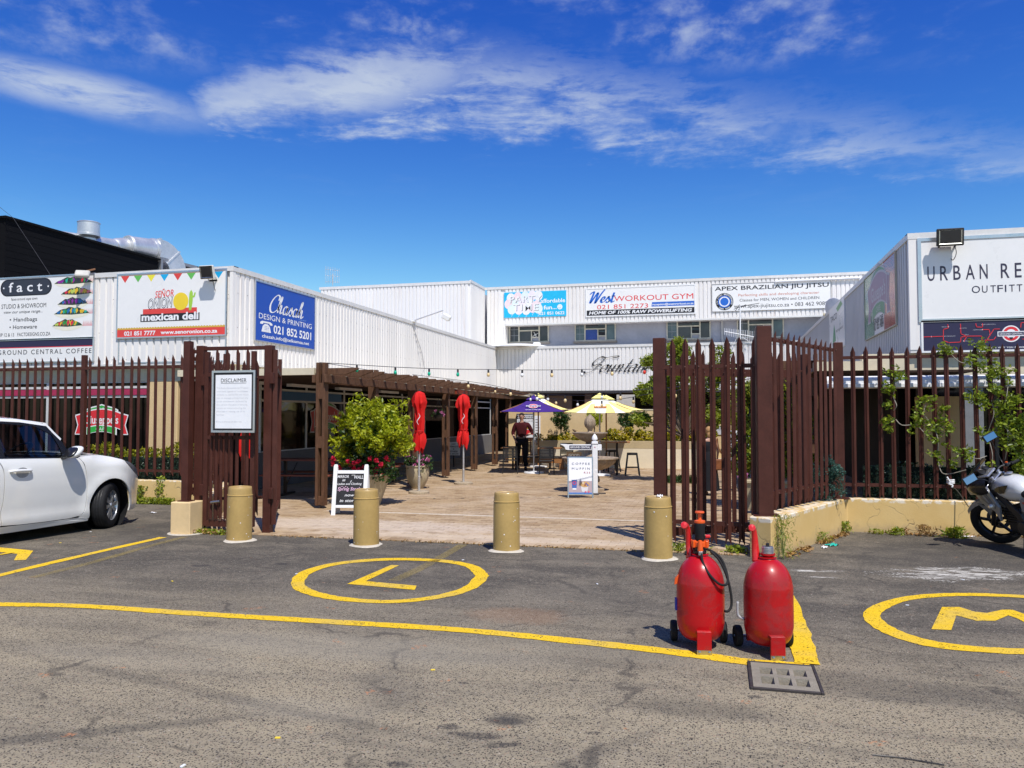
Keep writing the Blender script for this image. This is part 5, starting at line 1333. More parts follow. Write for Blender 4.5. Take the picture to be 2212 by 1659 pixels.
letters(s_, 'ITALIAN CAFE', -.05, -h_ * .32, .10, INK, w=w_ * .3, y=-.014, bold=.02); letters(s_, '021 855 4884', -.05, -h_ * .43, .16, INK, w=w_ * .32, y=-.014, bold=.02)
s_, w_, h_ = signboard('shop_sign', 'faded white and green sign far back on the grey side wall', XR, 1797.5, 1830.7, 669.5, 764, side=-1, frame=None)
letters(s_, 'TACO', -w_ * .18, h_ * .18, h_ * .14, INK, w=w_ * .45, y=-.012, bold=.01)
flat(s_, 'green_figure', [(-w_ * .28, -h_ * .3), (-w_ * .05, -h_ * .3), (-w_ * .1, -h_ * .05), (-w_ * .16, h_ * .1), (-w_ * .2, -h_ * .05)], flatm((.04, .30, .12)), -.006)
flat(s_, 'green_leaf', [(w_ * .1, h_ * .3), (w_ * .4, h_ * .38), (w_ * .3, h_ * .48), (w_ * .0, h_ * .4)], flatm((.25, .5, .2)), -.006)
letters(s_, 'RESTAURANT', w_ * .2, -h_ * .12, h_ * .05, INK, w=w_ * .45, y=-.012)
cl = thing('window_sticker', 'red and green Giuseppe’s cafe sticker on the front shop window', 'sticker', (onY(219, 908, YW - .0).x, YW - .0, onY(219, 908, YW).z))
giuseppe(cl, 0, -.02, onY(277, 900, YW).x - onY(161, 900, YW).x, y=-.004)
e_ = onX(792, 868, XS)
cl = thing('window_sticker', 'red and green cafe sticker on the shaded side window beside the potted bush', 'sticker', onX(705, 903, XS - .02), PI / 2)
giuseppe(cl, 0, 0, 1.7, y=-.02, dim=.6)  # dim copy of the logo, shade on the window put into its colours
YK[0] = 1.0
# ==== LAMPS, CAMERA, ANTENNAS
def floodlight(name, label, px_, py_, plane, w, h, body, tilt=-.35, drop=.25):
    p = onY(px_, py_, plane - .28)
    f_ = thing(name, label, 'floodlight', p, 0, 'floodlights over the shop signs')
    M = T(0, 0, 0, 0, tilt)
    mb = MB(); mb.box(-w / 2, w / 2, -.01, .05, -h / 2, h / 2, M); me = mb.mesh('housing', bevel=.012); link('housing', me, body, f_)
    mb = MB(); mb.box(-w * .38, w * .38, .05, .12, -h * .38, h * .38, M); mb.build('heat_sink', body, f_, bevel=.01)
    mb = MB(); mb.box(-w / 2 + .01, w / 2 - .01, -.0125, -.0105, -h / 2 + .01, h / 2 - .01, M); mb.build('front_rim', BLACKM, f_)
    vs = [(-w * .42, -.014, -h * .40), (w * .42, -.014, -h * .40), (w * .42, -.014, h * .40), (-w * .42, -.014, h * .40), (-w * .14, .03, -h * .1), (w * .14, .03, -h * .1), (w * .14, .03, h * .14), (-w * .14, .03, h * .14)]
    me = bpy.data.meshes.new('reflector'); me.from_pydata([tuple(M @ Vector((a_, b_ - .004, c_))) for a_, b_, c_ in vs], [], [(0, 4, 5, 1), (1, 5, 6, 2), (2, 6, 7, 3), (3, 7, 4, 0), (4, 7, 6, 5)])
    link('reflector', me, pm('lamp_reflector', (.42, .43, .40), .25, .8, .2, 9), f_)
    mb = MB(); mb.box(-w * .12, w * .12, .018, .022, -h * .05, h * .09, M); mb.build('led', pm('led_yellow', (.55, .50, .18), .5), f_)
    br = MB(); br.bar((-w * .3, .06, -.02), (-w * .3, .24, -.12), .02, .03); br.bar((w * .3, .06, -.02), (w * .3, .24, -.12), .02, .03); br.box(-w * .3, w * .3, .22, .25, -.15, -.11)
    br.build('bracket', body, f_)
    MB().tube(catmull([(w * .2, .1, -.1), (w * .28, .12, -.24), (w * .2, .2, -.34), (w * .1, .24, -.25)], 5), .006, 6).build('cable', BLACKM, f_)
    return f_
floodlight('floodlight', 'white floodlight fixed above the mexican deli sign', 446, 588, YL, .31, .27, pm('offwhite_cast', (.62, .62, .58), .5), .22)
floodlight('floodlight', 'black floodlight fixed above the large outfitters sign', 2053, 512, YR, .40, .28, BLACKM, .12)
bl = thing('floodlight', 'pale floodlight seen from below above the fact sign', 'floodlight', onY(178, 588, YL - .25), .3, 'floodlights over the shop signs')
MB().box(-.14, .14, -.09, .09, -.045, .045, T(0, 0, -.04, .2, .9)).build('housing', pm('aged_white', (.5, .48, .43), .5), bl, bevel=.02)
MB().bar((0, .05, .02), (.12, .28, .12), .04, .03).build('bracket', pm('rusty_bracket', (.25, .12, .06), .8), bl)
a = onX(890, 694, XL)
cm = thing('lamp_arm', 'white lamp on a long grey arm reaching over the side wall roof', 'lamp', (a.x, a.y, ZT + .02))
hd = onY(962, 680, a.y - .2) - Vector((a.x, a.y, ZT + .02))
tp = onY(957, 679, a.y - .2) - Vector((a.x, a.y, ZT + .02))
MB().tube([(0, 0, 0), tp + Vector((0, 0, .12))], .018, 8).build('arm', GALV, cm)
MB().box(-.14, .14, -.14, .14, -.10, .08, T(tp.x + .12, tp.y, tp.z - .08, .3, .2, .5)).build('lamp_head', WPAINT, cm, bevel=.03)
MB().box(-.12, .12, -.12, .12, -.02, .02, T(0, 0, 0)).build('base', WPAINT, cm)
wr = thing('wall_cable', 'thin grey cable sagging down the white side wall below the lamp arm', 'cable', (0, 0, 0))
MB().tube(catmull([onX(892, 702, XL + .06), onX(900, 728, XL + .07), onX(912, 765, XL + .07), onX(917, 798, XL + .07)], 5), .012, 6).build('cable', GREYSH, wr)
gw = thing('guy_wire', 'thin wire slanting down in front of the black building', 'cable', (0, 0, 0))
MB().tube([onY(-60, 400, YL + .2), onY(28, 470, YL + .2), onY(114, 602, YL + .0)], .0045, 5).build('wire', DARKGREY, gw)
for (x0_, y0_, x1_, y1_) in []: pass
an = thing('tv_antenna', 'white television antenna mast with a comb of short rods on the back ledge', 'antenna', onY(1599, 745, YFW - .2))
pz = onY(1599, 745, YFW - .2)
def ra(x, y): return onY(x, y, YFW - .2) - pz
MB().tube([ra(1599, 760), ra(1599, 662)], .028, 8).build('mast', WPAINT, an)
bm_ = MB(); a_, b_ = ra(1565, 716), ra(1630, 728); bm_.tube([a_, b_], .015, 6); bm_.build('boom', WPAINT, an)
rd = MB()
for i in range(18):
    q = a_ + (b_ - a_) * i / 17; hh = .14 + .10 * (i / 17)
    rd.tube([q + Vector((0, -.05, -hh)), q + Vector((0, .05, hh))], .007, 4)
tag(rd.build('rods', WPAINT, an), kind='stuff')
tag(MB().tube([ra(1585, 744), ra(1592, 728)], .012, 5).tube([ra(1618, 738), ra(1604, 728)], .012, 5).build('stays', WPAINT, an), kind='stuff')
mx_ = MB()
for (xa_, ya_, xb2, yb2) in [(1585, 668, 1600, 663), (1600, 663, 1612, 658), (1588, 672, 1598, 658), (1594, 670, 1604, 662), (1600, 662, 1640, 655)]: mx_.tube([ra(xa_, ya_), ra(xb2, yb2)], .012, 5)
tag(mx_.build('top_rods', BLACKM, an), kind='stuff')
gd_ = thing('grid_antenna', 'small wire grid antenna on the roof above the stair block', 'antenna', onY(717, 617, YB + 1.5))
gm_ = MB()
for i in range(9): gm_.tube([(-.35 + .09 * i, 0, .1), (-.35 + .09 * i, 0, .95 - .02 * i)], .008, 4)
for i in range(3): gm_.tube([(-.35, 0, .2 + .3 * i), (.37, 0, .15 + .27 * i)], .008, 4)
tag(gm_.build('grid', GALV, gd_), kind='stuff'); MB().tube([(.05, -.02, 0), (.05, -.02, .55)], .02, 6).build('mast', GALV, gd_)
sd_ = thing('satellite_dish', 'white satellite dish on the roof edge of the right wing', 'satellite dish', onX(1801, 680, XR + .2))
MB().lathe([(0, 0), (.2, .02), (.38, .09), (.40, .10), (.38, .10), (.2, .04), (0, .02)], 24, T(0, 0, .1, -.9, -1.2)).build('dish', pm('dish_grey', (.55, .56, .6), .5), sd_, smooth=True)
MB().tube([(0, 0, .1), (-.28, -.15, -.02)], .015, 6).build('arm', WPAINT, sd_); MB().cbox((-.28, -.15, 0), (.07, .06, .08)).build('feed', BEIGE_T, sd_, bevel=.01)
MB().tube([(0, 0, .1), (.0, .0, -.3)], .022, 6).build('foot', GALV, sd_)
# ==== LEAVES
def leafmesh(name, pts, size, mat, parent=None, seed=1, aspect=.45, droop=.0, kind='stuff', up=.35, nrm=None):
    """one folded leaf (four points, two faces) at each point"""
    rr = np.random.RandomState(seed); P_ = np.array(pts, dtype=float); n = len(P_)
    d = rr.normal(size=(n, 3)); d[:, 2] = d[:, 2] * .6 + up - droop
    if nrm is not None: d += nrm
    d /= np.linalg.norm(d, axis=1)[:, None]
    q = rr.normal(size=(n, 3)); s_ = np.cross(d, q); s_ /= np.linalg.norm(s_, axis=1)[:, None]
    nn = np.cross(d, s_)
    L = size * rr.uniform(.65, 1.3, n)[:, None]
    base = P_ - d * L * .4; tip = P_ + d * L * .6; mid = P_ + nn * L * .10
    a = mid + s_ * L * aspect * .5; b_ = mid - s_ * L * aspect * .5
    vs = np.stack([base, a, tip, b_], 1).reshape(-1, 3)
    me = bpy.data.meshes.new(name); me.vertices.add(4 * n); me.vertices.foreach_set('co', vs.ravel())
    idx = np.arange(n)[:, None] * 4
    tri = np.concatenate([idx + np.array([0, 1, 2]), idx + np.array([0, 2, 3])], 1).reshape(-1, 3)
    me.loops.add(tri.size); me.loops.foreach_set('vertex_index', tri.ravel())
    me.polygons.add(2 * n); me.polygons.foreach_set('loop_start', np.arange(2 * n) * 3); me.polygons.foreach_set('loop_total', np.full(2 * n, 3))
    me.update(); me.validate()
    o = link(name, me, mat, parent)
    if kind: o['kind'] = kind
    return o
def clumps(rr, centres, radii, n_per, spread=1.0, flat_=1.0):
    out_ = []
    for c_, r in zip(centres, radii):
        k = rr.normal(size=(n_per, 3)); k /= np.linalg.norm(k, axis=1)[:, None]
        rad = r * rr.uniform(.25, 1, n_per) ** .5
        k = k * rad[:, None] * np.array([1, 1, flat_]); out_.append(k + np.array(c_))
    return np.concatenate(out_)
def crown(rr, c_, R, n, rmin=.12, rmax=.25, shell=.6):
    """clump centres inside an ellipsoid, more towards its outside"""
    k = rr.normal(size=(n, 3)); k /= np.linalg.norm(k, axis=1)[:, None]
    rad = rr.uniform(shell, 1, n) ** .8; rad[: n // 4] *= rr.uniform(.2, .8, n // 4)
    bump = 1 + .22 * np.sin(k[:, 0] * 4.1 + 1) * np.sin(k[:, 2] * 5.3 + k[:, 1] * 3)
    cc_ = k * (rad * bump)[:, None] * np.array(R) + np.array(c_)
    return cc_, rr.uniform(rmin, rmax, n)
LF_YEL = leafmat('yellow_green_leaf', (.36, .43, .012), (.58, .60, .02), (.14, .22, .012), .45)
LF_GRN = leafmat('bright_green_leaf', (.22, .32, .025), (.42, .46, .035), (.10, .18, .016), .45)
LF_CR = leafmat('creeper_leaf', (.16, .26, .022), (.38, .46, .03), (.05, .10, .012), .4)
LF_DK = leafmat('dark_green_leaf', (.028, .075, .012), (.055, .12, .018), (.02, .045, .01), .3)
LF_HEDGE = leafmat('hedge_leaf', (.020, .055, .03), (.035, .085, .045), (.015, .035, .022), .15)
LF_GOLD = leafmat('golden_hedge_leaf', (.55, .42, .01), (.66, .53, .02), (.30, .30, .012), .35)
LF_DRY = leafmat('dry_leaf', (.30, .13, .03), (.42, .26, .08), (.16, .07, .03), .2)
PET_R = leafmat('red_petal', (.70, .015, .04), (.85, .03, .10), (.55, .01, .03), .3)
PET_P = leafmat('pink_petal', (.80, .15, .45), (.85, .3, .60), (.65, .08, .35), .3)
def branches(rr, base, tips, r0, parent, mat=BARK, name='branch', top=None):
    mb = MB(); top = top or base
    for tp in tips:
        tp = Vector(tp); b = Vector(top); m_ = (b + tp) / 2 + Vector((rr.uniform(-.1, .1), rr.uniform(-.1, .1), rr.uniform(0, .12)))
        mb.tube(catmull([b, m_, tp], 4), [r0 * (1 - .085 * i) for i in range(9)], 6)
    o = mb.build(name, mat, parent); o['kind'] = 'stuff'; return o
def pot(parent, r0, r1, h, mat, belly=0, n=32):
    prof = [(0, 0), (r0 * .9, 0), (r0, .02)]
    for i in range(1, 9):
        f = i / 8; prof.append((r0 + (r1 - r0) * f + belly * math.sin(PI * f), .02 + (h - .05) * f))
    prof += [(r1 + .018, h - .028), (r1 + .018, h), (r1 - .02, h), (r1 - .03, h - .05), (0, h - .05)]
    MB().lathe(prof, n).build('pot', mat, parent, smooth=.5)
    MB().lathe([(r1 - .03, h - .045), (.0, h - .03)], 16, cap=False).build('soil', SOIL, parent)
POTM = pm('pale_pot_glaze', (.46, .38, .24), .55, 0, .12, 4, .2, 40, ((.28, .22, .14), .3, 4))
pb_ = thing('potted_bush', 'big yellow green bush with red flowers in a tall tapered pale pot', 'potted plant', G(797, 1092))
pot(pb_, .20, .385, .58, POTM)
rr = np.random.RandomState(4)
cc_, rad = crown(rr, (.04, 0, 1.38), (.76, .62, .62), 170, .04, .13, .42)
cc2, rad2 = crown(rr, (.38, -.05, 1.20), (.35, .4, .5), 36, .1, .18)
cc3, rad3 = crown(rr, (-.42, -.1, 1.08), (.28, .3, .3), 18, .08, .16)
spr = np.concatenate([np.linspace(np.array(c_), np.array(c_) + (np.array(c_) - np.array([0, 0, 1.2])) * rr.uniform(.08, .24), 16) + rr.normal(0, .018, (16, 3)) for c_ in cc_[60:]])
pts = np.concatenate([clumps(rr, cc_, rad, 34), clumps(rr, cc2, rad2, 50), clumps(rr, cc3, rad3, 44), spr])
leafmesh('foliage', pts, .085, LF_YEL, pb_, 3, .42)
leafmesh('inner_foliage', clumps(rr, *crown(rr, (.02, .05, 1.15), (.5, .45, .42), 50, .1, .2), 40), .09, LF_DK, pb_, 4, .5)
branches(rr, (0, 0, .5), [tuple(c_) for c_ in cc_[:26]], .02, pb_, top=(.0, 0, .62))
fc = [(rr.uniform(-.50, .55), rr.uniform(-.50, -.1), rr.uniform(.56, .88)) for _ in range(27)]
leafmesh('flowers', clumps(rr, fc, [.040] * 27, 42), .036, PET_R, pb_, 8, .9)
leafmesh('flower_leaves', clumps(rr, [(rr.uniform(-.45, .5), rr.uniform(-.4, .2), rr.uniform(.52, .82)) for _ in range(40)], [.12] * 40, 40), .06, LF_DK, pb_, 9, .6)
pp = thing('potted_flowers', 'round bellied pot of pink flowers behind the third pergola post', 'potted plant', G(902, 1056))
pot(pp, .13, .25, .52, POTM, belly=.05)
rr = np.random.RandomState(14)
fc = [(rr.uniform(-.2, .36), rr.uniform(-.2, .2), rr.uniform(.42, .74)) for _ in range(15)]
leafmesh('flowers', clumps(rr, fc, [.05] * 15, 42), .035, PET_P, pp, 8, .9)
leafmesh('foliage', clumps(rr, [(rr.uniform(-.3, .34), rr.uniform(-.2, .2), rr.uniform(.42, .68)) for _ in range(26)], [.1] * 26, 36), .06, LF_DK, pp, 9, .6)
MB().tube([(.0, 0, .4), (-.02, 0, .95)], .016, 6).build('stem', BARK, pp)
tg = G(1478, 1044)
t1 = thing('courtyard_tree', 'bright leafy young tree growing in a grass patch behind the right gate', 'tree', tg)
rr = np.random.RandomState(21)
top_ = onY(1480, 830, tg.y).z
MB().tube(catmull([(0, 0, 0), (.03, 0, .6), (-.03, .02, 1.2), (.0, 0, top_ - .3)], 4), [.055 - .003 * i for i in range(13)], 8).build('trunk', BARK, t1, smooth=True)
cs, rs = [], []
for (x_, y_, rx, rz_) in [(1470, 790, 42, 45), (1412, 778, 26, 14), (1432, 826, 48, 32), (1500, 850, 60, 55), (1440, 880, 40, 34), (1385, 905, 22, 12), (1550, 800, 40, 50), (1575, 900, 50, 45), (1520, 905, 50, 36), (1408, 850, 36, 24), (1465, 755, 24, 24)]:
    c0_ = onY(x_, y_, tg.y) - tg; pxm = 1726 / 18.5
    a_, b_ = crown(rr, (c0_.x, rr.uniform(-.35, .35), c0_.z), (rx / pxm, .42, rz_ / pxm), 44, .07, .15, .3); cs.append(a_); rs.append(b_)
cs = np.concatenate(cs); rs = np.concatenate(rs)
leafmesh('crown', clumps(rr, cs, rs, 44), .088, LF_GRN, t1, 22, .45)
branches(rr, (0, 0, 1), [tuple(c_) for c_ in cs[::9]], .022, t1, top=(0, 0, 1.1))
tg2 = G(1650, 1100)
t2 = thing('potted_tree', 'dense green bush tree in a big square pale planter behind the right fences', 'potted tree', tg2)
prism = MB(); w0, w1, hh = .30, .40, .52
prism.add([(-w0, -w0, 0), (w0, -w0, 0), (w0, w0, 0), (-w0, w0, 0), (-w1, -w1, hh), (w1, -w1, hh), (w1, w1, hh), (-w1, w1, hh)], [(3, 2, 1, 0), (4, 5, 6, 7), (0, 1, 5, 4), (1, 2, 6, 5), (2, 3, 7, 6), (3, 0, 4, 7)])
prism.build('planter', POTM, t2, bevel=.012); MB().box(-w1 - .02, w1 + .02, -w1 - .02, w1 + .02, hh - .05, hh + .002).build('rim', POTM, t2, bevel=.008)
rr = np.random.RandomState(31)
cs, rs = [], []
for (x_, y_, rx, rz_) in [(1650, 930, 78, 70), (1700, 900, 55, 90), (1610, 985, 50, 40), (1730, 960, 40, 60), (1640, 850, 60, 45), (1700, 1000, 50, 30)]:
    c0_ = onY(x_, y_, tg2.y) - tg2; pxm = 1726 / 13.8
    a_, b_ = crown(rr, (c0_.x, rr.uniform(-.1, .3), c0_.z), (rx / pxm, .4, rz_ / pxm), 40, .08, .16, .3); cs.append(a_); rs.append(b_)
cs = np.concatenate(cs); rs = np.concatenate(rs)
leafmesh('crown', clumps(rr, cs, rs, 34), .085, LF_GRN, t2, 32, .42)
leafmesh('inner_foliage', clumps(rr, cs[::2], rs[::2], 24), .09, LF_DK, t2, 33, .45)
MB().tube([(0, 0, .45), (.02, 0, 1.2)], .04, 8).build('trunk', BARK, t2)
branches(rr, (0, 0, .5), [tuple(c_) for c_ in cs[::12]], .02, t2, top=(0, 0, .9))
leafmesh('flowers', clumps(rr, [(-.38, -.3, .56), (-.3, -.4, .6)], [.05, .05], 30), .03, PET_P, t2, 35, .9)
gs = thing('grass_patch', 'tuft of green grass round the foot of the courtyard tree', 'grass', tg); gs['kind'] = 'stuff'
rr = np.random.RandomState(5)
gp = np.stack([rr.uniform(-.55, .6, 900), rr.uniform(-.25, .25, 900), rr.uniform(.02, .14, 900)], 1)
leafmesh('blades', gp, .16, LF_DK, gs, 6, .1, up=1.6)
ypl = G(1300, 1011).y; ypb = ypl + 1.7
zpl = onY(1300, 952.5, ypl).z; zpb = onY(1300, 886, ypb).z
xl0, xl1, xr1 = onY(1153, 1000, ypl).x, onY(1098.6, 900, ypb).x, onY(1583, 900, ypb).x
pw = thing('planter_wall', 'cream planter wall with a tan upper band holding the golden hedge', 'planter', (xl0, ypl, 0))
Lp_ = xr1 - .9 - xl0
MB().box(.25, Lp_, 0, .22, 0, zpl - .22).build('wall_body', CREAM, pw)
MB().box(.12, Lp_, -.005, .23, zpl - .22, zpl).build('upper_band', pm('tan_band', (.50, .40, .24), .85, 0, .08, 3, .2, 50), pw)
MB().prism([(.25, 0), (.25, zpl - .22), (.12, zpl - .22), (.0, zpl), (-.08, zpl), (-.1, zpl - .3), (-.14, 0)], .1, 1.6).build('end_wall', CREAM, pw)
MB().box(.3, Lp_, .22, 1.6, 0, zpl - .08).build('soil', SOIL, pw)
bk = thing('courtyard_wall', 'long beige plastered wall at the back of the courtyard behind golden hedge', 'wall', (xl1, ypb, 0))
MB().box(0, xr1 - xl1, 0, .2, 0, zpb).build('wall_body', BEIGE, bk)
MB().box(-.01, xr1 - xl1 + .01, -.012, .215, zpb, zpb + .03).build('coping', BEIGE_T, bk)
MB().box(onY(1520, 900, ypb).x - xl1, xr1 - xl1 + .02, -.25, -.02, 0, onY(1550, 990, ypb - .2).z).build('low_ledge', BEIGE_T, bk)
gb = MB()
for i in range(5): gb.box(onY(1127 + i * 6, 900, ypb - .35).x - xl1, onY(1127 + i * 6, 900, ypb - .35).x - xl1 + .035, -.35, -.32, 0, .85)
gb.box(onY(1127, 900, ypb - .35).x - xl1, onY(1151, 900, ypb - .35).x - xl1 + .035, -.352, -.318, .85, .89)
tag(gb.build('service_gate', BROWN), 'low brown slatted service gate behind the standing man', 'gate').location = (xl1, ypb, 0)
gh = thing('golden_hedge', 'rounded golden yellow hedge growing in the cream planter', 'hedge', (xl0, ypl + .75, zpl - .1)); gh['kind'] = 'stuff'
rr = np.random.RandomState(41)
cs, rs = [], []
for x_ in np.linspace(1180, 1530, 17):
    if 1205 < x_ < 1232: continue
    c0_ = onY(x_, 937, ypl + .7) - gh.location
    a_, b_ = crown(rr, (c0_.x, rr.uniform(-.1, .15), rr.uniform(.1, .2) + (.0 if x_ > 1290 else -.08)), (.40, .38, rr.uniform(.30, .38) if x_ > 1290 else .24), 30, .06, .12, .6); cs.append(a_); rs.append(b_)
cs = np.concatenate(cs); rs = np.concatenate(rs)
leafmesh('foliage', clumps(rr, cs, rs, 30), .07, LF_GOLD, gh, 42, .5)
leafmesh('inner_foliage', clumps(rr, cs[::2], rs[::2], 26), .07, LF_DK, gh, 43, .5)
for i, (x_, y_, w2_, h2_) in enumerate([(1211, 905, 20, 20), (1283, 905, 17, 14), (1353, 907, 19, 20), (1432, 905, 26, 20), (1500, 905, 24, 20)]):
    c0_ = onY(x_, y_, ypb - .55); lab = ['clipped dark green standard tree with trailing ivy, leftmost on the beige wall', 'clipped tree with yellowish leaves directly behind the fountain top', 'clipped dark green tree on a bare stem right of the fountain',
                                        'clipped dark tree against the wall beside the courtyard tree', 'clipped dark tree against the wall behind the right gate pales'][i]
    s1 = thing('clipped_tree', lab, 'tree', (c0_.x, ypb - .55, zpl - .1), 0, 'clipped trees along the back wall')
    k = 26.0 / 1726; rr = np.random.RandomState(50 + i)
    a_, b_ = crown(rr, (0, 0, c0_.z - zpl + .1), (w2_ * k, .3, h2_ * k), 60, .05, .1, .5)
    leafmesh('crown', clumps(rr, a_, b_, 34), .06, LF_YEL if i == 1 else LF_DK, s1, 60 + i, .5)
    MB().tube([(0, 0, 0), (.02, 0, c0_.z - zpl)], .022, 6).build('trunk', BARK, s1)
    if i == 0:
        iv = [(.16 + rr.uniform(-.06, .12), rr.uniform(-.1, .1), z_) for z_ in np.linspace(.1, .9, 16)]
        leafmesh('ivy', clumps(rr, iv, [.1] * 16, 40), .06, LF_DK, s1, 71, .5)
po = thing('delivery_poster', 'poster board headed DELIVERIES on the beige wall behind the man', 'poster', ((onY(1117, 900, ypb - .06).x + onY(1153, 900, ypb - .06).x) / 2, ypb - .06, (onY(1135, 895, ypb).z + onY(1135, 945.5, ypb).z) / 2))
w_, h_ = onY(1153, 900, ypb).x - onY(1117, 900, ypb).x, onY(1135, 895, ypb).z - onY(1135, 945.5, ypb).z
MB().box(-w_ / 2, w_ / 2, 0, .03, -h_ / 2, h_ / 2).build('board', PRW, po)
fb = MB(); fb.box(-w_ / 2 - .02, -w_ / 2, -.01, .03, -h_ / 2, h_ / 2); fb.box(w_ / 2, w_ / 2 + .02, -.01, .03, -h_ / 2, h_ / 2); fb.box(-w_ / 2 - .02, w_ / 2 + .02, -.01, .03, h_ / 2, h_ / 2 + .02); fb.build('frame', BLACK, po)
rect(po, 'heading_strip', -w_ / 2, w_ / 2, h_ * .30, h_ * .44, K, -.004); letters(po, 'DELIVERIES', 0, h_ * .33, h_ * .085, PRW, w=w_ * .9, y=-.008, bold=.03)
letters(po, 'Ring the bell on the left', 0, h_ * .2, h_ * .045, INK, w=w_ * .88, y=-.008)
flat(po, 'burger', circ(w_ * .1, -h_ * .02, w_ * .2, 16, rz=h_ * .11), flatm((.65, .38, .04)), -.005); rect(po, 'lettuce', -w_ * .1, w_ * .32, -h_ * .06, -h_ * .02, flatm((.1, .4, .05)), -.008)
rect(po, 'red_panel', -w_ * .2, w_ / 2, -h_ * .36, -h_ * .16, PRR, -.004)
n2 = thing('wall_notice', 'narrow white notice on the beige wall right of the deliveries poster', 'notice', onY(1161, 930, ypb - .03))
MB().box(-.10, .10, 0, .012, -.45, .5).build('board', PRW, n2)
for i in range(9): letters(n2, 'opening hours notice'[:10 + i % 5], 0, .4 - i * .09, .02, INK, w=.15, y=-.005) if False else rect(n2, 'printed_line', -.07, .04 + .01 * (i % 4), .36 - i * .09, .375 - i * .09, INK, -.004)
n3 = thing('wall_notice', 'white paper notice fixed high on the wall behind the woman', 'notice', onY(1556, 929, ypb - .03))
MB().box(-.12, .12, 0, .012, -.14, .14).build('board', PRW, n3)
for i in range(6): rect(n3, 'printed_line', -.09, .06 + .006 * (i % 3), .10 - i * .04, .108 - i * .04, INK, -.004)
nb = thing('poster_board', 'tall white poster board with newspaper headlines behind the potted tree', 'poster', onY(1600, 969, 17.5))
wb = onY(1625, 900, 17.5).x - onY(1577, 900, 17.5).x; hb = onY(1600, 930, 17.5).z - onY(1600, 1008, 17.5).z
MB().box(-wb / 2, wb / 2, 0, .02, -hb / 2, hb / 2).build('board', PRW, nb)
rect(nb, 'heading_strip', -wb * .5, wb * .5, hb * .08, hb * .2, INK, -.004); letters(nb, 'ATTENTION', 0, hb * .1, hb * .07, PRW, w=wb * .9, y=-.008, bold=.03)
letters(nb, 'A', 0, hb * .3, hb * .12, PRC, y=-.008)
for i in range(7): rect(nb, 'printed_line', -wb * .4, wb * (.25 + .05 * (i % 3)), -hb * (.02 + i * .055), -hb * (.035 + i * .055), INK, -.004)
rect(nb, 'green_foot', -wb * .5, wb * .5, -hb * .49, -hb * .43, flatm((.02, .35, .30)), -.004)
MB().bar((-wb / 2, .03, hb / 2), (-wb / 2, .03, -nb.location.z), .03, .03).bar((wb / 2, .03, hb / 2), (wb / 2, .03, -nb.location.z), .03, .03).build('stand', BLACKM, nb)
def leafstrip(name, label, x0, x1, y0, y1, z0, z1, n, size, mat, seed, wave=.05, cat='hedge', cores=True):
    t_ = thing(name, label, cat, ((x0 + x1) / 2, (y0 + y1) / 2, z0)); t_['kind'] = 'stuff'
    rr = np.random.RandomState(seed)
    x = rr.uniform(x0, x1, n); top = z1 + wave * np.sin(x * 3.1) + wave * .6 * np.sin(x * 7.7 + 1)
    P_ = np.stack([x - (x0 + x1) / 2, rr.uniform(y0, y1, n) - (y0 + y1) / 2, rr.uniform(0, 1, n) * (top - z0)], 1)
    leafmesh('foliage', P_, size, mat, t_, seed, .5)
    if cores: MB().box(x0 - t_.location.x, x1 - t_.location.x, -.02, .06, 0, z1 - z0 - wave).build('netting', pm('dark_netting', (.01, .018, .013), .9, 0, .3, 20), t_)
    return t_
leafstrip('leafy_screen', 'dark green leafy screen tied behind the palisade fence near the motorcycle', 1.95, 12, YFR + .07, YFR + .2, HW + .0, onY(1900, 1004, YFR).z, 15000, .042, LF_HEDGE, 81, .03)
leafstrip('leafy_screen', 'dark green leafy screen tied behind the palisade fence near the white car', -20, XCL - .1, YFL + .07, YFL + .2, HL, onY(300, 985, YFL).z, 15000, .042, LF_HEDGE, 82, .03)
leafstrip('yellow_shrub', 'straggly yellow green plants growing above the left leafy screen', -11.8, -9.3, YFL + .12, YFL + .4, onY(300, 990, YFL).z, onY(300, 966, YFL).z, 1000, .085, leafmat('lime_leaf', (.30, .33, .012), (.48, .46, .03), (.12, .17, .02), .4), 83, .06, 'shrub', False)
dd_ = Vector((p2.x - p1.x, p2.y - p1.y, 0)).normalized()
ck = thing('green_clump', 'blue green fluffy clump growing through the slanting fence beside the corner post', 'shrub', Vector((p2.x, p2.y, HW)) - dd_ * .42); ck['kind'] = 'stuff'
rr = np.random.RandomState(91)
cs, rs = crown(rr, (0, .02, .28), (.26, .2, .34), 70, .04, .09, .4); leafmesh('foliage', clumps(rr, cs, rs, 40), .04, leafmat('teal_leaf', (.035, .10, .075), (.06, .15, .11), (.02, .06, .05), .2), ck, 92, .4)
cr = thing('creeper', 'leafy green creeper twisting through the pales behind the motorcycle', 'climbing plant', (4.5, YFR - .06, HW))
rr = np.random.RandomState(101); cs, rs = [], []
cv2 = lambda x, y: (1784 + .3024 * x, 724.75 + .3024 * y)
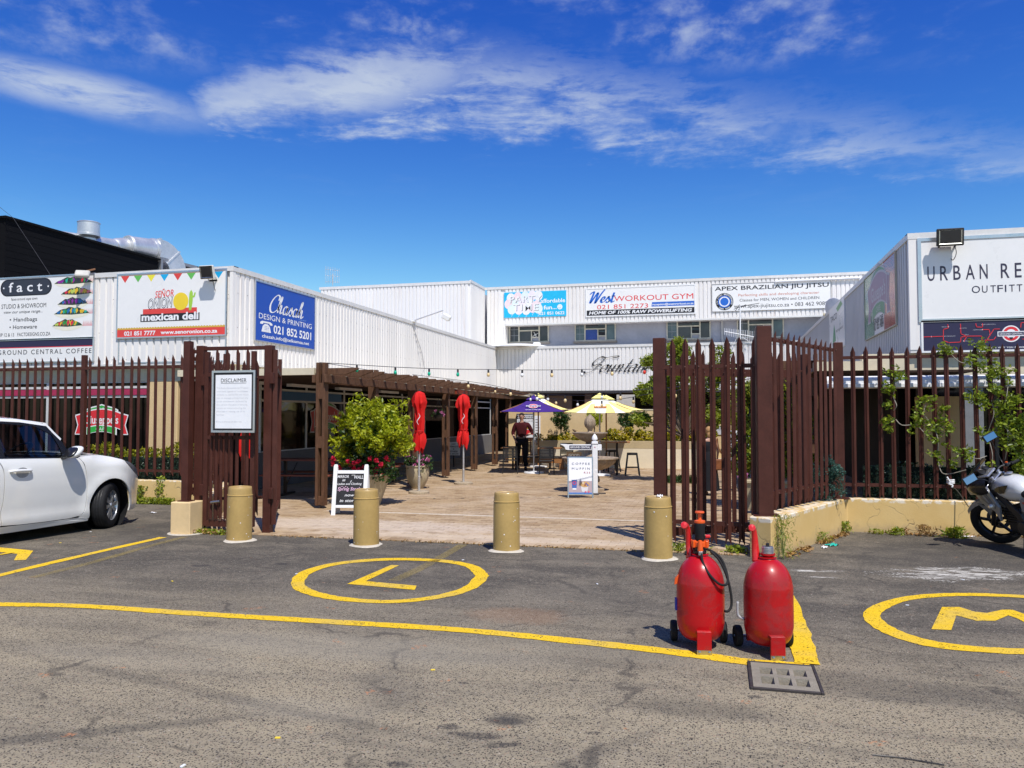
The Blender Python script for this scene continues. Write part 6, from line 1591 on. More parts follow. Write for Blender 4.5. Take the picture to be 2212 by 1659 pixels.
CLU = [(480, 275, 50), (545, 290, 25), (430, 375, 32), (455, 395, 25), (455, 495, 25), (440, 610, 34), (450, 660, 24), (720, 460, 42), (690, 480, 36), (650, 560, 28), (650, 640, 42), (800, 590, 58), (760, 660, 46), (870, 660, 44), (780, 740, 46),
       (800, 860, 38), (830, 100, 36), (890, 90, 28), (1090, 95, 52), (1140, 90, 30), (1020, 185, 42), (1120, 180, 46), (1180, 250, 40), (1250, 270, 62), (1300, 240, 34), (1140, 470, 88), (1240, 500, 96), (1330, 440, 70), (1300, 560, 78), (1060, 440, 40), (1150, 700, 58),
       (1240, 640, 60), (1350, 660, 66), (1400, 600, 50), (1300, 760, 50), (1350, 840, 90), (1400, 930, 70), (930, 830, 22), (1020, 830, 32), (1030, 880, 30), (925, 905, 26), (850, 520, 26), (1180, 390, 40), (1390, 780, 60), (1440, 700, 80), (1500, 850, 100), (1560, 650, 110)]
for (x_, y_, r_) in CLU:
    a_ = onY(*cv2(x_, y_), YFR - .08) - cr.location; rw_ = r_ * .3024 / 152
    n_ = max(3, int(r_ / 5)); cs.append(np.stack([rr.normal(a_.x, rw_ * .5, n_), rr.normal(0, .05, n_), rr.normal(a_.z, rw_ * .5, n_)], 1)); rs.append(np.full(n_, .055))
cs = np.concatenate(cs); rs = np.concatenate(rs)
leafmesh('foliage', clumps(rr, cs, rs, 8), .066, LF_CR, cr, 102, .46)
vb = MB()
def vp(x, y, dy=0): q = onY(*cv2(x, y), YFR - .05 + dy) - cr.location; return q
for path in [[(485, 290), (500, 350), (480, 430), (505, 500), (480, 540)], [(500, 600), (545, 640), (640, 640), (700, 690)], [(720, 480), (700, 560), (760, 640), (800, 740), (800, 880), (830, 980), (900, 985), (1000, 960)],
             [(1180, 1000), (1190, 850), (1160, 700), (1200, 560), (1180, 430), (1210, 330), (1170, 250), (1120, 180), (1080, 90)], [(1280, 900), (1300, 700), (1260, 560), (1290, 440), (1300, 300), (1250, 260)], [(830, 60), (860, 95), (890, 130), (960, 190), (1050, 200)],
             [(1040, 870), (1090, 880), (1150, 860)], [(1370, 780), (1310, 690), (1260, 640)]]:
    P_ = [vp(x, y, (-.05 if i % 2 else .03)) for i, (x, y) in enumerate(path)]; vb.tube(catmull(P_, 5), .006, 5)
o = vb.build('stems', pm('vine_stem', (.30, .27, .22), .8), cr); o['kind'] = 'stuff'
rp = thing('rope', 'white rope knotted round a pale and tied down to the motorcycle', 'rope', (0, 0, 0))
q_ = [onY(*cv2(x, y), YFR - .07) for x, y in [(865, 1010), (885, 1045), (880, 1060), (905, 1070), (900, 1085)]]
vb = MB(); vb.tube(catmull(q_, 5), .011, 6)
for dz in (0, .02, .04):
    c_ = onY(*cv2(888, 1052), YFR); vb.tube([(c_.x + .045 * math.cos(a_), YFR - .0 + .055 * math.sin(a_) - .02, c_.z + dz) for a_ in np.linspace(0, 2 * PI, 13)], .009, 5)
MB().tube(catmull([q_[-1], onY(*cv2(940, 1110), YFR - .15), onY(*cv2(1020, 1225), YFR - .3)], 5), .006, 6).build('cord', pm('dark_cord', (.06, .055, .04), .8), rp)
vb.build('strand', WPAINT, rp, smooth=True)
def weed(name, label, p, n, h, spread, size, mat, seed, asp=.3, up=.7, stems=0, group=None):
    t_ = thing(name, label, 'weed', p, 0, group); rr = np.random.RandomState(seed)
    z = rr.uniform(.0, 1, n) ** .8 * h
    sp_ = spread * (1 - .35 * z / h)
    P_ = np.stack([rr.normal(0, 1, n) * sp_ * .5, rr.normal(0, 1, n) * sp_ * .35, z], 1)
    leafmesh('leaves', P_, size, mat, t_, seed, asp, up=up)
    if stems:
        mb = MB()
        for i in range(stems): mb.tube([(0, 0, 0), (rr.uniform(-.5, .5) * spread * .4, rr.uniform(-.1, .1), h * .5), (rr.uniform(-.5, .5) * spread, rr.uniform(-.1, .1), h * rr.uniform(.7, 1))], .003, 4)
        tag(mb.build('stems', pm('green_stem', (.22, .26, .08), .7), t_), kind='stuff')
    return t_
def wallpt(f, off=.03):  # along the slanting right wall foot
    a_ = Vector((A_.x, A_.y, 0)); b_ = Vector((B_.x, B_.y, 0)); d = (b_ - a_).normalized(); n_ = Vector((d.y, -d.x, 0))
    return a_ + (b_ - a_) * f + n_ * off
weed('tall_weed', 'tallest feathery weed growing beside the front corner of the right wall', wallpt(.05, .08), 420, .50, .17, .045, LF_GRN, 201, .16, 1.2, 9)
weed('weed', 'small bright weed near the inner corner of the right wall', wallpt(.92, .05), 120, .16, .10, .06, LF_GRN, 202, .25, .8, 3)
weed('weed', 'straggly weed growing over dry leaves halfway along the slanting wall', wallpt(.55, .06), 120, .14, .12, .045, LF_GRN, 203, .2, .8, 3)
yb_ = YFR - .19
for i, (x_, y_, n_, h_, sp_, sz, mt_, lab) in enumerate([(1896, 1152, 60, .07, .12, .06, LF_GRN, 'low weed at the wall foot, leftmost of the row'), (1935, 1154, 90, .09, .12, .08, LF_GRN, 'broad leaved green weed in the wall foot row'),
                                                  (1957, 1154, 40, .09, .06, .05, LF_DRY, 'thin reddish weed beside the broad leaved one'), (1999, 1156, 110, .14, .14, .07, LF_DRY, 'brown withered weed at the wall foot'),
                                                  (2064, 1160, 130, .13, .17, .11, LF_GRN, 'large spiky green weed nearest to the motorcycle wheel')]):
    g = G(x_, y_ + 2); weed('weed', lab, (g.x, min(g.y, yb_), 0), n_, h_, sp_, sz, mt_, 210 + i, .24, .5)
weed('weed', 'leafy weed under the gate pales left of the right wall end', G(1590, 1196), 110, .09, .16, .06, LF_GRN, 220, .5, .3)
weed('weed', 'small grassy weed beside the fourth bollard foot', G(1462, 1192), 90, .09, .14, .09, LF_GRN, 221, .15, .6)
weed('weed', 'grass tuft at the foot of the rear gate leaf', G(1500, 1190), 90, .07, .2, .08, LF_GRN, 222, .12, .6)
rr = np.random.RandomState(230)
mt_ = thing('ground_creeper', 'strip of low green creeper in front of the pedestrian gate', 'weed', G(470, 1153)); mt_['kind'] = 'stuff'
P_ = np.stack([rr.uniform(-.55, .42, 800), rr.normal(0, .05, 800), rr.uniform(0, .05, 800)], 1); P_[:, 1] -= P_[:, 0] * .08
leafmesh('leaves', P_, .045, LF_GRN, mt_, 231, .6, up=.3); leafmesh('dry_leaves', P_[::4] + [0, -.04, -.0], .045, LF_DRY, mt_, 232, .6, up=.1)
mt_ = thing('wall_creeper', 'small creeper hanging over the low wall and spreading beside the car', 'weed', G(335, 1088)); mt_['kind'] = 'stuff'
P_ = np.concatenate([np.stack([rr.uniform(-.45, .45, 700), rr.uniform(-.15, .0, 700), rr.uniform(0, .12, 700)], 1), np.stack([rr.normal(.12, .05, 170), rr.uniform(-.05, -.0, 170), rr.uniform(.1, .5, 170)], 1), np.stack([rr.normal(-.28, .06, 160), rr.uniform(-.08, .0, 160), rr.uniform(.1, .33, 160)], 1)])
leafmesh('leaves', P_, .05, LF_GRN, mt_, 234, .6, up=.3)
wl = np.concatenate([[list(wallpt(f + rr.normal(0, .03), .03 + abs(rr.normal(0, .05)))[:2]) + [.012 + rr.uniform(0, .02)] for _ in range(50)] for f in (.15, .3, .55, .62, .75, .85)])
dl = leafmesh('dry_leaves', wl, .055, LF_DRY, None, 240, .6, up=.05); tag(dl, 'scattered dry brown leaves along the foot of the slanting wall', 'leaves')
wl2 = np.array([[rr.uniform(1.9, 5.2), yb_ - abs(rr.normal(0, .06)), .01 + rr.uniform(0, .015)] for _ in range(260)])
tag(leafmesh('dry_leaves', wl2, .045, LF_DRY, None, 241, .6, up=.05), 'scattered dry leaves along the foot of the far right wall', 'leaves')
wl3 = np.array([[rr.uniform(-5.8, .2), YP0 - .02 + rr.normal(0, .03), .008 + rr.uniform(0, .012)] for _ in range(420)])
tag(leafmesh('dry_leaves', wl3, .03, LF_DRY, None, 242, .6, up=.05), 'thin line of dry litter where the asphalt meets the paving', 'leaves')
def scrap(name, label, p, w, h, mat, seed):
    rr = random.Random(seed); n = 9; vs = []; fs = []
    for j in range(n):
        for i in range(n):
            r_ = 1 - .3 * rr.random(); vs.append(((i / (n - 1) - .5) * w * r_, (j / (n - 1) - .5) * w * .6 * r_, h * abs(math.sin(i * 1.9 + j * 2.3)) * rr.random() + .004))
    for j in range(n - 1):
        for i in range(n - 1): fs.append((j * n + i, j * n + i + 1, (j + 1) * n + i + 1, (j + 1) * n + i))
    me = bpy.data.meshes.new(name); me.from_pydata(vs, [], fs); me.shade_smooth()
    o = link(name, me, mat, None, loc=p, rot=(0, 0, rr.random() * 3)); return tag(o, label, 'litter')
scrap('plastic_bag', 'crumpled turquoise plastic scrap lying by the slanting wall', wallpt(.50, .22), .16, .04, flatm((.02, .42, .33)), 1)
scrap('paper_scrap', 'small white paper scrap beside the turquoise plastic', wallpt(.42, .20), .10, .03, PRW, 2)
scrap('paper_scrap', 'white paper scrap at the wall foot near the motorcycle', G(2093, 1160), .16, .02, PRW, 3)
scrap('paper_scrap', 'white crumpled tissue on the asphalt behind the car wheel', G(330, 1108), .12, .02, PRW, 4)
for i, (x_, y_, lab) in enumerate([(196, 1149, 'tiny pale scrap beside the yellow line near the corner block'), (640, 1240, 'tiny white scrap on the left edge of the painted ring'), (372, 1256, 'tiny yellow scrap left of the painted ring'), (1000, 1210, 'tiny white scrap just behind the painted ring'),
                              (1290, 1262, 'tiny white scrap between the painted ring and the red cylinders'), (600, 1595, 'tiny yellow scrap on the bare asphalt at lower left'), (395, 1656, 'tiny white scrap at the bottom edge left of centre'), (1960, 1308, 'tiny white scrap inside the painted ring with the letter M'),
                              (130, 1173, 'tiny yellow scrap in the shade behind the car'), (2080, 1253, 'tiny white scrap on the pale paint stain'), (935, 1448, 'tiny yellow scrap in the middle of the near asphalt')]):
    q_ = MB().cbox((0, 0, .004), (.026, .012, .005), T(0, 0, 0, i * 1.3)).build('litter_bit', PRY if 'yellow' in lab[:14] else PRW, loc=G(x_, y_)); tag(q_, lab, 'litter')
tw = thing('twig', 'thin dark wire lying on the asphalt in the bottom right of the picture', 'wire', G(1890, 1630))
MB().tube(catmull([G(1885, 1633) - tw.location + Vector((0, 0, .006)), G(1950, 1640) - tw.location + Vector((0, 0, .006)), G(2040, 1655) - tw.location + Vector((0, 0, .006))], 5), .003, 5).build('wire', BLACKM, tw)
# ==== BOLLARDS
def bollard(i, px_, py_, label, paint):
    t_ = thing('bollard', label, 'bollard', G(px_, py_), i * .9, 'fat painted bollards in front of the courtyard entrance')
    rr = random.Random(i); R_ = .156; hh = .70
    prof = [(0, -.02), (R_ + .004, -.02), (R_ + .003, .1), (R_, .55), (R_ - .002, .58), (R_ + .003, .584), (R_ + .003, .59), (R_ - .005, .594), (R_ - .010, .66), (R_ - .012, .685), (R_ - .018, .694), (R_ - .03, .695), (R_ - .034, .688), (0, .686)]
    MB().lathe(prof, 40).build('post', TAN, t_, smooth=.6)
    vs, fs = [], []; n = 22
    for k in range(n):
        a_ = 2 * PI * k / n; r_ = R_ + .05 + .018 * math.sin(a_ * 3 + i) + rr.uniform(-.008, .008); vs += [(r_ * math.cos(a_), r_ * math.sin(a_), .004), ((r_ - .02) * math.cos(a_), (r_ - .02) * math.sin(a_), .016), ((R_) * math.cos(a_), R_ * math.sin(a_), .024)]
    for k in range(n):
        q = (k + 1) % n
        for j in (0, 1): fs.append((k * 3 + j, q * 3 + j, q * 3 + j + 1, k * 3 + j + 1))
    me = bpy.data.meshes.new('mortar_foot'); me.from_pydata(vs, [], fs); link('mortar_foot', me, CONCW, t_)
    pd = MB()
    for k in range(paint):
        a_ = rr.uniform(-PI, 0) - i * .9; z_ = .05 + .55 * rr.random() ** 1.7; r_ = R_ + .0045
        pd.lathe([(0, 0), (rr.uniform(.003, .008), .0)], 6, T(r_ * math.cos(a_), r_ * math.sin(a_), z_, a_ + PI / 2, PI / 2), cap=False)
    tag(pd.build('paint_spots', PRW, t_), kind='stuff')
    t_.rotation_euler = (rr.uniform(-.012, .012), rr.uniform(-.012, .012), i * .9)
    return t_
bollard(0, 516.5, 1168, 'tan bollard standing in front of the pedestrian gate, leftmost of four', 13)
bollard(1, 791, 1178, 'tan bollard standing in front of the chalkboard sign', 9)
bollard(2, 1094, 1190, 'tan bollard standing alone in the open entrance, third from left', 12)
b4 = bollard(3, 1422, 1207, 'tan bollard by the right gate with white paper on top', 7)
sc_ = scrap('paper_scrap', 'crumpled white tissue lying on top of the fourth bollard', b4.location + Vector((.02, -.08, .695)), .12, .03, PRW, 9)
# ==== PERGOLAS
def pergola(side, x_of, y0, npost, dpost, nraft, draft, label, yposts=None):
    t_ = thing('pergola', label, 'pergola', (x_of(y0), y0, 0))
    ox_, oy_ = x_of(y0), y0; zt_b = cz0 - .002
    def lx(y): return x_of(y) - ox_
    ys_ = yposts or [y0 + i * dpost for i in range(npost)]
    for y in ys_:
        x = lx(y); yy = y - oy_
        M = T(x, yy, 0)
        mb = MB()
        mb.box(-.085, -.035, -.07, .07, .06, 2.53, M).box(.035, .085, -.07, .07, .06, 2.53, M)
        mb.build('post', WOOD, t_, bevel=.004)
        for (z0, z1) in [(.07, .22), (1.05, 1.25), (1.9, zt_b - .14)]: MB().box(-.035, .035, -.06, .06, z0, z1, M).build('spacer', WOOD, t_)
        MB().tube([(x, yy, 0), (x, yy, .1)], .012, 6).build('foot_pin', BLACKM, t_)
    ya, yb2 = ys_[0] - .12, ys_[-1] + .3
    n = len(ys_) - 1
    bounds = [ya] + [(ys_[i] + .0) for i in range(1, n)] + [yb2]
    for i in range(len(bounds) - 1):
        a_, b_ = bounds[i], bounds[i + 1]
        for s_ in (-.115, .115):
            MB().bar((lx(a_) + s_, a_ - oy_ + .002, zt_b - .07), (lx(b_) + s_, b_ - oy_ - .002, zt_b - .07), .045, .135).build('beam', WOOD, t_, bevel=.004)
    rm = MB(); Lr = .92
    pts_ = [(-.22, 0), (.42, 0), (.66, .085), (.66, .118), (-.22, .118)] if side > 0 else [(.22, 0), (-.42, 0), (-.66, .085), (-.66, .118), (.22, .118)]
    rm.prism(pts_, -.022, .022); me = rm.mesh('rafter', bevel=.003)
    rr = random.Random(3)
    for i in range(nraft):
        y = ys_[0] - .02 + i * draft
        if y > ys_[-1] + .5: break
        link('rafter', me, WOOD, t_, loc=(lx(y) + rr.uniform(-.03, .03), y - oy_ + .10, zt_b + .003), rot=(0, rr.uniform(-.01, .01), rr.uniform(-.02, .02)))
    return t_
xo = lambda y: PX + .03 - (y - PY) * .024
yps = [G(690, 1099).y, G(803, 1073).y if False else (G(690, 1099).y + G(887, 1051).y) / 2, G(887, 1051).y, G(954, 1033).y, G(1014, 1018).y, G(1057, 1007).y, G(1087, 1000).y]
pgl = pergola(1, xo, PY, 7, 2.3, 32, .60, 'dark brown timber pergola running along the left shop fronts', yps)
pergola(-1, lambda y: 1.33 + .0 * y, 12.7, 7, 2.3, 32, .60, 'dark brown timber pergola on the right side of the courtyard')
MB().box(-.0, .06, 0, .9, 0, .11).build('red_brown_board', pm('red_board', (.22, .04, .02), .6), None, loc=(xo(20) + .14, 19.9, cz0 - .14))
bpy.data.objects['red_brown_board'].parent = pgl; bpy.data.objects['red_brown_board'].location = (xo(20) + .145 - pgl.location.x, 19.9 - pgl.location.y, cz0 - .14)
# ==== STRING LIGHTS
BULBC = {'g': flatm((.01, .42, .25), .2, 'bulb_green'), 'y': flatm((.80, .60, .30), .2, 'bulb_amber'), 'w': flatm((.82, .82, .80), .2, 'bulb_white'), 'r': flatm((.70, .03, .01), .2, 'bulb_red')}
bulb_m = MB().lathe([(0, -.155), (.022, -.148), (.034, -.12), (.03, -.09), (.018, -.07)], 12).mesh('bulb', smooth=True)
sock_m = MB().lathe([(.02, -.072), (.021, -.02), (.015, 0), (0, 0)], 10).mesh('socket')
SOCK = pm('socket_black', (.02, .018, .02), .5)
def lightstring(label, pts, bulbs, kk=8, r=.006, size=.85):
    """pts = points of the cable, bulbs = (fraction, colour)"""
    t_ = thing('string_lights', label, 'string lights', pts[0], 0, 'festoon cables strung over the courtyard')
    P_ = catmull([p - pts[0] for p in pts], kk)
    MB().tube(P_, r, 5).build('cable', BLACKM, t_)
    for f, c_ in bulbs:
        q = P_[min(int(f * (len(P_) - 1)), len(P_) - 2)]; q2 = P_[min(int(f * (len(P_) - 1)) + 1, len(P_) - 1)]; fr_ = f * (len(P_) - 1) % 1
        q = q.lerp(q2, fr_)
        so = link('socket', sock_m, None, t_, loc=q); so.scale = (size,) * 3
        if not sock_m.materials: sock_m.materials.append(SOCK)
        bme = bulb_m.copy() if c_ not in lightstring.cache else lightstring.cache[c_]
        if c_ not in lightstring.cache: bme.materials.append(BULBC[c_]); lightstring.cache[c_] = bme
        bo = link('bulb', bme, None, t_, loc=q); bo.scale = (size,) * 3
    return t_
lightstring.cache = {}
S0 = Vector((xo(PY), PY, 2.545))
E0 = onY(1640, 780, 11.6)
def stringpts(cols, ya, yb_):
    """cable through surveyed points, depth running evenly from ya to yb_"""
    out_ = []
    for i, (x, y) in enumerate(cols): out_.append(onY(x, y, ya + (yb_ - ya) * i / (len(cols) - 1)))
    return out_
c1_ = [(690, 783), (771, 788), (854, 793), (927, 796), (989, 797.5), (1055, 798), (1128, 799), (1192, 799), (1257, 798), (1322, 796), (1392, 793), (1470, 790), (1560, 783)]
P1 = stringpts(c1_, PY, 15.0)
lightstring('long festoon string with green, amber and white bulbs crossing below the roof line', P1, [(i / 12, ch) for i, ch in zip(range(1, 11), 'gggggyywwr'[:4] + 'ywywyr')], 8)
c2_ = [(706, 785), (860, 810), (990, 840), (1080, 862)]
P2 = [onY(706, 785, PY), onY(800, 800, 15.5), onY(905, 818, 18), Vector((xo(yps[5]), yps[5], 2.5))]
lightstring('festoon string following the tops of the left pergola posts', P2, [], 8)
P3 = [Vector((xo(yps[3]) + .0, yps[3], 2.55)), onY(1060, 836, 21.5), onY(1170, 858, 20), onY(1300, 866, 18.5), onY(1420, 848, 16.5), onY(1500, 840, 15)]
lightstring('low festoon string with white bulbs sagging above the umbrellas', P3, [(f, c_) for f, c_ in zip((.13, .22, .36, .45, .52, .60, .71, .80, .88), 'yywywyywy')], 8, size=.95)
P4 = [Vector((xo(yps[2]), yps[2], 2.55)), onY(1040, 828, 19.5), onY(1160, 851, 19.5), onY(1290, 853, 18.0), onY(1420, 835, 16)]
lightstring('middle festoon string with amber bulbs strung from the third pergola post', P4, [(f, c_) for f, c_ in zip((.2, .38, .5, .62, .84), 'yywyy')], 8, size=1.1)
P5 = [onY(1000, 835, 22), onY(1150, 852, 21), onY(1330, 846, 19), onY(1540, 828, 15), onY(1750, 800, 13.2)]
lightstring('festoon string climbing to the right hand pergola', P5, [(f, c_) for f, c_ in zip((.3, .46, .8), 'www')], 8, size=1.1)
# ==== UMBRELLAS
def closed_umbrella(label, p, r_base, zb_, zt__, w=.14, seed=0, base=True):
    t_ = thing('closed_umbrella', label, 'umbrella', p, seed * 1.1, 'furled red umbrellas')
    if base: MB().lathe([(0, 0), (r_base * .96, 0), (r_base, .015), (r_base, .05), (r_base * .93, .065), (.06, .07), (0, .07)], 36).build('base', GRANITE, t_, smooth=.5)
    MB().lathe([(.028, .05), (.028, .35), (.03, .36), (.022, .365), (.022, zt__ - .02)], 14).build('pole', GALV, t_, smooth=.5)
    n, m = 18, 26; vs, fs = [], []; rr = random.Random(seed)
    ph = [rr.uniform(0, 6.28) for _ in range(8)]; lob = [rr.uniform(.82, 1.12) for _ in range(n)]
    for j in range(m + 1):
        f = j / m; z = zt__ - f * (zt__ - zb_)
        prof = np.interp(f, [0, .03, .10, .20, .28, .34, .5, .64, .68, .73, .86, 1.0], [.06, .62, .98, 1.12, .84, .78, .76, .66, .52, .80, 1.0, .72])
        for i in range(n):
            a_ = 2 * PI * i / n + .18 * math.sin(f * 5 + ph[1])
            crease = 1.0 if i % 2 == 0 else np.interp(f, [0, .15, .3, .66, .8, 1], [.9, .72, .62, .66, .58, .62])
            r_ = w * prof * crease * (1 + (lob[i] - 1) * (1 + f)) * (1 + .10 * math.sin(4 * a_ + f * 11 + ph[2]))* rr.uniform(.95, 1.05)
            zz_ = z + rr.uniform(-.008, .008)
            if f > .7: zz_ += (f - .7) / .3 * (.10 * (lob[i] - .97) / .15 * .6 + (-.045 if i % 2 == 0 else .05))
            if .14 < f < .26 and i % 4 == 0: zz_ -= .04; r_ *= 1.10
            vs.append((r_ * math.cos(a_), r_ * math.sin(a_), zz_))
    for j in range(m):
        for i in range(n): fs.append((j * n + i, j * n + (i + 1) % n, (j + 1) * n + (i + 1) % n, (j + 1) * n + i))
    me = bpy.data.meshes.new('canopy'); me.from_pydata(vs, [], fs); smooth_by_angle(me, .45); link('canopy', me, SHADECLOTH, t_)
    MB().lathe([(w * .62, 0), (w * .66, .01), (w * .66, .025), (w * .62, .035)], 20, T(0, 0, zt__ - .69 * (zt__ - zb_) - .01), cap=False).build('tie', pm('red_strap', (.45, .01, .01), .6), t_)
    MB().lathe([(0, 0), (.02, .0), (.015, .04), (0, .05)], 10, T(0, 0, zt__ - .01)).build('finial', BLACK, t_)
    q = []
    for k in range(14):
        a_ = -PI / 2 - seed * 1.1 + .25 + .2 * math.sin(k * .5); q.append(Vector(((w * .95) * math.cos(a_), (w * .95) * math.sin(a_), zt__ - .38 * (zt__ - zb_) - k * .018)))
    MB().tube(q, [.002 + .006 * math.sin(PI * k / 13) for k in range(14)], 5).build('printed_swirl', PRW, t_)
    return t_
closed_umbrella('furled red umbrella beside the pot of pink flowers', G(905, 1067), .215, .90, 2.12, .155, 1)
closed_umbrella('furled red umbrella farther back in front of the standing notice', G(1001, 1047), .22, .90, 2.12, .165, 2)
closed_umbrella('furled red umbrella seen through the bars of the pedestrian gate', G(529, 1108), .2, .92, 2.1, .12, 3)
def open_umbrella(label, p, hx, ze, za, mats, rz, print_=None, base=True, polemat=GALV, vent=.24):
    t_ = thing('open_umbrella', label, 'umbrella', p, rz, 'square courtyard umbrellas')
    C_ = [(-hx, -hx), (hx, -hx), (hx, hx), (-hx, hx)]
    for k in range(4):
        a_, b_ = Vector((*C_[k], ze)), Vector((*C_[(k + 1) % 4], ze)); A3 = Vector((0, 0, za))
        vs, fs = [], []; n = 8
        for i in range(n + 1):
            f = (i / n) * (1 - .08) + .08
            for j in range(n + 1):
                e = a_.lerp(b_, j / n); q = A3.lerp(e, f); g_ = math.sin(PI * j / n)
                q.z -= .05 * math.sin(PI * f) * 1.0 + .02 * g_ * f; q.x *= 1 - .03 * g_ * f; q.y *= 1 - .03 * g_ * f
                vs.append(tuple(q))
        for i in range(n):
            for j in range(n): fs.append((i * (n + 1) + j, i * (n + 1) + j + 1, (i + 1) * (n + 1) + j + 1, (i + 1) * (n + 1) + j))
        me = bpy.data.meshes.new('canopy_panel'); me.from_pydata(vs, [], fs); me.shade_smooth(); link('canopy_panel', me, mats[k][0], t_)
        if mats[k][1] is not None:
            nn_ = (b_ - a_).cross(A3 - a_).normalized() * .006
            for (j0, j1, f0, f1) in [(0, .16, .3, 1), (.30, .44, .42, 1), (.56, .70, .42, 1), (.84, 1, .3, 1)]:
                vs, fs = [], []
                for i in range(n + 1):
                    f = f0 + (f1 - f0) * i / n
                    for j in (0, 1, 2):
                        jj = j0 + (j1 - j0) * j / 2
                        if j0 == .30: jj -= .18 * (1 - f)
                        if j0 == .56: jj += .18 * (1 - f)
                        e = a_.lerp(b_, jj); q = A3.lerp(e, f); g_ = math.sin(PI * jj)
                        q.z -= .05 * math.sin(PI * f) + .02 * g_ * f; q.x *= 1 - .03 * g_ * f; q.y *= 1 - .03 * g_ * f
                        vs.append(tuple(q + nn_))
                for i in range(n):
                    for j in (0, 1): fs.append((i * 3 + j, i * 3 + j + 1, i * 3 + j + 4, i * 3 + j + 3))
                me = bpy.data.meshes.new('stripe'); me.from_pydata(vs, [], fs); link('stripe', me, mats[k][1], t_)
        MB().bar((0, 0, za - .08), tuple(Vector((*C_[k], ze - .02))), .02, .025).build('rib', OAK, t_)
    for k in range(4):
        a_, b_ = Vector(C_[k]) * vent, Vector(C_[(k + 1) % 4]) * vent; zv = ze + (za - ze) * (1 - vent) + .02
        me = bpy.data.meshes.new('vent_panel'); me.from_pydata([(0, 0, za + .06), (a_.x, a_.y, zv), (b_.x, b_.y, zv)], [], [(0, 1, 2)]); link('vent_panel', me, mats[k][2] if len(mats[k]) > 2 else mats[k][0], t_)
    MB().lathe([(.022, 0), (.022, za - .03)], 12).build('pole', polemat, t_, smooth=.5)
    MB().lathe([(.025, ze + .02), (.05, ze + .03), (.05, ze + .08), (.025, ze + .1)], 12).build('hub', BLACK, t_)
    if base: MB().lathe([(0, 0), (.27, 0), (.28, .02), (.27, .05), (.05, .07), (0, .07)], 32).build('base', WPAINT, t_, smooth=.5)
    return t_
CP = pm('purple_canvas', (.055, .022, .19), .75, 0, .1, 5, .1, 200); CYEL = pm('yellow_canvas', (.86, .76, .26), .75, 0, .06, 5, .1, 200); CW = pm('white_canvas', (.86, .86, .82), .75, 0, .04, 5, .1, 200)
up_ = G(1153, 1023)
ou = open_umbrella('square purple cafe umbrella with a round emblem on its front', up_, .88, 1.73, 2.14, [(CP, None), (CP, None), (CP, None), (CP, None)], YAW * .8)
ang = math.atan2(2.14 - 1.73, .83)
def on_panel(parent_thing, fn, hx, ze, za, fpos):
    """draw flat print on the front canopy panel"""
    pr_ = bpy.data.objects.new('print', None); col.objects.link(pr_); pr_.parent = parent_thing
    fn(pr_)
    q = Vector((0, -hx * fpos, za + (ze - za) * fpos - .05 * math.sin(PI * fpos) + .012))
    M = Matrix.Translation(q) @ Matrix.Rotation(-(PI / 2 - math.atan2(za - ze, hx)), 4, 'X')
    for ch in list(pr_.children):
        ch.data.transform(M); ch.parent = parent_thing
    bpy.data.objects.remove(pr_)
def pp_(o): roundel(o, 0, .0, .135, y=-.004, bar=CP); letters(o, "THAT'S WHY YOU DRINK COFFEE", 0, -.26, .035, PRW, w=.42, y=-.006, bold=.02)
on_panel(ou, pp_, .88, 1.73, 2.14, .56)
YW_ = (CW, CYEL, CYEL)
open_umbrella('yellow and white umbrella half hidden behind the purple one', G(1163, 1010), .86, 1.80, 2.26, [YW_] * 4, YAW, base=True, polemat=OAK)
lu = open_umbrella('yellow and white striped tea umbrella in front of the high table', G(1296, 1028), .95, 1.70, 2.17, [YW_] * 4, YAW * .7)
def lp_(o): rect(o, 'print_ground', -.16, .16, -.05, .05, flatm((.62, .16, .03)), -.004); letters(o, 'Lipton', 0, -.035, .06, flatm((.85, .80, .35)), w=.26, y=-.008, bold=.02)
on_panel(lu, lp_, .95, 1.70, 2.17, .62)
open_umbrella('rear yellow and white umbrella peeping out behind the tea umbrella', G(1310, 1018), .95, 1.77, 2.16, [YW_] * 4, YAW, base=False, polemat=OAK)
# ==== FOUNTAIN
fo = G(1275, 1062)
f_ = thing('fountain', 'two tier carved stone fountain with a pineapple finial in the courtyard', 'fountain', fo)
MB().lathe([(0, 0), (.30, 0), (.30, .07), (.22, .10), (.14, .16), (.17, .24), (.20, .30), (.13, .40), (.12, .44), (.2, .46)], 28).build('pedestal', STONE, f_, smooth=.8)
def fluted(prof, n, lobes, amp, z0, z1):
    mb = MB(); vs, fs = [], []
    for r, z in prof:
        for i in range(n):
            a_ = 2 * PI * i / n; k = 1 + (amp * abs(math.sin(lobes * a_ / 2 + z * 3)) if z0 < z < z1 else 0); vs.append((r * k * math.cos(a_), r * k * math.sin(a_), z))
    for j in range(len(prof) - 1):
        for i in range(n): fs.append((j * n + i, j * n + (i + 1) % n, (j + 1) * n + (i + 1) % n, (j + 1) * n + i))
    return mb.add(vs, fs)
fluted([(.12, .44), (.24, .46), (.38, .52), (.48, .59), (.53, .66), (.545, .69), (.60, .70), (.60, .725), (.56, .73), (.50, .70), (.3, .60), (0, .58)], 96, 24, .05, .45, .68).build('lower_bowl', STONE, f_, smooth=.8)
MB().lathe([(.0, .66), (.47, .665)], 40, cap=False).build('water', glassy('fountain_water', (.02, .025, .02), .03, .9), f_)
MB().lathe([(.16, .58), (.17, .7), (.11, .78), (.09, .86), (.12, .93), (.10, 1.0), (.09, 1.06)], 28).build('column', STONE, f_, smooth=.8)
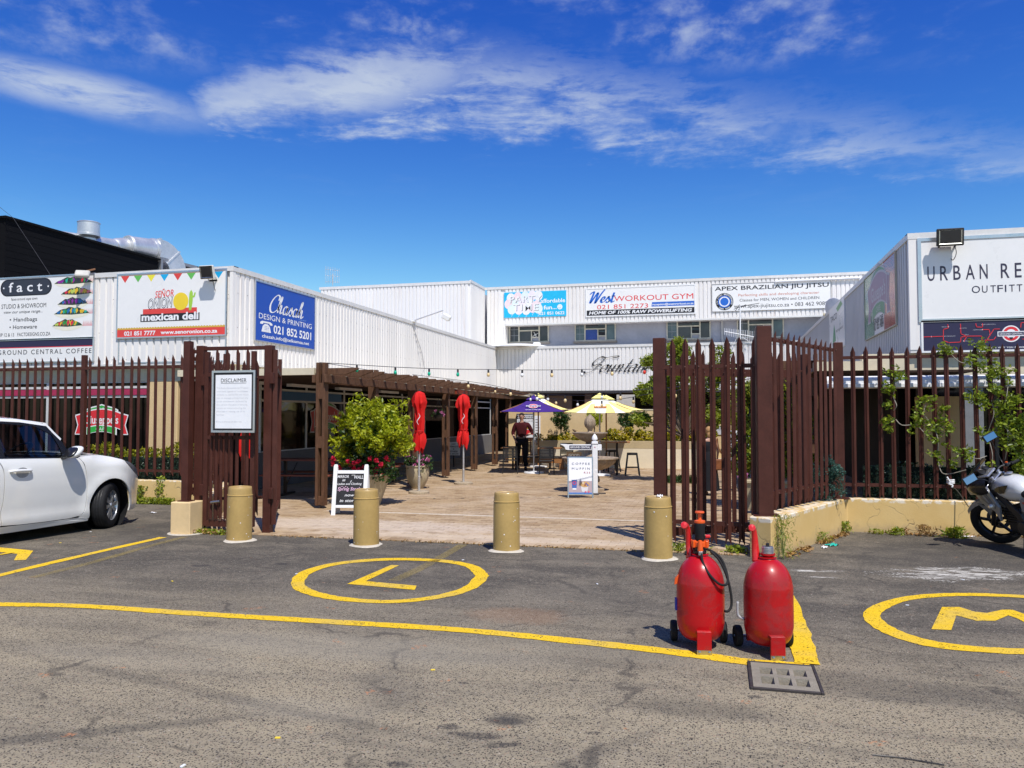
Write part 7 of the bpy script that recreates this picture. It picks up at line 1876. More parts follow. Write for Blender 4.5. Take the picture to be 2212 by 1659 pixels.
fluted([(.09, 1.05), (.2, 1.09), (.30, 1.16), (.345, 1.22), (.375, 1.23), (.38, 1.255), (.35, 1.26), (.28, 1.23), (0, 1.2)], 80, 20, .05, 1.06, 1.21).build('upper_bowl', STONE, f_, smooth=.8)
fluted([(.07, 1.2), (.085, 1.24), (.045, 1.28), (.06, 1.33), (.095, 1.38), (.108, 1.44), (.10, 1.51), (.075, 1.57), (.035, 1.62), (.02, 1.635), (0, 1.64)], 48, 12, .16, 1.33, 1.6).build('finial', STONE, f_, smooth=.8)
for k in range(6):
    a_ = k * PI / 3; MB().lathe([(0, -.05), (.05, -.03), (.06, .03), (0, .07)], 10, T(.15 * math.cos(a_), .15 * math.sin(a_), .24)).build('carved_scroll', STONE, f_, smooth=True)
bd = thing('bird', 'small brown bird perched on the rim of the upper fountain bowl', 'bird', fo + Vector((-.32, -.08, 1.255)), 2.6)
mb = MB(); mb.lathe([(0, -.05), (.018, -.035), (.026, 0), (.02, .03), (.008, .05), (0, .055)], 12, T(0, 0, .035, 0, 0, 1.2)); mb.lathe([(0, -.014), (.014, 0), (0, .015)], 10, T(.045, 0, .06)); mb.lathe([(.004, 0), (0, .016)], 6, T(.058, 0, .06, 0, 0, PI / 2)); mb.cbox((-.06, 0, .02), (.05, .014, .004), T(0, 0, 0, 0, 0, .2))
for s_ in (-1, 1): mb.tube([(0, s_ * .008, .0), (0, s_ * .006, .02)], .0018, 4)
tag(mb.build('body', pm('brown_feathers', (.14, .09, .05), .8), bd, smooth=True), kind=None)
gv = thing('vibes_board', 'small brown board lettered GOOD VIBES behind the lower fountain bowl', 'sign', onY(1240, 988, fo.y + 1.0))
MB().box(-.17, .17, 0, .02, -.14, .12).build('board', pm('brown_board', (.14, .09, .05), .8), gv); letters(gv, 'GOOD', 0, .02, .06, flatm((.4, .36, .3)), w=.25, y=-.006, bold=.02); letters(gv, 'VIBES', 0, -.09, .06, flatm((.4, .36, .3)), w=.25, y=-.006, bold=.02)
MB().box(-.02, .02, .0, .02, -gv.location.z, -.14).build('leg', BLACKM, gv)
# ==== SIGNS ON THE GROUND
ps = thing('post_sign', 'white turned post with an arm reading GROUND CENTRAL beside the fountain', 'sign', G(1285, 1068), YAW * .9)
MB().box(-.055, .055, -.055, .055, .03, 1.03).build('post', WPAINT, ps, bevel=.006)
MB().box(-.068, .068, -.068, .068, 1.03, 1.06).box(-.062, .062, -.062, .062, 1.06, 1.085).build('collar', WPAINT, ps, bevel=.008)
MB().lathe([(.03, 1.085), (.035, 1.10), (.06, 1.12), (.062, 1.14), (.045, 1.19), (.015, 1.23), (0, 1.24)], 20).build('finial', WPAINT, ps, smooth=.6)
MB().box(-.56, -.055, -.03, .03, .905, 1.02).box(.055, .14, -.045, .045, .90, 1.02).build('arm', WPAINT, ps, bevel=.005)
MB().prism([(-.56, 1.025), (-.70, 1.03), (-.70, 1.015), (-.66, 1.0), (-.62, .97), (-.60, .92), (-.56, .905)], -.032, .032).build('arm_scroll', WPAINT, ps, bevel=.004)
rect(ps, 'name_plate', -.52, -.075, .928, 1.0, NAVY, -.034); letters(ps, 'GROUND CENTRAL', -.2975, .945, .042, PRW, w=.41, y=-.038, bold=.02)
MB().prism([(-.055, .50), (.055, .50), (.055, .03), (-.055, .03)], -.062, -.056).build('front_board', WPAINT, ps)
MB().lathe([(0, 0), (.012, 0)], 8, T(0, -.058, .965, 0, PI / 2), cap=False).build('screw_cap', pm('pink_cap', (.4, .02, .12), .5), ps)
MB().box(-.28, .22, -.06, .06, 0, .035).box(-.06, .06, -.28, -.06, 0, .034).build('base', pm('dark_timber', (.09, .075, .065), .8, 0, .3, 9), ps, bevel=.004)
cp_ = thing('poster_stand', 'aluminium pavement stand with a COFFEE MUFFIN R35 poster by the fountain', 'sign', G(1254, 1077), YAW * .8)
w_, h0, h1 = .50, .07, .80
lean = .11; Mt = T(0, 0, 0, 0, -lean)
fr = MB(); fr.box(-w_ / 2, -w_ / 2 + .025, -.012, .012, 0, .81, Mt).box(w_ / 2 - .025, w_ / 2, -.012, .012, 0, .81, Mt).box(-w_ / 2 + .025, w_ / 2 - .025, -.012, .012, .785, .81, Mt).box(-w_ / 2 + .025, w_ / 2 - .025, -.012, .012, h0, h0 + .025, Mt)
fr.build('front_frame', SILVER, cp_, bevel=.003)
fr = MB(); M2 = T(0, .2, 0, 0, lean + .03); fr.box(-w_ / 2, -w_ / 2 + .02, -.01, .01, 0, .79, M2).box(w_ / 2 - .02, w_ / 2, -.01, .01, 0, .79, M2); fr.build('back_frame', SILVER, cp_)
pp = bpy.data.objects.new('poster', None); col.objects.link(pp); pp.parent = cp_
W2 = w_ / 2 - .026
rect(pp, 'poster', -W2, W2, h0 + .025, .785, PRW, -.002)
letters(pp, 'COFFEE', .01, .655, .042, flatm((.10, .12, .2)), w=.35, y=-.006, spacing=1.5)
letters(pp, 'MUFFIN', .01, .56, .042, flatm((.10, .12, .2)), w=.35, y=-.006, spacing=1.5)
letters(pp, 'R35', .13, .485, .036, flatm((.45, .12, .14)), w=.12, y=-.006, spacing=1.4)
rect(pp, 'table_picture', -W2, W2, h0 + .045, .34, flatm((.46, .36, .38)), -.004)
flat(pp, 'cup', [(-.16, .19), (-.075, .19), (-.065, .37), (-.17, .37)], flatm((.06, .13, .40)), -.006); rect(pp, 'cup_lid', -.175, -.06, .36, .385, PRW, -.007)
ring(pp, 'cup_emblem', -.118, .30, .025, .036, PRR, -.009); rect(pp, 'cup_foot', -.155, -.08, .17, .20, PRW, -.007)
flat(pp, 'muffin_case', [(.03, .13), (.13, .13), (.16, .26), (.0, .26)], flatm((.68, .66, .68)), -.006)
flat(pp, 'muffin_top', circ(.085, .275, .095, 20, rz=.055), flatm((.60, .36, .14)), -.008)
for (x_, z_, c_) in [(.05, .30, (.75, .6, .4)), (.11, .29, (.2, .12, .25)), (.14, .26, (.12, .16, .4)), (.09, .26, (.35, .12, .05))]: flat(pp, 'berry', circ(x_, z_, .02, 10), flatm(c_), -.010)
rect(pp, 'blue_foot', -W2, W2, h0 + .025, h0 + .045, flatm((.05, .2, .62)), -.006)
for x_ in (.10, .16): flat(pp, 'round_icon', circ(x_, h0 + .06, .017, 12), flatm((.70, .12, .2)), -.010)
for ch in list(pp.children): ch.data.transform(Mt @ T(0, -.013, 0)); ch.parent = cp_
bpy.data.objects.remove(pp)
ch_ = thing('chalkboard_sign', 'white framed chalkboard advertising ladies clothing and spring stock', 'sign', G(753, 1115), YAW * .9)
lean = .20; Mt = T(0, 0, 0, 0, -lean); w_ = .50
def leg(x, M): return MB().prism([(x - .033, 0), (x + .033, 0), (x + .033, .80), (x + .022, .83), (x - .022, .83), (x - .033, .80)], -.016, .016, M)
for x in (-w_ / 2, w_ / 2): leg(x, Mt).build('leg', WPAINT, ch_, bevel=.003)
M2 = T(0, .33, 0, 0, lean)
for x in (-w_ / 2 - .0, w_ / 2): leg(x, M2).build('rear_leg', WPAINT, ch_, bevel=.003)
MB().box(-w_ / 2 + .034, w_ / 2 - .034, -.014, .014, .68, .735, Mt).build('top_rail', WPAINT, ch_, bevel=.003)
MB().box(-w_ / 2 + .034, w_ / 2 - .034, -.014, .014, .13, .175, Mt).build('bottom_rail', WPAINT, ch_, bevel=.003)
MB().box(-w_ / 2 + .034, w_ / 2 - .034, -.008, .008, .176, .679, Mt).build('board', pm('slate_board', (.028, .028, .032), .7, 0, .5, 6), ch_)
MB().box(-w_ / 2 + .034, w_ / 2 - .034, -.008, .008, .176, .72, M2).build('rear_board', pm('orange_wood', (.32, .12, .03), .6), ch_)
pp = bpy.data.objects.new('print', None); col.objects.link(pp)
CHK = flatm((.72, .72, .74), .9, 'chalk_white'); CHP = flatm((.70, .45, .62), .9, 'chalk_pink')
for (s_, x_, z_, h_, wd, mt_, sh) in [('MIRROR', -.12, .612, .045, .185, CHK, .25), ('on the', .045, .65, .018, .06, CHK, .2), ('WALL', .135, .60, .055, .15, CHK, .2), ('Ladies and Clothing', -.01, .50, .035, .40, CHK, .3), ('Spring Stock', -.01, .41, .055, .38, CHP, .25), ('now', -.0, .315, .045, .16, CHK, .25), ('in store', -.02, .225, .048, .27, CHK, .2)]:
    letters(pp, s_, x_, z_, h_, mt_, w=wd, y=-.012, shear=sh, bold=.012, rot=.01)
script(pp, 'uu', -.13, .56, .03, CHK, wid=.3); script(pp, 'e', .0, .54, .03, CHK, wid=.3)
for k in range(5): flat(pp, 'chalk_flower', circ(-.16 + k * .03, .46 + (k % 2) * .012, .008, 8), CHP, -.012)
for c2 in list(pp.children): c2.data.transform(Mt); c2.parent = ch_
bpy.data.objects.remove(pp)
wn = thing('standing_notice', 'white standing notice with black lettering near the last pergola posts', 'sign', G(980, 1010))
px3 = 1726 / (1.6 * 1726 / 111); sc3 = 1.6 / 111
zt3, zb3 = (1010 - 954.5) * sc3, (1010 - 983.5) * sc3; wd3 = 27 * sc3
MB().box(-wd3 / 2, wd3 / 2, 0, .02, zb3, zt3).build('board', pm('shaded_white', (.7, .7, .7), .5), wn)
for i, s_ in enumerate(['WEST', 'WORKOUT', '&', 'FITNESS', 'Tel: (021) 851']): letters(wn, s_, 0, zt3 - .09 - i * .075, .038, K, w=[.14, .32, .03, .26, .34][i], y=-.008, bold=.02)
MB().box(-.02, .02, .0, .02, 0, zb3).build('leg', BLACKM, wn)
hb_ = thing('hanging_basket', 'hanging basket of small flowers under the left pergola', 'hanging basket', onY(947, 897, yps[3] - .35))
MB().lathe([(0, -.10), (.08, -.09), (.13, -.03), (.14, 0)], 18, cap=False).build('bowl', BLACK, hb_, smooth=True)
for a_ in (0, 2.1, 4.2): MB().tube([(.13 * math.cos(a_), .13 * math.sin(a_), 0), (0, 0, .42)], .003, 4).build('chain', BLACKM, hb_)
rr = np.random.RandomState(300)
leafmesh('foliage', clumps(rr, [(-.06, 0, .06), (.06, .03, .07), (0, -.06, .03), (-.12, 0, .0)], [.1] * 4, 60), .045, LF_DK, hb_, 301, .5); leafmesh('flowers', clumps(rr, [(.1, -.04, .08), (-.05, -.06, .1), (.13, 0, .02)], [.04] * 3, 24), .03, PET_P, hb_, 302, .9)
# ==== TABLES AND SEATS
def chair(label, p, rz, sc=.92):
    t_ = thing('chair', label, 'chair', p, rz, 'dark plastic courtyard chairs')
    s = sc; mb = MB()
    MB().prism([(-.22 * s, .40 * s), (.22 * s, .40 * s), (.21 * s, .42 * s), (-.21 * s, .42 * s)], -.21 * s, .21 * s).build('seat', DARKGREY, t_, bevel=.006)
    for (x, y, tz) in [(-.21, -.2, .40), (.21, -.2, .40), (-.21, .2, .80), (.21, .2, .80)]:
        MB().tube([(x * s * 1.05, y * s * 1.15, 0), (x * s, y * s, .42 * s), (x * s * .96, y * s * (1.0 if tz < .5 else 1.3), tz * s)] if tz > .5 else [(x * s * 1.05, y * s * 1.15, 0), (x * s, y * s, .40 * s)], .016 * s, 8).build('leg', DARKGREY, t_, smooth=.8)
    for k in range(7):
        z = (.50 + k * .045) * s; yb_ = (.215 + (k * .045) * .13) * s
        MB().box(-.19 * s, .19 * s, yb_ - .006, yb_ + .006, z - .0185 * s, z + .0185 * s).build('slat', DARKGREY, t_)
    MB().box(-.21 * s, .21 * s, .255 * s, .275 * s, .80 * s, .84 * s).build('top_rail', DARKGREY, t_, bevel=.006)
    return t_
chair('dark slatted chair under the purple umbrella, nearest the pergola post', G(1102, 1023), PI + .25)
chair('dark slatted chair under the purple umbrella beside its white base', G(1181, 1025), PI + .2)
chair('dark chair facing the camera between the two wooden tables', G(1153, 1008), .2)
chair('dark chair half hidden behind the left side of the fountain bowl', G(1226, 1012), .3)
chair('dark chair half hidden behind the right side of the fountain bowl', G(1304, 1006), .5)
def table(label, p, w, d, h, rz, topm=OAK, round_=False):
    t_ = thing('cafe_table', label, 'table', p, rz, 'wooden topped courtyard tables')
    MB().box(-w / 2, w / 2, -d / 2, d / 2, h - .035, h).build('table_top', topm, t_, bevel=.005)
    MB().lathe([(.03, .02), (.03, h - .036)], 12).build('column', BLACKM, t_, smooth=.5)
    MB().lathe([(0, 0), (.2, 0), (.2, .012), (.04, .03), (0, .03)], 24).build('base', BLACKM, t_, smooth=.5)
    return t_
table('square wooden table in front of the man', G(1108, 1014), .66, .6, .66, .1)
table('square wooden table right of the purple umbrella pole', G(1188, 1014), .68, .62, .655, .1)
table('high wooden bar table with two black stools beside the planter', G(1333, 1027), .70, .6, .92, .1)
def stool(label, p, rz, h=.62):
    t_ = thing('bar_stool', label, 'stool', p, rz, 'black metal bar stools')
    a, b_ = .14, .19
    MB().box(-a, a, -a, a, h - .02, h).build('seat', BLACKM, t_, bevel=.012)
    MB().box(-a + .005, a - .005, -a + .005, a - .005, h - .06, h - .02).build('skirt', BLACKM, t_)
    for sx_ in (-1, 1):
        for sy_ in (-1, 1): MB().bar((sx_ * b_, sy_ * b_, 0), (sx_ * (a - .02), sy_ * (a - .02), h - .03), .035, .02).build('leg', BLACKM, t_)
    MB().box(-.165, .165, -.168, -.158, .22, .24).box(-.165, .165, .158, .168, .22, .24).build('footrest', BLACKM, t_)
    return t_
stool('black metal stool standing free right of the high table', G(1366, 1028), .15)
stool('black metal stool tucked behind the high table leg', G(1322, 1020), .5, .64)
bn_ = thing('wooden_bench', 'long low wooden bench with a dark seat behind the chairs', 'bench', G(1165, 1014), .05)
MB().box(-.75, .75, -.17, .17, .36, .40).build('seat', pm('dark_seat', (.03, .022, .022), .5), bn_, bevel=.006)
MB().box(-.72, .72, -.15, -.12, .20, .355).build('apron', OAK, bn_)
for x in (-.68, .68): MB().box(x - .05, x + .05, -.14, .14, 0, .355).build('leg', OAK, bn_)
def picnic(label, p, rz, L=1.6):
    t_ = thing('picnic_table', label, 'picnic table', p, rz, 'red brown picnic tables under the left canopy')
    TB = pm('red_brown_table', (.20, .055, .03), .5, 0, .25, 6)
    for k in range(4): MB().box(-L / 2, L / 2, -.30 + k * .152, -.30 + k * .152 + .145, .70, .735).build('top_plank', TB, t_, bevel=.004)
    for yb_ in (-.62, .36):
        for k in range(2): MB().box(-L / 2, L / 2, yb_ + k * .135, yb_ + k * .135 + .128, .42, .45).build('seat_plank', TB, t_, bevel=.004)
    for x in (-L * .32, L * .32):
        MB().box(x - .03, x + .03, -.03, .03, .0, .70).build('leg', BLACKM, t_)
        MB().box(x - .025, x + .025, -.50, .50, .395, .42).build('cross_arm', BLACKM, t_)
        MB().box(x - .04, x + .04, -.45, .45, .0, .04).build('foot', BLACKM, t_)
        MB().bar((x, 0, .15), (x + (.25 if x < 0 else -.25), 0, .66), .02, .02).build('brace', BLACKM, t_)
    return t_
picnic('red brown picnic table nearest the camera under the left canopy', (-8.0, 14.6, .012), .15)
picnic('red brown picnic table partly behind the potted bush', (-8.0, 17.6, .012), .1)
# ==== RED WHEELED CYLINDERS
def redmat():
    m, t, b = new_mat('worn_red_paint')
    geo = t.nodes.new('ShaderNodeNewGeometry'); P = geo.outputs['Position']
    n1 = noise(t, P, 7, 6, .68, .4); n2 = noise(t, P, 2.5, 4, .6); n3 = noise(t, P, 90, 3)
    sp = t.nodes.new('ShaderNodeSeparateXYZ'); t.links.new(P, sp.inputs[0]); pz = N(sp.outputs[2])
    cc = mixc(t, n2.step(.3, .7), (.44, .005, .008), (.33, .008, .010))
    mask = n1.step(.47, .60) * (1 - (pz + n2 * .3).step(.62, .78))
    cc = mixc(t, mask * .32, cc, (.15, .03, .028))
    sc_ = noise(t, mapping(t, P, scale=(1, 1, .12)), 55, 3).step(.66, .74)
    cc = mixc(t, sc_ * .5, cc, (.10, .05, .045))
    t.links.new(cc, b.inputs['Base Color']); t.links.new((.26 + mask * .35 + n3 * .08).v, b.inputs['Roughness'])
    b.inputs['Coat Weight'].default_value = .12; b.inputs['Coat Roughness'].default_value = .15; b.inputs['Specular IOR Level'].default_value = .35
    bn = t.nodes.new('ShaderNodeBump'); bn.inputs['Strength'].default_value = .12; bn.inputs['Distance'].default_value = .004
    t.links.new((n3 * .5 - mask).v, bn.inputs['Height']); t.links.new(bn.outputs[0], b.inputs['Normal'])
    return m
RED = redmat()
def cylinder_tank(name, label, px_, py_, rz):
    t_ = thing(name, label, 'gas cylinder', G(px_, py_), rz, 'pair of red wheeled cylinders')
    R_ = .163
    prof = [(0, .045), (.07, .052), (.12, .075), (.148, .115), (.160, .165), (R_, .21), (R_, .42), (.161, .455), (.152, .50), (.135, .545), (.110, .583), (.080, .612), (.058, .625), (.052, .635), (.060, .638), (.060, .650), (.0, .650)]
    P_ = catmull([(r, 0, z) for r, z in prof[:15]], 3)
    MB().lathe([(p.x, p.z) for p in P_] + [(.0, .652)], 56).build('tank', RED, t_, smooth=.7)
    MB().box(-.048, .048, -.205, -.185, 0, .155).prism([(-.048, .155), (.048, .155), (.048, .15), (-.048, .15)], -.185, -.14).build('front_foot', RED, t_, bevel=.003)
    MB().box(-.05, .05, -.209, -.2055, 0, .034).build('foot_plate', STEEL, t_)
    for sx_ in (-.032, .032): MB().lathe([(.009, 0), (.009, .006), (.0, .009)], 10, T(sx_, -.209, .02, 0, PI / 2)).build('bolt', STEEL, t_)
    for sx_ in (-1, 1):
        w_ = MB().lathe([(.045, -.022), (.066, -.022), (.072, -.014), (.072, .014), (.066, .022), (.045, .022)], 28, T(sx_ * .172, .14, .072, 0, 0, PI / 2)).build('wheel', RUBBER, t_, smooth=.6)
        MB().lathe([(0, -.018), (.046, -.018), (.046, .018), (0, .018)], 20, T(sx_ * .172, .14, .072, 0, 0, PI / 2)).build('hub', BLACKM, w_)
    MB().tube([(-.2, .14, .072), (.2, .14, .072)], .008, 8).build('axle', STEEL, t_)
    MB().box(-.12, .12, .09, .13, .05, .12).build('axle_bracket', RED, t_)
    hp = catmull([(-.062, .05, .60), (-.066, .06, .68), (-.072, .055, .76), (-.082, .04, .82), (-.097, .01, .842), (-.108, -.01, .838)], 5)
    MB().tube(hp, list(np.interp(np.linspace(0, 1, len(hp)), [0, .3, .7, 1], [.032, .024, .015, .014])), 14).build('handle', REDS, t_, smooth=True)
    MB().lathe([(0, -.008), (.024, -.008), (.026, 0), (.022, .01), (0, .014)], 18, T(*hp[-1], 0, PI / 2 - .3, -.3)).build('handle_knob', REDS, t_, smooth=.8)
    return t_
c1 = cylinder_tank('gas_cylinder', 'left red wheeled cylinder with black pump and hose on top', 1514, 1397, .14)
MB().lathe([(.045, .65), (.045, .665), (.036, .67), (.036, .70), (.042, .705), (.042, .715)], 20).build('neck', BLACKM, c1)
MB().lathe([(.052, .715), (.052, .745), (.045, .75)], 20, T(0, 0, -.02)).build('valve_body', ORANGE, c1, smooth=.5)
for a_ in (2.6, 3.7, 4.7, 5.6, 6.6): MB().cbox((0, 0, 0), (.03, .022, .05), T(.05 * math.cos(a_), .05 * math.sin(a_), .712, a_)).build('valve_lug', ORANGE, c1, bevel=.004)
MB().lathe([(.0, -.02), (.02, -.02), (.014, .05), (0, .055)], 12, T(-.005, -.062, .69)).build('valve_nose', ORANGE, c1, smooth=.6)
MB().cbox((-.004, -.068, .655), (.03, .03, .03)).build('hose_union', STEEL, c1, bevel=.004)
MB().lathe([(.030, .735), (.034, .745), (.037, .85), (.034, .855)], 24).build('pump_sleeve', RUBBER, c1, smooth=.5)
MB().lathe([(.036, .855), (.038, .862), (.036, .872), (.012, .878), (.012, .905), (.01, .918), (.030, .922), (.033, .928), (.030, .936), (.0, .938)], 24).build('pump_handle', ORANGE, c1, smooth=.5)
MB().lathe([(0, 0), (.012, 0), (.012, .03), (0, .035)], 12, T(.036, -.02, .765, 0, 0, PI / 2)).build('side_button', REDS, c1)
hz = catmull([(.0, -.075, .655), (.01, -.10, .59), (.05, -.145, .52), (.11, -.15, .465), (.165, -.10, .455), (.18, -.03, .50), (.15, .03, .60), (.08, .06, .655), (.0, .08, .665), (-.08, .06, .65), (-.10, .0, .635)], 8)
MB().tube(hz, .0085, 10).build('hose', RUBBER, c1, smooth=True)
hz = catmull([(.075, .02, .655), (.13, -.0, .60), (.175, -.03, .50), (.20, -.05, .38), (.20, -.06, .30), (.175, -.08, .268), (.150, -.09, .272)], 8)
MB().tube(hz, .0085, 10).build('hose', RUBBER, c1, smooth=True)
MB().prism([(-.175, .47), (-.150, .50), (-.150, .44), (-.180, .43)], -.03, .0).build('orange_tag', ORANGE, c1)
MB().box(-.174, -.160, -.02, .03, .25, .33).build('blue_tag', flatm((.01, .03, .35)), c1)
c2 = cylinder_tank('gas_cylinder', 'right red wheeled cylinder with bare threaded neck at the drain grate', 1661, 1408, .24)
MB().lathe([(.045, .65), (.05, .655), (.05, .664)], 20).build('neck', RED, c2)
nk = MB()
for k in range(5): nk.lathe([(.036, .664 + k * .009), (.04, .6665 + k * .009), (.04, .669 + k * .009), (.036, .672 + k * .009)], 24, cap=False)
nk.lathe([(.035, .66), (.035, .712), (0, .712)], 24); nk.build('thread', SILVER, c2, smooth=.5)
MB().lathe([(.012, .712), (.012, .732), (0, .734)], 12).build('spindle', BLACKM, c2)
MB().tube(catmull([(-.20, .03, .33), (-.20, .03, .25), (-.185, .02, .225), (-.165, .0, .22)], 5), .009, 10).build('grey_handle', pm('grey_plastic', (.35, .35, .36), .5), c2, smooth=True)
# ==== CAR
CSC = 1.06
cw = G(232, 1140)
hd_ = math.radians(-3.6)
car = thing('parked_car', 'white hatchback parked at the left with its front wheel turned', 'car', (0, 0, 0), hd_)
car.scale = (CSC,) * 3
off_ = Matrix.Rotation(hd_, 3, 'Z') @ Vector((.80 * CSC, 0, 0))
car.location = (cw.x - off_.x, cw.y - off_.y, 0)
def carpaint():
    m, t, b = new_mat('pearl_white_paint')
    geo = t.nodes.new('ShaderNodeNewGeometry')
    n = noise(t, geo.outputs['Position'], 3, 5)
    sp = t.nodes.new('ShaderNodeSeparateXYZ'); t.links.new(geo.outputs['Position'], sp.inputs[0])
    dirt = (1 - (N(sp.outputs[2]) + (n - .5) * .5).step(.12, .55)) * .35
    cc = mixc(t, dirt, (.80, .80, .78), (.50, .46, .40))
    t.links.new(cc, b.inputs['Base Color']); b.inputs['Roughness'].default_value = .32
    b.inputs['Coat Weight'].default_value = 1; b.inputs['Coat Roughness'].default_value = .03
    return m
CARW = carpaint()
TRIM = pm('gloss_black_trim', (.012, .012, .013), .25, 0, .2, 6)
def bx(y, z):
    b = float(np.interp(z, [.12, .20, .26, .36, .50, .66, .80, .90, .965, 1.0, 1.42, 1.5], [.79, .825, .838, .832, .848, .862, .864, .856, .838, .822, .69, .61]))
    d = math.hypot(y, z - .305)
    b += .026 * math.exp(-((d - .38) / .075) ** 2) * (1 if z < .85 else 0)
    d2 = math.hypot(y + 2.45, z - .305)
    b += .026 * math.exp(-((d2 - .38) / .085) ** 2) * (1 if z < .9 else 0)
    if y > .12: b -= .26 * ((y - .12) / .64) ** 2.1
    if y > -.35 and z > .86: b -= (z - .86) * .55 * min(1, (y + .35) / .3)
    if y < -2.6: b -= .22 * ((-2.6 - y) / .5) ** 2
    return b
def cr_(pts, k=5): return [(p.x, p.z) for p in catmull([(a, 0, b) for a, b in pts], k)]
def sidepanel(name, poly, mat, parent=car, off=0.0, step=.05, smooth=True, both=True, depth=.02):
    from mathutils.geometry import delaunay_2d_cdt
    pts = [Vector(p) for p in poly]
    ys_ = [p.x for p in pts]; zs = [p.y for p in pts]
    inner = []
    y = min(ys_)
    def inside(q):
        c_ = False; n = len(pts)
        for i in range(n):
            a, b = pts[i], pts[(i + 1) % n]
            if (a.y > q[1]) != (b.y > q[1]) and q[0] < (b.x - a.x) * (q[1] - a.y) / (b.y - a.y) + a.x: c_ = not c_
        return c_
    while y < max(ys_):
        z = min(zs)
        while z < max(zs):
            if inside((y, z)) and min((Vector((y, z)) - p).length for p in pts) > step * .45: inner.append(Vector((y, z)))
            z += step
        y += step
    n = len(pts)
    r = delaunay_2d_cdt(pts + inner, [], [list(range(n))], 1, 1e-5)
    V2, F2 = r[0], r[2]
    outs = []
    for sg in ((1, -1) if both else (1,)):
        vs = [(sg * (bx(p.x, p.y) + off), p.x, p.y) for p in V2]
        fs = [tuple(f) if sg > 0 else tuple(f[::-1]) for f in F2]
        k = len(vs);
        base = len(vs); vs += [(sg * (bx(p.x, p.y) + off), p.x, p.y) for p in pts] + [(sg * (bx(p.x, p.y) + off - depth), p.x, p.y) for p in pts]
        for i in range(n):
            j = (i + 1) % n; fs.append((base + i, base + j, base + n + j, base + n + i))
        me = bpy.data.meshes.new(name); me.from_pydata(vs, [], fs); me.validate()
        if smooth: smooth_by_angle(me, .6)
        outs.append(link(name, me, mat, parent))
    return outs
g_ = .004
arch = [(.365 * math.cos(a), .305 + .365 * math.sin(a)) for a in np.linspace(math.radians(-17), math.radians(196), 26)]
fender = [(.37 + .0, .20)] + arch + [(-.352, .175), (-.47, .175), (-.48, .20)] + cr_([(-.47, .21), (-.415, .30), (-.395, .50), (-.405, .70), (-.44, .88), (-.50, .965)], 4) + [(-.46, .985), (-.30, .995), (-.12, .985), (.05, .955), (.20, .915), (.245, .895)] + \
    [(.30, .83), (.42, .745), (.52, .69), (.63, .655)] + cr_([(.66, .63), (.71, .54), (.72, .42), (.70, .30), (.64, .215), (.55, .19)], 3)
sidepanel('front_wing', fender, CARW)
sidepanel('headlight', [(.25, .893), (.34, .872), (.46, .815), (.57, .745), (.63, .69), (.625, .665), (.52, .70), (.42, .755), (.305, .838)], glassy('headlamp_glass', (.10, .11, .13), .06, .9, (.25, .27, .32)), off=.003)
door = cr_([(-.47, .222), (-.425, .30), (-.405, .50), (-.415, .70), (-.45, .88), (-.505, .962)], 4) + [(-.56, .968), (-1.0, .975), (-1.45, .985)] + cr_([(-1.455, .985), (-1.40, .86), (-1.385, .70), (-1.385, .50), (-1.40, .35), (-1.385, .225)], 4) + [(-1.2, .212), (-.9, .205), (-.6, .205)]
sidepanel('front_door', door, CARW)
arch2 = [(-2.45 + .365 * math.cos(a), .305 + .365 * math.sin(a)) for a in np.linspace(math.radians(-14), math.radians(194), 24)]
rdoor = cr_([(-1.395, .225), (-1.41, .35), (-1.395, .50), (-1.395, .70), (-1.41, .86), (-1.465, .985)], 4)[::1] + [(-1.9, .995), (-2.25, 1.02)] + [(-2.22, .8), (-2.12, .62), (-2.07, .5), (-2.05, .35), (-2.04, .225), (-1.7, .215)]
sidepanel('rear_door', rdoor, CARW)
quarter = [(-2.05, .20), (-2.058, .35)] + [(-2.08, .5), (-2.13, .62), (-2.23, .8), (-2.26, 1.025), (-2.6, 1.05), (-2.95, .98), (-3.02, .8), (-3.04, .5), (-2.98, .22), (-2.815, .22)] + arch2[1:-1]
sidepanel('rear_wing', quarter, CARW)
sidepanel('sill', [(-.48, .198), (-.36, .17), (-.36, .14), (-1.2, .13), (-2.09, .14), (-2.09, .205), (-1.4, .21), (-.9, .198)], CARW, off=.004)
sidepanel('window', [(-.70, .985), (-1.37, .998), (-1.405, 1.385), (-1.22, 1.355), (-1.0, 1.25), (-.80, 1.09)], CARGLASS, off=-.012, depth=.004)
sidepanel('window', [(-1.50, 1.0), (-2.12, 1.03), (-2.22, 1.15), (-2.1, 1.36), (-1.8, 1.395), (-1.46, 1.388)], CARGLASS, off=-.012, depth=.004)
sidepanel('window_frame', [(-.52, .975), (-.70, .985), (-.80, 1.09), (-1.0, 1.25), (-1.22, 1.355), (-1.405, 1.385), (-1.405, 1.405), (-1.18, 1.385), (-.90, 1.225), (-.66, 1.055)], TRIM, off=-.004)
sidepanel('door_pillar', [(-1.37, .998), (-1.50, 1.0), (-1.46, 1.388), (-1.405, 1.385)], TRIM, off=-.003)
sidepanel('window_frame', [(-1.405, 1.385), (-1.46, 1.388), (-1.8, 1.395), (-2.1, 1.36), (-2.1, 1.385), (-1.8, 1.415), (-1.405, 1.405)], TRIM, off=-.004)
sidepanel('rear_pillar', [(-2.12, 1.03), (-2.6, 1.055), (-2.9, 1.0), (-2.78, 1.25), (-2.6, 1.40), (-2.1, 1.385), (-2.1, 1.36), (-2.22, 1.15)], TRIM, off=-.003)
sidepanel('belt_trim', [(-.52, .968), (-1.45, .986), (-2.2, 1.015), (-2.2, 1.03), (-1.45, 1.0), (-.7, .985), (-.52, .976)], TRIM, off=.004)
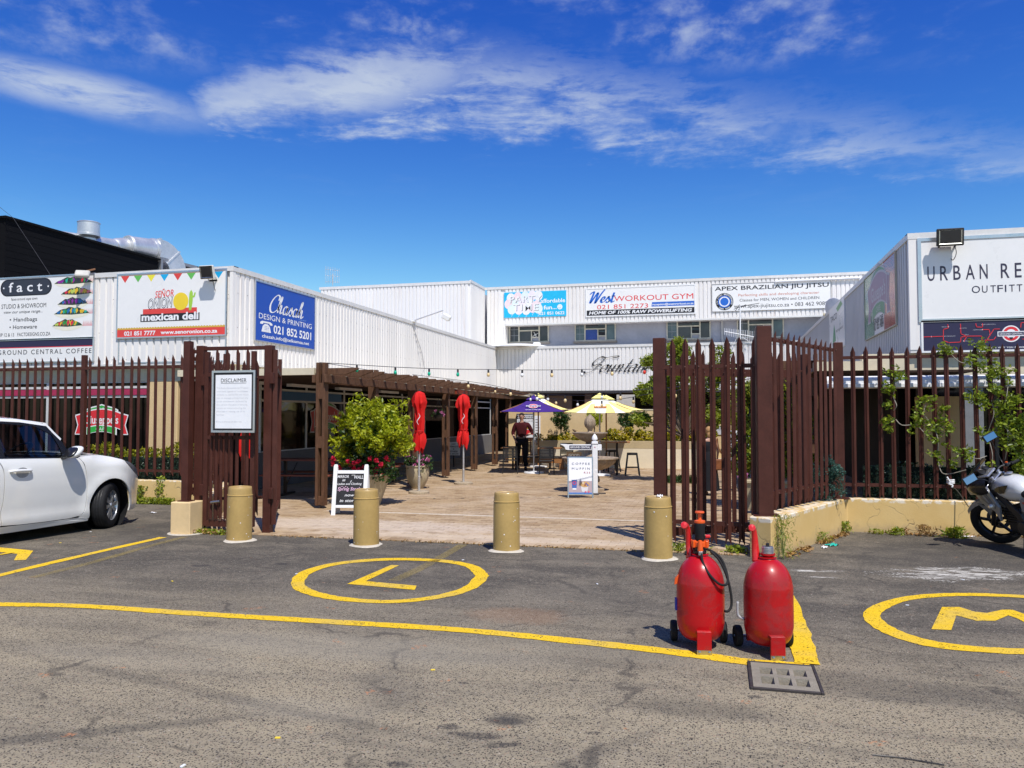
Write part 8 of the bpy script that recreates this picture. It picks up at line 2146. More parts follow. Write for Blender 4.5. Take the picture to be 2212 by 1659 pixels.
def loft(name, sections, mat, smooth=True, parent=car):
    m_, n = len(sections), len(sections[0]); vs = [p for s_ in sections for p in s_]
    fs = [(j * n + i, j * n + i + 1, (j + 1) * n + i + 1, (j + 1) * n + i) for j in range(m_ - 1) for i in range(n - 1)]
    me = bpy.data.meshes.new(name); me.from_pydata(vs, [], fs)
    if smooth: smooth_by_angle(me, .7)
    return link(name, me, mat, parent)
def cross(y, zedge, crown_, inset_=.004, n=13, sweep=0):
    w_ = bx(y, zedge) - inset_
    return [(w_ * t_, y - sweep * t_ * t_, zedge + crown_ * (1 - abs(t_) ** 2.2)) for t_ in np.linspace(-1, 1, n)]
hoodz = [(-.46, .988), (-.30, .998), (-.12, .988), (.05, .958), (.20, .918), (.245, .900)]
secs = [cross(y, z, .045, .002) for y, z in hoodz] + [[(x_ * .9, .36 - .10 * abs(x_ / .7) ** 2, .86 + .03 * (1 - abs(x_ / .7) ** 2)) for x_ in np.linspace(-.74, .74, 13)],
        [(x_ * .9, .54 - .16 * abs(x_ / .7) ** 2, .78) for x_ in np.linspace(-.70, .70, 13)], [(x_ * .9, .64 - .18 * abs(x_ / .7) ** 2, .69) for x_ in np.linspace(-.66, .66, 13)]]
loft('bonnet', secs, CARW)
loft('front_bumper', [[(w_ * t_, yy - .22 * abs(t_) ** 2.2, z) for t_ in np.linspace(-1, 1, 13)] for (z, yy, w_) in [(.70, .64, .56), (.62, .72, .58), (.50, .775, .60), (.35, .78, .60), (.22, .73, .58), (.16, .62, .55)]], CARW)
loft('grille', [[(.42 * t_, .80 - .08 * abs(t_) ** 2, z) for t_ in np.linspace(-1, 1, 7)] for z in (.30, .52)], TRIM)
loft('windscreen', [[(w_ * t_, y + .06 * (1 - t_ * t_), z) for t_ in np.linspace(-1, 1, 11)] for (y, z, w_) in [(-.50, 1.0, .79), (-.72, 1.15, .73), (-.95, 1.29, .67), (-1.15, 1.40, .62)]], CARGLASS)
loft('cowl', [[(w_ * t_, y + .06 * (1 - t_ * t_), z) for t_ in np.linspace(-1, 1, 11)] for (y, z, w_) in [(-.28, 1.005, .74), (-.40, 1.02, .76), (-.52, 1.005, .79)]], TRIM)
rz_ = [(-.86, 1.222, .69), (-1.0, 1.305, .665), (-1.14, 1.392, .66), (-1.3, 1.436, .65), (-1.5, 1.456, .64), (-1.8, 1.462, .625), (-2.2, 1.45, .615), (-2.6, 1.41, .60), (-2.85, 1.36, .58)]
loft('roof', [[(w_ * t_, y + (.05 if y > -1.3 else 0) * (1 - t_ * t_), z + (.045 if y < -1.2 else .01) * (1 - t_ * t_)) for t_ in np.linspace(-1, 1, 13)] for (y, z, w_) in rz_[2:]], CARW)
for sg in (1, -1):
    loft('roof_side', [[(sg * (bx(y, z - .035) + .002), y, z - .038), (sg * (bx(y, z - .03) - .004), y, z - .018), (sg * (w_ + .004), y, z)] for (y, z, w_) in rz_[0:]], CARW)
loft('rear_screen', [[(w_ * t_, y, z) for t_ in np.linspace(-1, 1, 7)] for (y, z, w_) in [(-2.85, 1.36, .58), (-2.98, 1.0, .68)]], TRIM)
loft('tailgate', [[(w_ * t_, y - .05 * (1 - t_ * t_), z) for t_ in np.linspace(-1, 1, 9)] for (y, z, w_) in [(-2.97, 1.0, .69), (-3.03, .8, .72), (-3.06, .5, .72), (-3.0, .2, .70)]], CARW)
INN = pm('car_inside', (.010, .010, .011), .8, 0, .3, 6)
inn = MB(); inn.box(-.78, .78, -2.9, -.45, .16, .93).box(-.45, .45, -.45, .60, .2, .70)
inn.build('floor_pan', INN, car)
for sg in (1, -1):
    for yc in (0, -2.45):
        mb = MB(); mb.lathe([(.385, -.13), (.385, .12)], 28, T(sg * .66, yc, .305, 0, 0, PI / 2), cap=False); mb.lathe([(0, 0), (.385, 0)], 28, T(sg * .53, yc, .305, 0, 0, PI / 2), cap=False)
        mb.build('wheel_arch', INN, car)
MB().box(-.70, .70, -.86, -.5, .80, 1.0).build('dashboard', INN, car, bevel=.03)
st = MB(); st.tube([(.36 + .18 * math.cos(a), -.98 + .06 * math.sin(a), .98 + .17 * math.sin(a)) for a in np.linspace(0, 2 * PI, 25)], .014, 8); st.bar((.20, -.98, .98), (.52, -.98, .98), .04, .03)
st.build('steering_wheel', pm('wheel_rim_leather', (.05, .05, .055), .5), car)
for sx_ in (-.36, .36):
    MB().box(sx_ - .22, sx_ + .22, -1.62, -1.5, .5, 1.12, T(0, 0, 0)).box(sx_ - .12, sx_ + .12, -1.66, -1.58, 1.12, 1.30).box(sx_ - .22, sx_ + .22, -1.55, -1.05, .45, .6).build('seat', pm('seat_cloth', (.06, .058, .055), .9, 0, .2, 20), car, bevel=.03)
MB().box(-.6, .6, -2.45, -2.3, .5, 1.15).build('rear_seat', pm('seat_cloth', (.06, .058, .055), .9), car, bevel=.03)
for sg in (1, -1):
    hb2 = MB(); xx_ = sg * (bx(-1.2, .84))
    hb2.tube(catmull([(xx_ + sg * .004, -1.34, .835), (xx_ + sg * .03, -1.31, .84), (xx_ + sg * .036, -1.22, .842), (xx_ + sg * .03, -1.13, .838), (xx_ + sg * .002, -1.105, .832)], 4), [.010, .013, .015, .016, .016, .017, .017, .017, .017, .017, .017, .016, .016, .015, .014, .012, .01], 10)
    hb2.build('door_handle', CARW, car, smooth=True)
    MB().lathe([(0, 0), (.055, .0), (.06, .002)], 20, T(sg * (bx(-1.2, .81) + .002), -1.2, .815, 0, 0, PI / 2 * sg) @ Matrix.Diagonal((1, 1.2, 1, 1)) , cap=False).build('handle_recess_shade', pm('shadow_grey', (.35, .35, .35), .4), car)  # flat disc, shade of the hollow behind the handle put into its grey
    MY = -.60 - .11
    def sup(c_, r_, n=14, m2=10, e=.75):
        vs, fs = [], []
        for i in range(m2 + 1):
            th = PI * i / m2 - PI / 2
            for j in range(n):
                ph = 2 * PI * j / n
                f = lambda v_: math.copysign(abs(v_) ** e, v_)
                vs.append((c_[0] + r_[0] * f(math.cos(th)) * f(math.cos(ph)), c_[1] + r_[1] * f(math.cos(th)) * f(math.sin(ph)), c_[2] + r_[2] * f(math.sin(th))))
        for i in range(m2):
            for j in range(n): fs.append((i * n + j, i * n + (j + 1) % n, (i + 1) * n + (j + 1) % n, (i + 1) * n + j))
        return vs, fs
    v_, f__ = sup((sg * .965, MY, 1.045), (.105, .065, .075))
    MB().add(v_, f__).build('mirror', CARW, car, smooth=True)
    v_, f__ = sup((sg * .962, MY - .05, 1.04), (.095, .03, .065))
    MB().add(v_, f__).build('mirror_glass', TRIM, car, smooth=True)
    MB().bar((sg * .83, MY, .975), (sg * .93, MY - .01, 1.0), .05, .05).build('mirror_stalk', TRIM, car, bevel=.01)
def wheel(x, y, steer, sg):
    w_ = bpy.data.objects.new('wheel', None)
    prof = [(.20, -.085), (.262, -.088), (.288, -.080), (.300, -.062), (.304, -.03), (.304, .03), (.300, .062), (.288, .080), (.262, .088), (.20, .085)]
    tb = MB().lathe(prof, 56, T(0, 0, 0, 0, 0, PI / 2), cap=False)
    o = tb.build('wheel', RUBBER, car, smooth=.9)
    o.location = (x, y, .304); o.rotation_euler = (0, .0, steer)
    bpy.data.objects.remove(w_)
    gm_ = MB()
    for zc in (-.035, 0, .035): gm_.lathe([(.3045, zc - .003), (.3055, zc), (.3045, zc + .003)], 40, T(0, 0, 0, 0, 0, PI / 2), cap=False)
    gm_.build('tread_groove', K, o)
    RIMG = pm('hubcap_silver', (.42, .43, .45), .3, .7, .1, 10)
    MB().lathe([(.185, .04), (.200, .078), (.212, .084), (.216, .08), (.216, .06)], 48, T(0, 0, 0, 0, 0, PI / 2 * sg), cap=False).build('rim', RIMG, o, smooth=.6)
    MB().lathe([(0, .02), (.2, .02)], 30, T(0, 0, 0, 0, 0, PI / 2 * sg), cap=False).build('rim_back', TRIM, o)
    sp = MB()
    for k in range(8):
        a_ = 2 * PI * k / 8 + (.12 if k % 2 else 0)
        w0, w1 = (.046, .078) if k % 2 else (.034, .056)
        M = T(0, 0, 0, 0, 0, PI / 2 * sg) @ Matrix.Rotation(a_, 4, 'Z')
        sp.add([(.03, -w0 / 2, .070), (.03, w0 / 2, .070), (.12, w0 * .75 + .006, .076), (.195, w1 * .8, .070), (.195, -w1 * .2, .070), (.12, -w0 * .4, .072),
                (.03, -w0 / 2, .04), (.03, w0 / 2, .04), (.12, w0 * .75 + .006, .045), (.195, w1 * .8, .04), (.195, -w1 * .2, .04), (.12, -w0 * .4, .045)],
               [(0, 5, 4, 3, 2, 1)[::-1], (0, 1, 7, 6), (1, 2, 8, 7), (2, 3, 9, 8), (3, 4, 10, 9), (4, 5, 11, 10), (5, 0, 6, 11)], M)
    sp.lathe([(0, .086), (.028, .084), (.034, .074), (.034, .05)], 24, T(0, 0, 0, 0, 0, PI / 2 * sg))
    tag(sp.build('hubcap', RIMG, o, smooth=.5), kind='stuff')
    return o
wheel(.765, 0, math.radians(24), 1); wheel(-.765, 0, math.radians(24), -1); wheel(.765, -2.45, 0, 1); wheel(-.765, -2.45, 0, -1)
for o in car.children:
    if o.name.startswith('wheel') and not o.name.startswith('wheel_arch'):
        if o.location.y < -1: o.location.y -= .42
        continue
    if o.data.users > 1: continue
    for v_ in o.data.vertices:
        y_, z_ = v_.co.y, v_.co.z
        if y_ < -.38:
            up_ = min(1, max(0, (z_ - .98) / .42))
            v_.co.y = -.38 + (y_ + .38) * 1.20 + up_ * .42 * min(1, (-y_ - .38) / .4) * min(1, max(0, (y_ + 1.42) / .25)); v_.co.z = z_ * (1 + .03 * min(1, (-y_ - .38) / 1.0))
# ==== MOTORCYCLE
mc = G(2168, 1176)
fx, fy = -.10, .995
c_, s_ = math.cos(YAW), math.sin(YAW)
hw = Vector((fx * c_ - fy * s_, fx * s_ + fy * c_))
mh = math.atan2(hw.y, hw.x)
bike = thing('motorcycle', 'white and black motorcycle leaning on its side stand at the right edge', 'motorcycle', (mc.x, mc.y, 0))
bike.rotation_mode = 'XYZ'
bike.rotation_euler = (Matrix.Rotation(mh, 3, 'Z') @ Matrix.Rotation(math.radians(-15.5), 3, 'X')).to_euler()
FAIR = pm('silver_white_fairing', (.24, .24, .24), .3, .1, .1, 5, coat=.6); FGREY = pm('grey_decal', (.11, .11, .12), .35, 0, .1, 5, coat=.4)
WR = .305
ST = Matrix.Translation((-.10, 0, .5)) @ Matrix.Rotation(math.radians(-24), 4, 'Y') @ Matrix.Rotation(math.radians(30), 4, 'Z') @ Matrix.Rotation(math.radians(24), 4, 'Y') @ Matrix.Translation((.10, 0, -.5))
def bpart(mb, name, mat, parent=bike, smooth=False, bevel=0, M=None):
    me = mb.mesh(name, smooth, bevel)
    if M is not None: me.transform(M)
    return link(name, me, mat, parent)
def bwheel(cx_, M=None, wd=.066, nm='wheel'):
    Mw = T(cx_, 0, WR, 0, PI / 2)
    o = bpart(MB().lathe([(.215, -wd * .7), (.262, -wd), (.285, -wd * .85), (.300, -wd * .4), (WR, 0), (.300, wd * .4), (.285, wd * .85), (.262, wd), (.215, wd * .7)], 52, Mw, cap=False), nm, RUBBER, smooth=.9, M=M)
    bpart(MB().lathe([(.20, -.035), (.218, -.042), (.222, 0), (.218, .042), (.20, .035)], 44, Mw, cap=False), 'rim', BLACKM, parent=o, smooth=.7, M=M)
    sp = MB()
    for k in range(5):
        a_ = 2 * PI * k / 5 + .3; q = Vector((math.cos(a_), 0, math.sin(a_)))
        sp.bar(Vector((cx_, 0, WR)) + q * .03, Vector((cx_, 0, WR)) + q * .205, .028, .03, up=(0, 1, 0))
    sp.lathe([(.04, -.05), (.04, .05)], 20, Mw); tag(bpart(sp, 'spokes', BLACKM, parent=o, M=M), kind='stuff')
    bpart(MB().lathe([(.09, .055), (.135, .055), (.135, .060), (.09, .060)], 32, Mw, cap=False), 'brake_disc', STEEL, parent=o, M=M)
    return o
bwheel(0, ST); bwheel(-1.30, None, .06)
fk = MB()
for sy_ in (-.095, .095):
    fk.tube([(0, sy_, WR), (-.07, sy_, .47)], .026, 12); fk.tube([(-.07, sy_, .47), (-.225, sy_, .83)], .019, 12)
tag(bpart(fk, 'fork', BLACKM, smooth=.8, M=ST), kind='stuff')
fe = []
for i in range(15):
    a_ = math.radians(35 + 135 * i / 14); r_ = .335
    fe.append([(r_ * math.cos(a_) * (1 if abs(t_) < .9 else .97), t_ * .062 * (1 - .15 * (i == 0 or i == 14)), WR + r_ * math.sin(a_) * (1 - .05 * t_ * t_) - (.04 if abs(t_) == 1 else 0)) for t_ in (-1, -.7, 0, .7, 1)])
o = loft('front_mudguard', fe, FAIR, parent=bike); o.data.transform(ST)
bpart(MB().prism([(.02, .56), (.09, .60), (-.02, .40), (-.05, .36), (-.09, .50)], .062, .070), 'mudguard_side', FAIR, M=ST)
cowl = []
for (x, w_, z0, z1) in [(.14, .03, .80, .86), (.10, .12, .74, .92), (.02, .18, .70, .98), (-.08, .21, .68, 1.0), (-.18, .22, .70, .98)]:
    zc, hh2 = (z0 + z1) / 2, (z1 - z0) / 2
    cowl.append([(x, w_ * math.cos(a), zc + hh2 * math.sin(a)) for a in np.linspace(-PI * .5, PI * 1.5, 17)])
loft('headlamp_cowl', cowl, TRIM, parent=bike).data.transform(ST)
scr = [[(x, w_ * t_, z - .05 * t_ * t_) for t_ in np.linspace(-1, 1, 9)] for (x, w_, z) in [(.10, .10, .93), (.04, .15, 1.0), (-.05, .165, 1.07), (-.13, .15, 1.13), (-.165, .09, 1.16)]]
o = loft('windscreen', scr, TRIM, parent=bike); o.data.transform(ST)
bpart(MB().box(-.22, -.08, -.10, .12, .955, .985), 'instrument_panel', pm('polished_alloy', (.55, .55, .55), .25, .8), bevel=.01, M=ST)
for (yy, r_) in ((.05, .046), (-.055, .036)):
    ck_ = bpart(MB().lathe([(r_, -.02), (r_ + .006, .02), (r_, .025), (r_ - .008, .02)], 24, T(-.12, yy, 1.0, 0, 0, -.5)), 'clock', BLACKM, M=ST)
    bpart(MB().lathe([(0, .017), (r_ - .004, .017)], 20, T(-.12, yy, 1.0, 0, 0, -.5), cap=False), 'dial', pm('dial_face', (.6, .58, .52), .3), parent=ck_, M=ST)
    bpart(MB().lathe([(0, .0185), (r_ * .3, .0185)], 12, T(-.12, yy, 1.0, 0, 0, -.5), cap=False), 'dial_centre', flatm((.5, .25, .1)), parent=ck_, M=ST)
bpart(MB().box(-.27, -.19, -.11, .11, .90, .92), 'top_yoke', SILVER, bevel=.008, M=ST)
for sy_ in (-.095, .095): bpart(MB().lathe([(.022, .9), (.022, .945), (.014, .95), (0, .95)], 16, T(-.235, sy_, 0)), 'fork_cap', SILVER, smooth=.5, M=ST)
bpart(MB().lathe([(.016, 0), (.016, .05)], 12, T(-.205, 0, .90)), 'ignition', BLACKM, M=ST)
for sg in (-1, 1):
    bpart(MB().tube(catmull([(-.23, sg * .05, .93), (-.24, sg * .16, .955), (-.30, sg * .27, .93), (-.335, sg * .35, .915)], 5), .011, 10), 'handlebar', BLACKM, smooth=True, M=ST)
    bpart(MB().tube([(-.318, sg * .28, .926), (-.355, sg * .395, .91)], .018, 12), 'grip', RUBBER, smooth=.8, M=ST)
    bpart(MB().cbox((-.285, sg * .24, .94), (.05, .05, .045)), 'switch_box', BLACK, bevel=.008, M=ST)
    bpart(MB().tube(catmull([(-.27, sg * .235, .94), (-.255, sg * .30, .925), (-.29, sg * .385, .905)], 4), .006, 6), 'lever', SILVER if sg > 0 else BLACKM, smooth=True, M=ST)
    mzz = 1.12 if sg > 0 else 1.30
    bpart(MB().tube(catmull([(-.26, sg * .22, .95), (-.22, sg * .28, 1.02), (-.20, sg * (.42 if sg > 0 else .30), mzz - .03)], 5), .006, 6), 'mirror_stem', BLACKM, smooth=True, M=ST)
    mm = T(-.20, sg * (.47 if sg > 0 else .31), mzz, -.50, 0, .30) @ Matrix.Scale(1.25, 4)
    mo = bpart(MB().box(-.008, .02, -.068, .068, -.038, .038, mm), 'mirror', BLACK, bevel=.008, M=ST)
    bpart(MB().box(-.0105, -.0085, -.060, .060, -.031, .031, mm), 'mirror_glass', MIRROR, parent=mo, M=ST)
bpart(MB().cbox((-.29, -.245, .968), (.022, .02, .012)), 'kill_switch', ORANGE, M=ST)
for sg in (-1, 1):
    def plate(name, pts, y0, y1, mat):
        a, b = (y0, y1) if sg > 0 else (-y1, -y0); return bpart(MB().prism(pts, a, b), name, mat, bevel=.004)
    plate('side_fairing', [(.02, .86), (-.10, .90), (-.26, .80), (-.40, .58), (-.36, .40), (-.30, .52), (-.16, .56), (-.04, .68)], .17, .20, FAIR)
    plate('nose_panel', [(.10, .80), (-.02, .86), (-.16, .82), (-.12, .72), (.04, .70)], .205, .222, FAIR)
    plate('fairing_panel', [(-.05, .80), (-.14, .82), (-.26, .70), (-.34, .56), (-.24, .60), (-.12, .66)], .2005, .206, FGREY)
    plate('fairing_stripe', [(-.08, .78), (-.14, .775), (-.27, .62), (-.24, .62)], .2065, .209, FAIR)
    plate('frame_spar', [(-.20, .80), (-.28, .82), (-.66, .52), (-.70, .38), (-.62, .40), (-.56, .48)], .12, .15, BLACKM)
    plate('side_cover', [(-.70, .70), (-.92, .72), (-1.0, .62), (-.80, .50), (-.70, .56)], .12, .15, FAIR)
    plate('side_decal', [(-.74, .67), (-.88, .68), (-.82, .60)], .1505, .154, flatm((.45, .06, .04)))
    plate('tail_fairing', [(-.98, .74), (-1.46, .90), (-1.55, .88), (-1.35, .74), (-1.0, .64)], .10, .13, FAIR)
    iv_ = bpart(MB().lathe([(.012, 0), (.03, .03), (.034, .05), (.02, .075), (0, .08)], 16, T(-.33, sg * .2, .60, 0, -PI / 2 * sg)), 'indicator', pm('clear_lens', (.7, .62, .5), .1, .3, coat=1), smooth=.7)
tk = []
for (x, w_, z0, z1) in [(-.28, .06, .78, .84), (-.31, .14, .70, .905), (-.40, .165, .64, .94), (-.52, .160, .62, .935), (-.64, .14, .64, .90), (-.72, .10, .66, .82), (-.74, .05, .68, .76)]:
    zc, hh2 = (z0 + z1) / 2, (z1 - z0) / 2
    tk.append([(x, w_ * math.copysign(abs(math.cos(a)) ** .8, math.cos(a)), zc + hh2 * math.copysign(abs(math.sin(a)) ** .8, math.sin(a))) for a in np.linspace(0, 2 * PI, 21)])
loft('tank', tk, pm('white_tank_paint', (.60, .60, .59), .25, 0, .04, 5, coat=1), parent=bike)
for sg in (-1, 1):
    o = loft('tank_decal', [[(-.36, sg * .177, .80), (-.36, sg * .178, .78)], [(-.46, sg * .180, .84), (-.45, sg * .181, .75)], [(-.60, sg * .160, .865), (-.52, sg * .179, .76)]], TRIM, smooth=False, parent=bike)
bpart(MB().lathe([(.04, .955), (.042, .965), (.03, .972), (0, .973)], 20, T(-.46, 0, 0)), 'fuel_cap', SILVER, smooth=.6)
se = []
for (x, w_, z) in [(-.66, .07, .82), (-.72, .12, .79), (-.85, .15, .775), (-1.0, .14, .79), (-1.15, .13, .85), (-1.35, .10, .89), (-1.48, .06, .90)]:
    se.append([(x, w_ * math.cos(a), z - .05 + .06 * math.sin(a)) for a in np.linspace(-.3, PI + .3, 13)])
loft('seat', se, RUBBER, parent=bike)
en = MB(); en.box(-.62, -.36, -.12, .12, .26, .56).box(-.78, -.55, -.15, .15, .24, .44); bpart(en, 'engine', BLACKM, bevel=.02)
fn_ = MB()
for k in range(6): fn_.box(-.60, -.34, -.14, .14, .38 + k * .03, .388 + k * .03)
tag(bpart(fn_, 'cooling_fins', BLACKM), kind='stuff')
for sy_ in (-.165, .165): bpart(MB().lathe([(0, 0), (.09, 0), (.085, .02), (0, .025)], 24, T(-.68, sy_, .34, 0, -PI / 2 * (1 if sy_ > 0 else -1))), 'engine_cover', pm('dark_alloy', (.08, .075, .07), .4, .7), smooth=.7)
ex = MB(); ex.tube(catmull([(-.36, -.08, .40), (-.30, -.10, .28), (-.45, -.12, .20), (-.85, -.16, .22)], 5), .022, 10); ex.tube([(-.85, -.16, .22), (-.95, -.17, .26), (-1.45, -.20, .42)], [.03, .05, .05], 14)
bpart(ex, 'exhaust', STEEL, smooth=.8)
sw = MB()
for sy_ in (-.08, .08): sw.bar((-.75, sy_, .36), (-1.30, sy_, WR), .03, .05)
tag(bpart(sw, 'swingarm', BLACKM), kind='stuff')
bpart(MB().bar((-.60, .12, .26), (-.70, .30, -.055), .02, .02), 'side_stand', BLACKM)
bpart(MB().bar((-.55, .12, .26), (-.55, .24, .26), .025, .025), 'foot_peg', BLACKM)
for k in range(3): bpart(MB().tube(catmull([(-.20, -.05 + .04 * k, .92), (-.02 - .04 * k, .12, .84), (-.12, .16, .66), (-.28, .10, .58)], 6), .005, 6), 'cable', BLACKM, smooth=True)
# ==== PEOPLE
def skinmesh(name, joints, edges, root, mat, parent, sub=2, smooth=True):
    """joints: name -> (x, y, z, rx, ry); one continuous surface grown round the skeleton"""
    names = list(joints); me = bpy.data.meshes.new(name)
    me.from_pydata([joints[k][:3] for k in names], [(names.index(a), names.index(b)) for a, b in edges], [])
    o = bpy.data.objects.new(name, me); col.objects.link(o)
    sm = o.modifiers.new('s', 'SKIN'); sm.use_smooth_shade = True; sm.branch_smoothing = .6
    if not me.skin_vertices: bpy.context.view_layer.update()
    sv = me.skin_vertices[0].data
    for i, k in enumerate(names):
        sv[i].radius = (joints[k][3], joints[k][4]); sv[i].use_root = (k == root)
    ss = o.modifiers.new('u', 'SUBSURF'); ss.levels = sub
    bpy.context.view_layer.update()
    m2 = bpy.data.meshes.new_from_object(o.evaluated_get(bpy.context.evaluated_depsgraph_get()))
    col.objects.unlink(o); bpy.data.objects.remove(o)
    m2.name = name; m2.shade_smooth()
    m2.materials.clear()
    return link(name, m2, mat, parent)
def sph(mb, c_, r_, n=14, m_=10):
    return mb.lathe([(math.cos(PI * i / m_ - PI / 2) * 1, math.sin(PI * i / m_ - PI / 2)) for i in range(m_ + 1)], n, Matrix.Translation(c_) @ Matrix.Diagonal((*r_, 1)), cap=False)
def person(label, p, rz, h, J, shirt, trouser, hair, female=False, extra=None):
    t_ = thing('person', label, 'person', p, rz); t_.scale = (h / 1.75,) * 3
    E = [('pelvis', 'belly'), ('belly', 'chest'), ('chest', 'neck0'), ('neck0', 'neck1'), ('neck1', 'head0'), ('head0', 'head1'), ('head1', 'head2')]
    for s in 'LR':
        E += [('chest', 'sh' + s), ('sh' + s, 'el' + s), ('el' + s, 'wr' + s), ('wr' + s, 'pa' + s), ('pelvis', 'hip' + s), ('hip' + s, 'kn' + s), ('kn' + s, 'an' + s), ('an' + s, 'toe' + s)]
        pa, wr = Vector(J['pa' + s][:3]), Vector(J['wr' + s][:3]); d = (pa - wr).normalized(); sd = d.cross(Vector((0, -1, .2))).normalized()
        for i in range(4):
            b = pa + sd * (.012 * (i - 1.5) * 2); L_ = [.032, .038, .036, .028][i]
            J[f'f{s}{i}a'] = (*(b + d * .03), .009, .009); J[f'f{s}{i}b'] = (*(b + d * (.03 + L_) + Vector((0, -.012, 0))), .007, .007)
            E += [('pa' + s, f'f{s}{i}a'), (f'f{s}{i}a', f'f{s}{i}b')]
        b = wr.lerp(pa, .5) + sd * -.035
        J[f't{s}'] = (*(b + d * .03), .009, .009); E.append(('pa' + s, f't{s}'))
    body = skinmesh('body', J, E, 'pelvis', SKIN, t_)
    hc = Vector(J['head1'][:3])
    fc_ = MB(); sph(fc_, hc + Vector((0, -.102, -.01)), (.013, .022, .02), 8, 6)
    fc_.build('nose', SKIN, body, smooth=True)
    for s in (-1, 1):
        sph(MB(), hc, (1, 1, 1)); e_ = MB(); sph(e_, hc + Vector((s * .032, -.088, .018)), (.011, .008, .008), 8, 6); e_.build('eye', K, body, smooth=True)
        e_ = MB(); sph(e_, hc + Vector((s * .083, .0, 0)), (.014, .022, .034), 8, 6); e_.build('ear', SKIN, body, smooth=True)
    e_ = MB(); e_.cbox(tuple(hc + Vector((0, -.096, -.052))), (.045, .008, .010)); e_.build('mouth', flatm((.25, .08, .06)), body, bevel=.003)
    sk = {k: (v[0], v[1], v[2], v[3] + .020, v[4] + .020) for k, v in J.items()}
    for s in 'LR': pass
    SE = [('pelvis', 'belly'), ('belly', 'chest'), ('chest', 'neck0')]
    Sj = {k: sk[k] for k in ('pelvis', 'belly', 'chest', 'neck0')}
    n0 = sk['neck0']; Sj['neck0'] = (n0[0], n0[1] + .01, n0[2] + .012, n0[3] + .05, n0[4] + .045)
    for s in 'LR':
        for a in ('sh', 'el'): Sj[a + s] = sk[a + s]
        el, wr = Vector(J['el' + s][:3]), Vector(J['wr' + s][:3]); cuff = el.lerp(wr, .45 if not female else .05)
        Sj['cu' + s] = (*cuff, J['el' + s][3] * .9 + .014, J['el' + s][4] * .9 + .014)
        SE += [('chest', 'sh' + s), ('sh' + s, 'el' + s), ('el' + s, 'cu' + s)] if not female else [('chest', 'sh' + s)]
        if female: Sj.pop('el' + s); Sj.pop('cu' + s)
    skinmesh('shirt' if not female else 'dress_top', Sj, SE, 'pelvis', shirt, t_)
    if not female:
        Tj = {k: sk[k] for k in ('pelvis', 'hipL', 'hipR', 'knL', 'knR', 'anL', 'anR')}
        skinmesh('trousers', Tj, [('pelvis', 'hipL'), ('pelvis', 'hipR'), ('hipL', 'knL'), ('hipR', 'knR'), ('knL', 'anL'), ('knR', 'anR')], 'pelvis', trouser, t_)
    for s in 'LR':
        a, b = Vector(J['an' + s][:3]), Vector(J['toe' + s][:3])
        sh = MB(); sh.tube([a + Vector((0, .05, -.045)), a + Vector((0, 0, -.03)), a.lerp(b, .6) + Vector((0, 0, -.01)), b + Vector((0, -.02, -.0))], [.04, .05, .048, .03], 12)
        sh.build('shoe', BLACK if not female else pm('tan_sandal', (.35, .2, .12), .6), t_, smooth=True)
    return t_, body, hc
J = dict(pelvis=(0, 0, .94, .15, .11), belly=(0, 0, 1.10, .15, .115), chest=(0, .01, 1.33, .145, .11), neck0=(0, .01, 1.47, .06, .055), neck1=(0, 0, 1.53, .052, .052), head0=(0, -.01, 1.585, .07, .078), head1=(0, -.01, 1.655, .080, .094), head2=(0, .0, 1.715, .06, .07),
         shL=(.19, .01, 1.42, .06, .06), elL=(.32, .06, 1.15, .045, .045), wrL=(.17, -.10, 1.06, .03, .028), paL=(.12, -.13, 1.03, .030, .018),
         shR=(-.19, .01, 1.42, .06, .06), elR=(-.28, .02, 1.13, .045, .045), wrR=(-.20, -.14, .95, .03, .028), paR=(-.16, -.18, .88, .030, .018),
         hipL=(.10, 0, .88, .09, .095), knL=(.11, -.02, .50, .062, .065), anL=(.12, .02, .09, .042, .045), toeL=(.14, -.15, .035, .035, .025),
         hipR=(-.10, 0, .88, .09, .095), knR=(-.12, -.02, .50, .062, .065), anR=(-.14, .02, .09, .042, .045), toeR=(-.17, -.15, .035, .035, .025))
mp_ = G(1127, 1016)
man, body, hc = person('man in a maroon shirt and dark trousers standing in the purple umbrella shade', (mp_.x, mp_.y, .013), -.15 + YAW, 1.68, J, pm('maroon_shirt', (.055, .006, .009), .85, 0, .15, 20, .2, 100), pm('dark_trousers', (.012, .012, .016), .85, 0, .2, 20), None)
hr = MB(); sph(hr, hc + Vector((0, .022, .028)), (.086, .092, .076), 18, 12); hr.build('hair', pm('short_dark_hair', (.03, .02, .015), .8), man, smooth=True)
MB().box(-.155, .155, -.12, .12, .97, 1.0).build('belt', BLACK, man, bevel=.02)
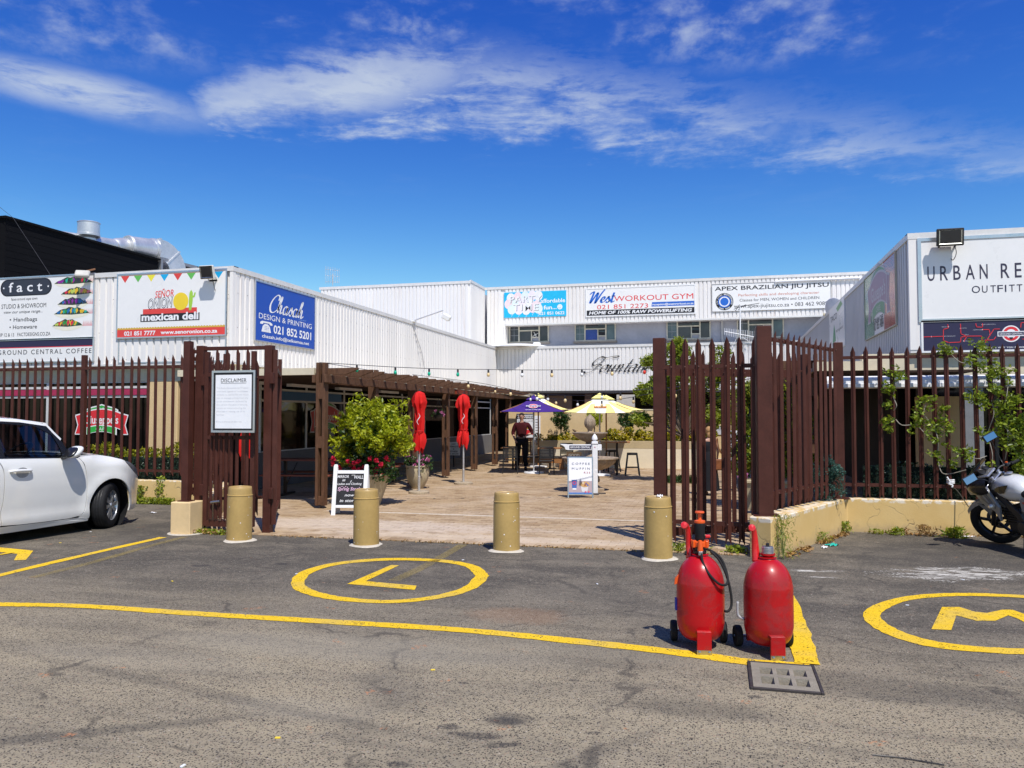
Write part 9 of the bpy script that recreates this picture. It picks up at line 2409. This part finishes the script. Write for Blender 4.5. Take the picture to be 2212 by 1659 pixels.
J = dict(pelvis=(0, 0, .92, .14, .11), belly=(0, 0, 1.08, .11, .09), chest=(0, .0, 1.30, .135, .095), neck0=(0, .01, 1.43, .05, .05), neck1=(0, 0, 1.49, .045, .045), head0=(0, -.02, 1.55, .065, .072), head1=(0, -.03, 1.62, .075, .088), head2=(0, -.03, 1.68, .055, .062),
         shL=(.165, .01, 1.385, .045, .045), elL=(.22, .03, 1.12, .036, .036), wrL=(.20, -.08, .93, .024, .022), paL=(.19, -.11, .86, .025, .016),
         shR=(-.165, .01, 1.385, .045, .045), elR=(-.21, .04, 1.12, .036, .036), wrR=(-.22, -.03, .90, .024, .022), paR=(-.22, -.05, .83, .025, .016),
         hipL=(.09, 0, .86, .09, .095), knL=(.08, -.08, .48, .055, .058), anL=(.07, -.06, .09, .034, .036), toeL=(.07, -.22, .03, .028, .02),
         hipR=(-.09, 0, .86, .09, .095), knR=(-.07, .02, .48, .055, .058), anR=(-.06, .18, .12, .034, .036), toeR=(-.06, .06, .03, .028, .02))
DRS = pm('black_patterned_dress', (.014, .014, .017), .85, 0, .3, 20, 0, 60, ((.05, .05, .06), .22, 22))
wp_ = G(1533, 1071)
wom, body, hc = person('woman in a long black dress with brown handbag walking away behind the gate', (wp_.x, wp_.y, .013), PI + YAW + .1, 1.40, J, DRS, DRS, None, True)
sk_ = MB(); vs, fs = [], []; n = 28
prof = [(1.10, .125, .10), (.98, .165, .135), (.85, .185, .15), (.6, .20, .17), (.35, .225, .20), (.12, .24, .22)]
for (z, rx, ry) in prof:
    for i in range(n):
        a_ = 2 * PI * i / n; k = 1 + .07 * math.sin(9 * a_) * (1.1 - z); vs.append((rx * k * math.cos(a_), ry * k * math.sin(a_) + .0, z))
for j in range(len(prof) - 1):
    for i in range(n): fs.append((j * n + i, j * n + (i + 1) % n, (j + 1) * n + (i + 1) % n, (j + 1) * n + i))
sk_.add(vs, fs).build('skirt', DRS, wom, smooth=True)
hr = MB(); sph(hr, hc + Vector((0, .025, .01)), (.092, .095, .10), 18, 12); sph(hr, hc + Vector((0, .065, -.10)), (.07, .05, .10), 14, 10); hr.build('hair', pm('blond_hair', (.42, .24, .10), .6, 0, .35, 12, aniso=(9, 9, 2)), wom, smooth=True)
bag = thing('handbag', 'brown leather handbag hanging at the right side of the walking woman', 'handbag', (wp_.x + .22, wp_.y - .02, .52), YAW + .2)
BRL = pm('brown_leather', (.22, .075, .025), .5, 0, .2, 10)
MB().prism([(-.15, 0), (.15, 0), (.13, .22), (-.13, .22)], -.05, .05).build('bag_body', BRL, bag, bevel=.02)
MB().tube(catmull([(-.11, 0, .2), (-.10, 0, .42), (-.07, .0, .64), (-.02, .02, .42), (.11, 0, .2)], 5), .010, 8).build('strap', BRL, bag, smooth=True)
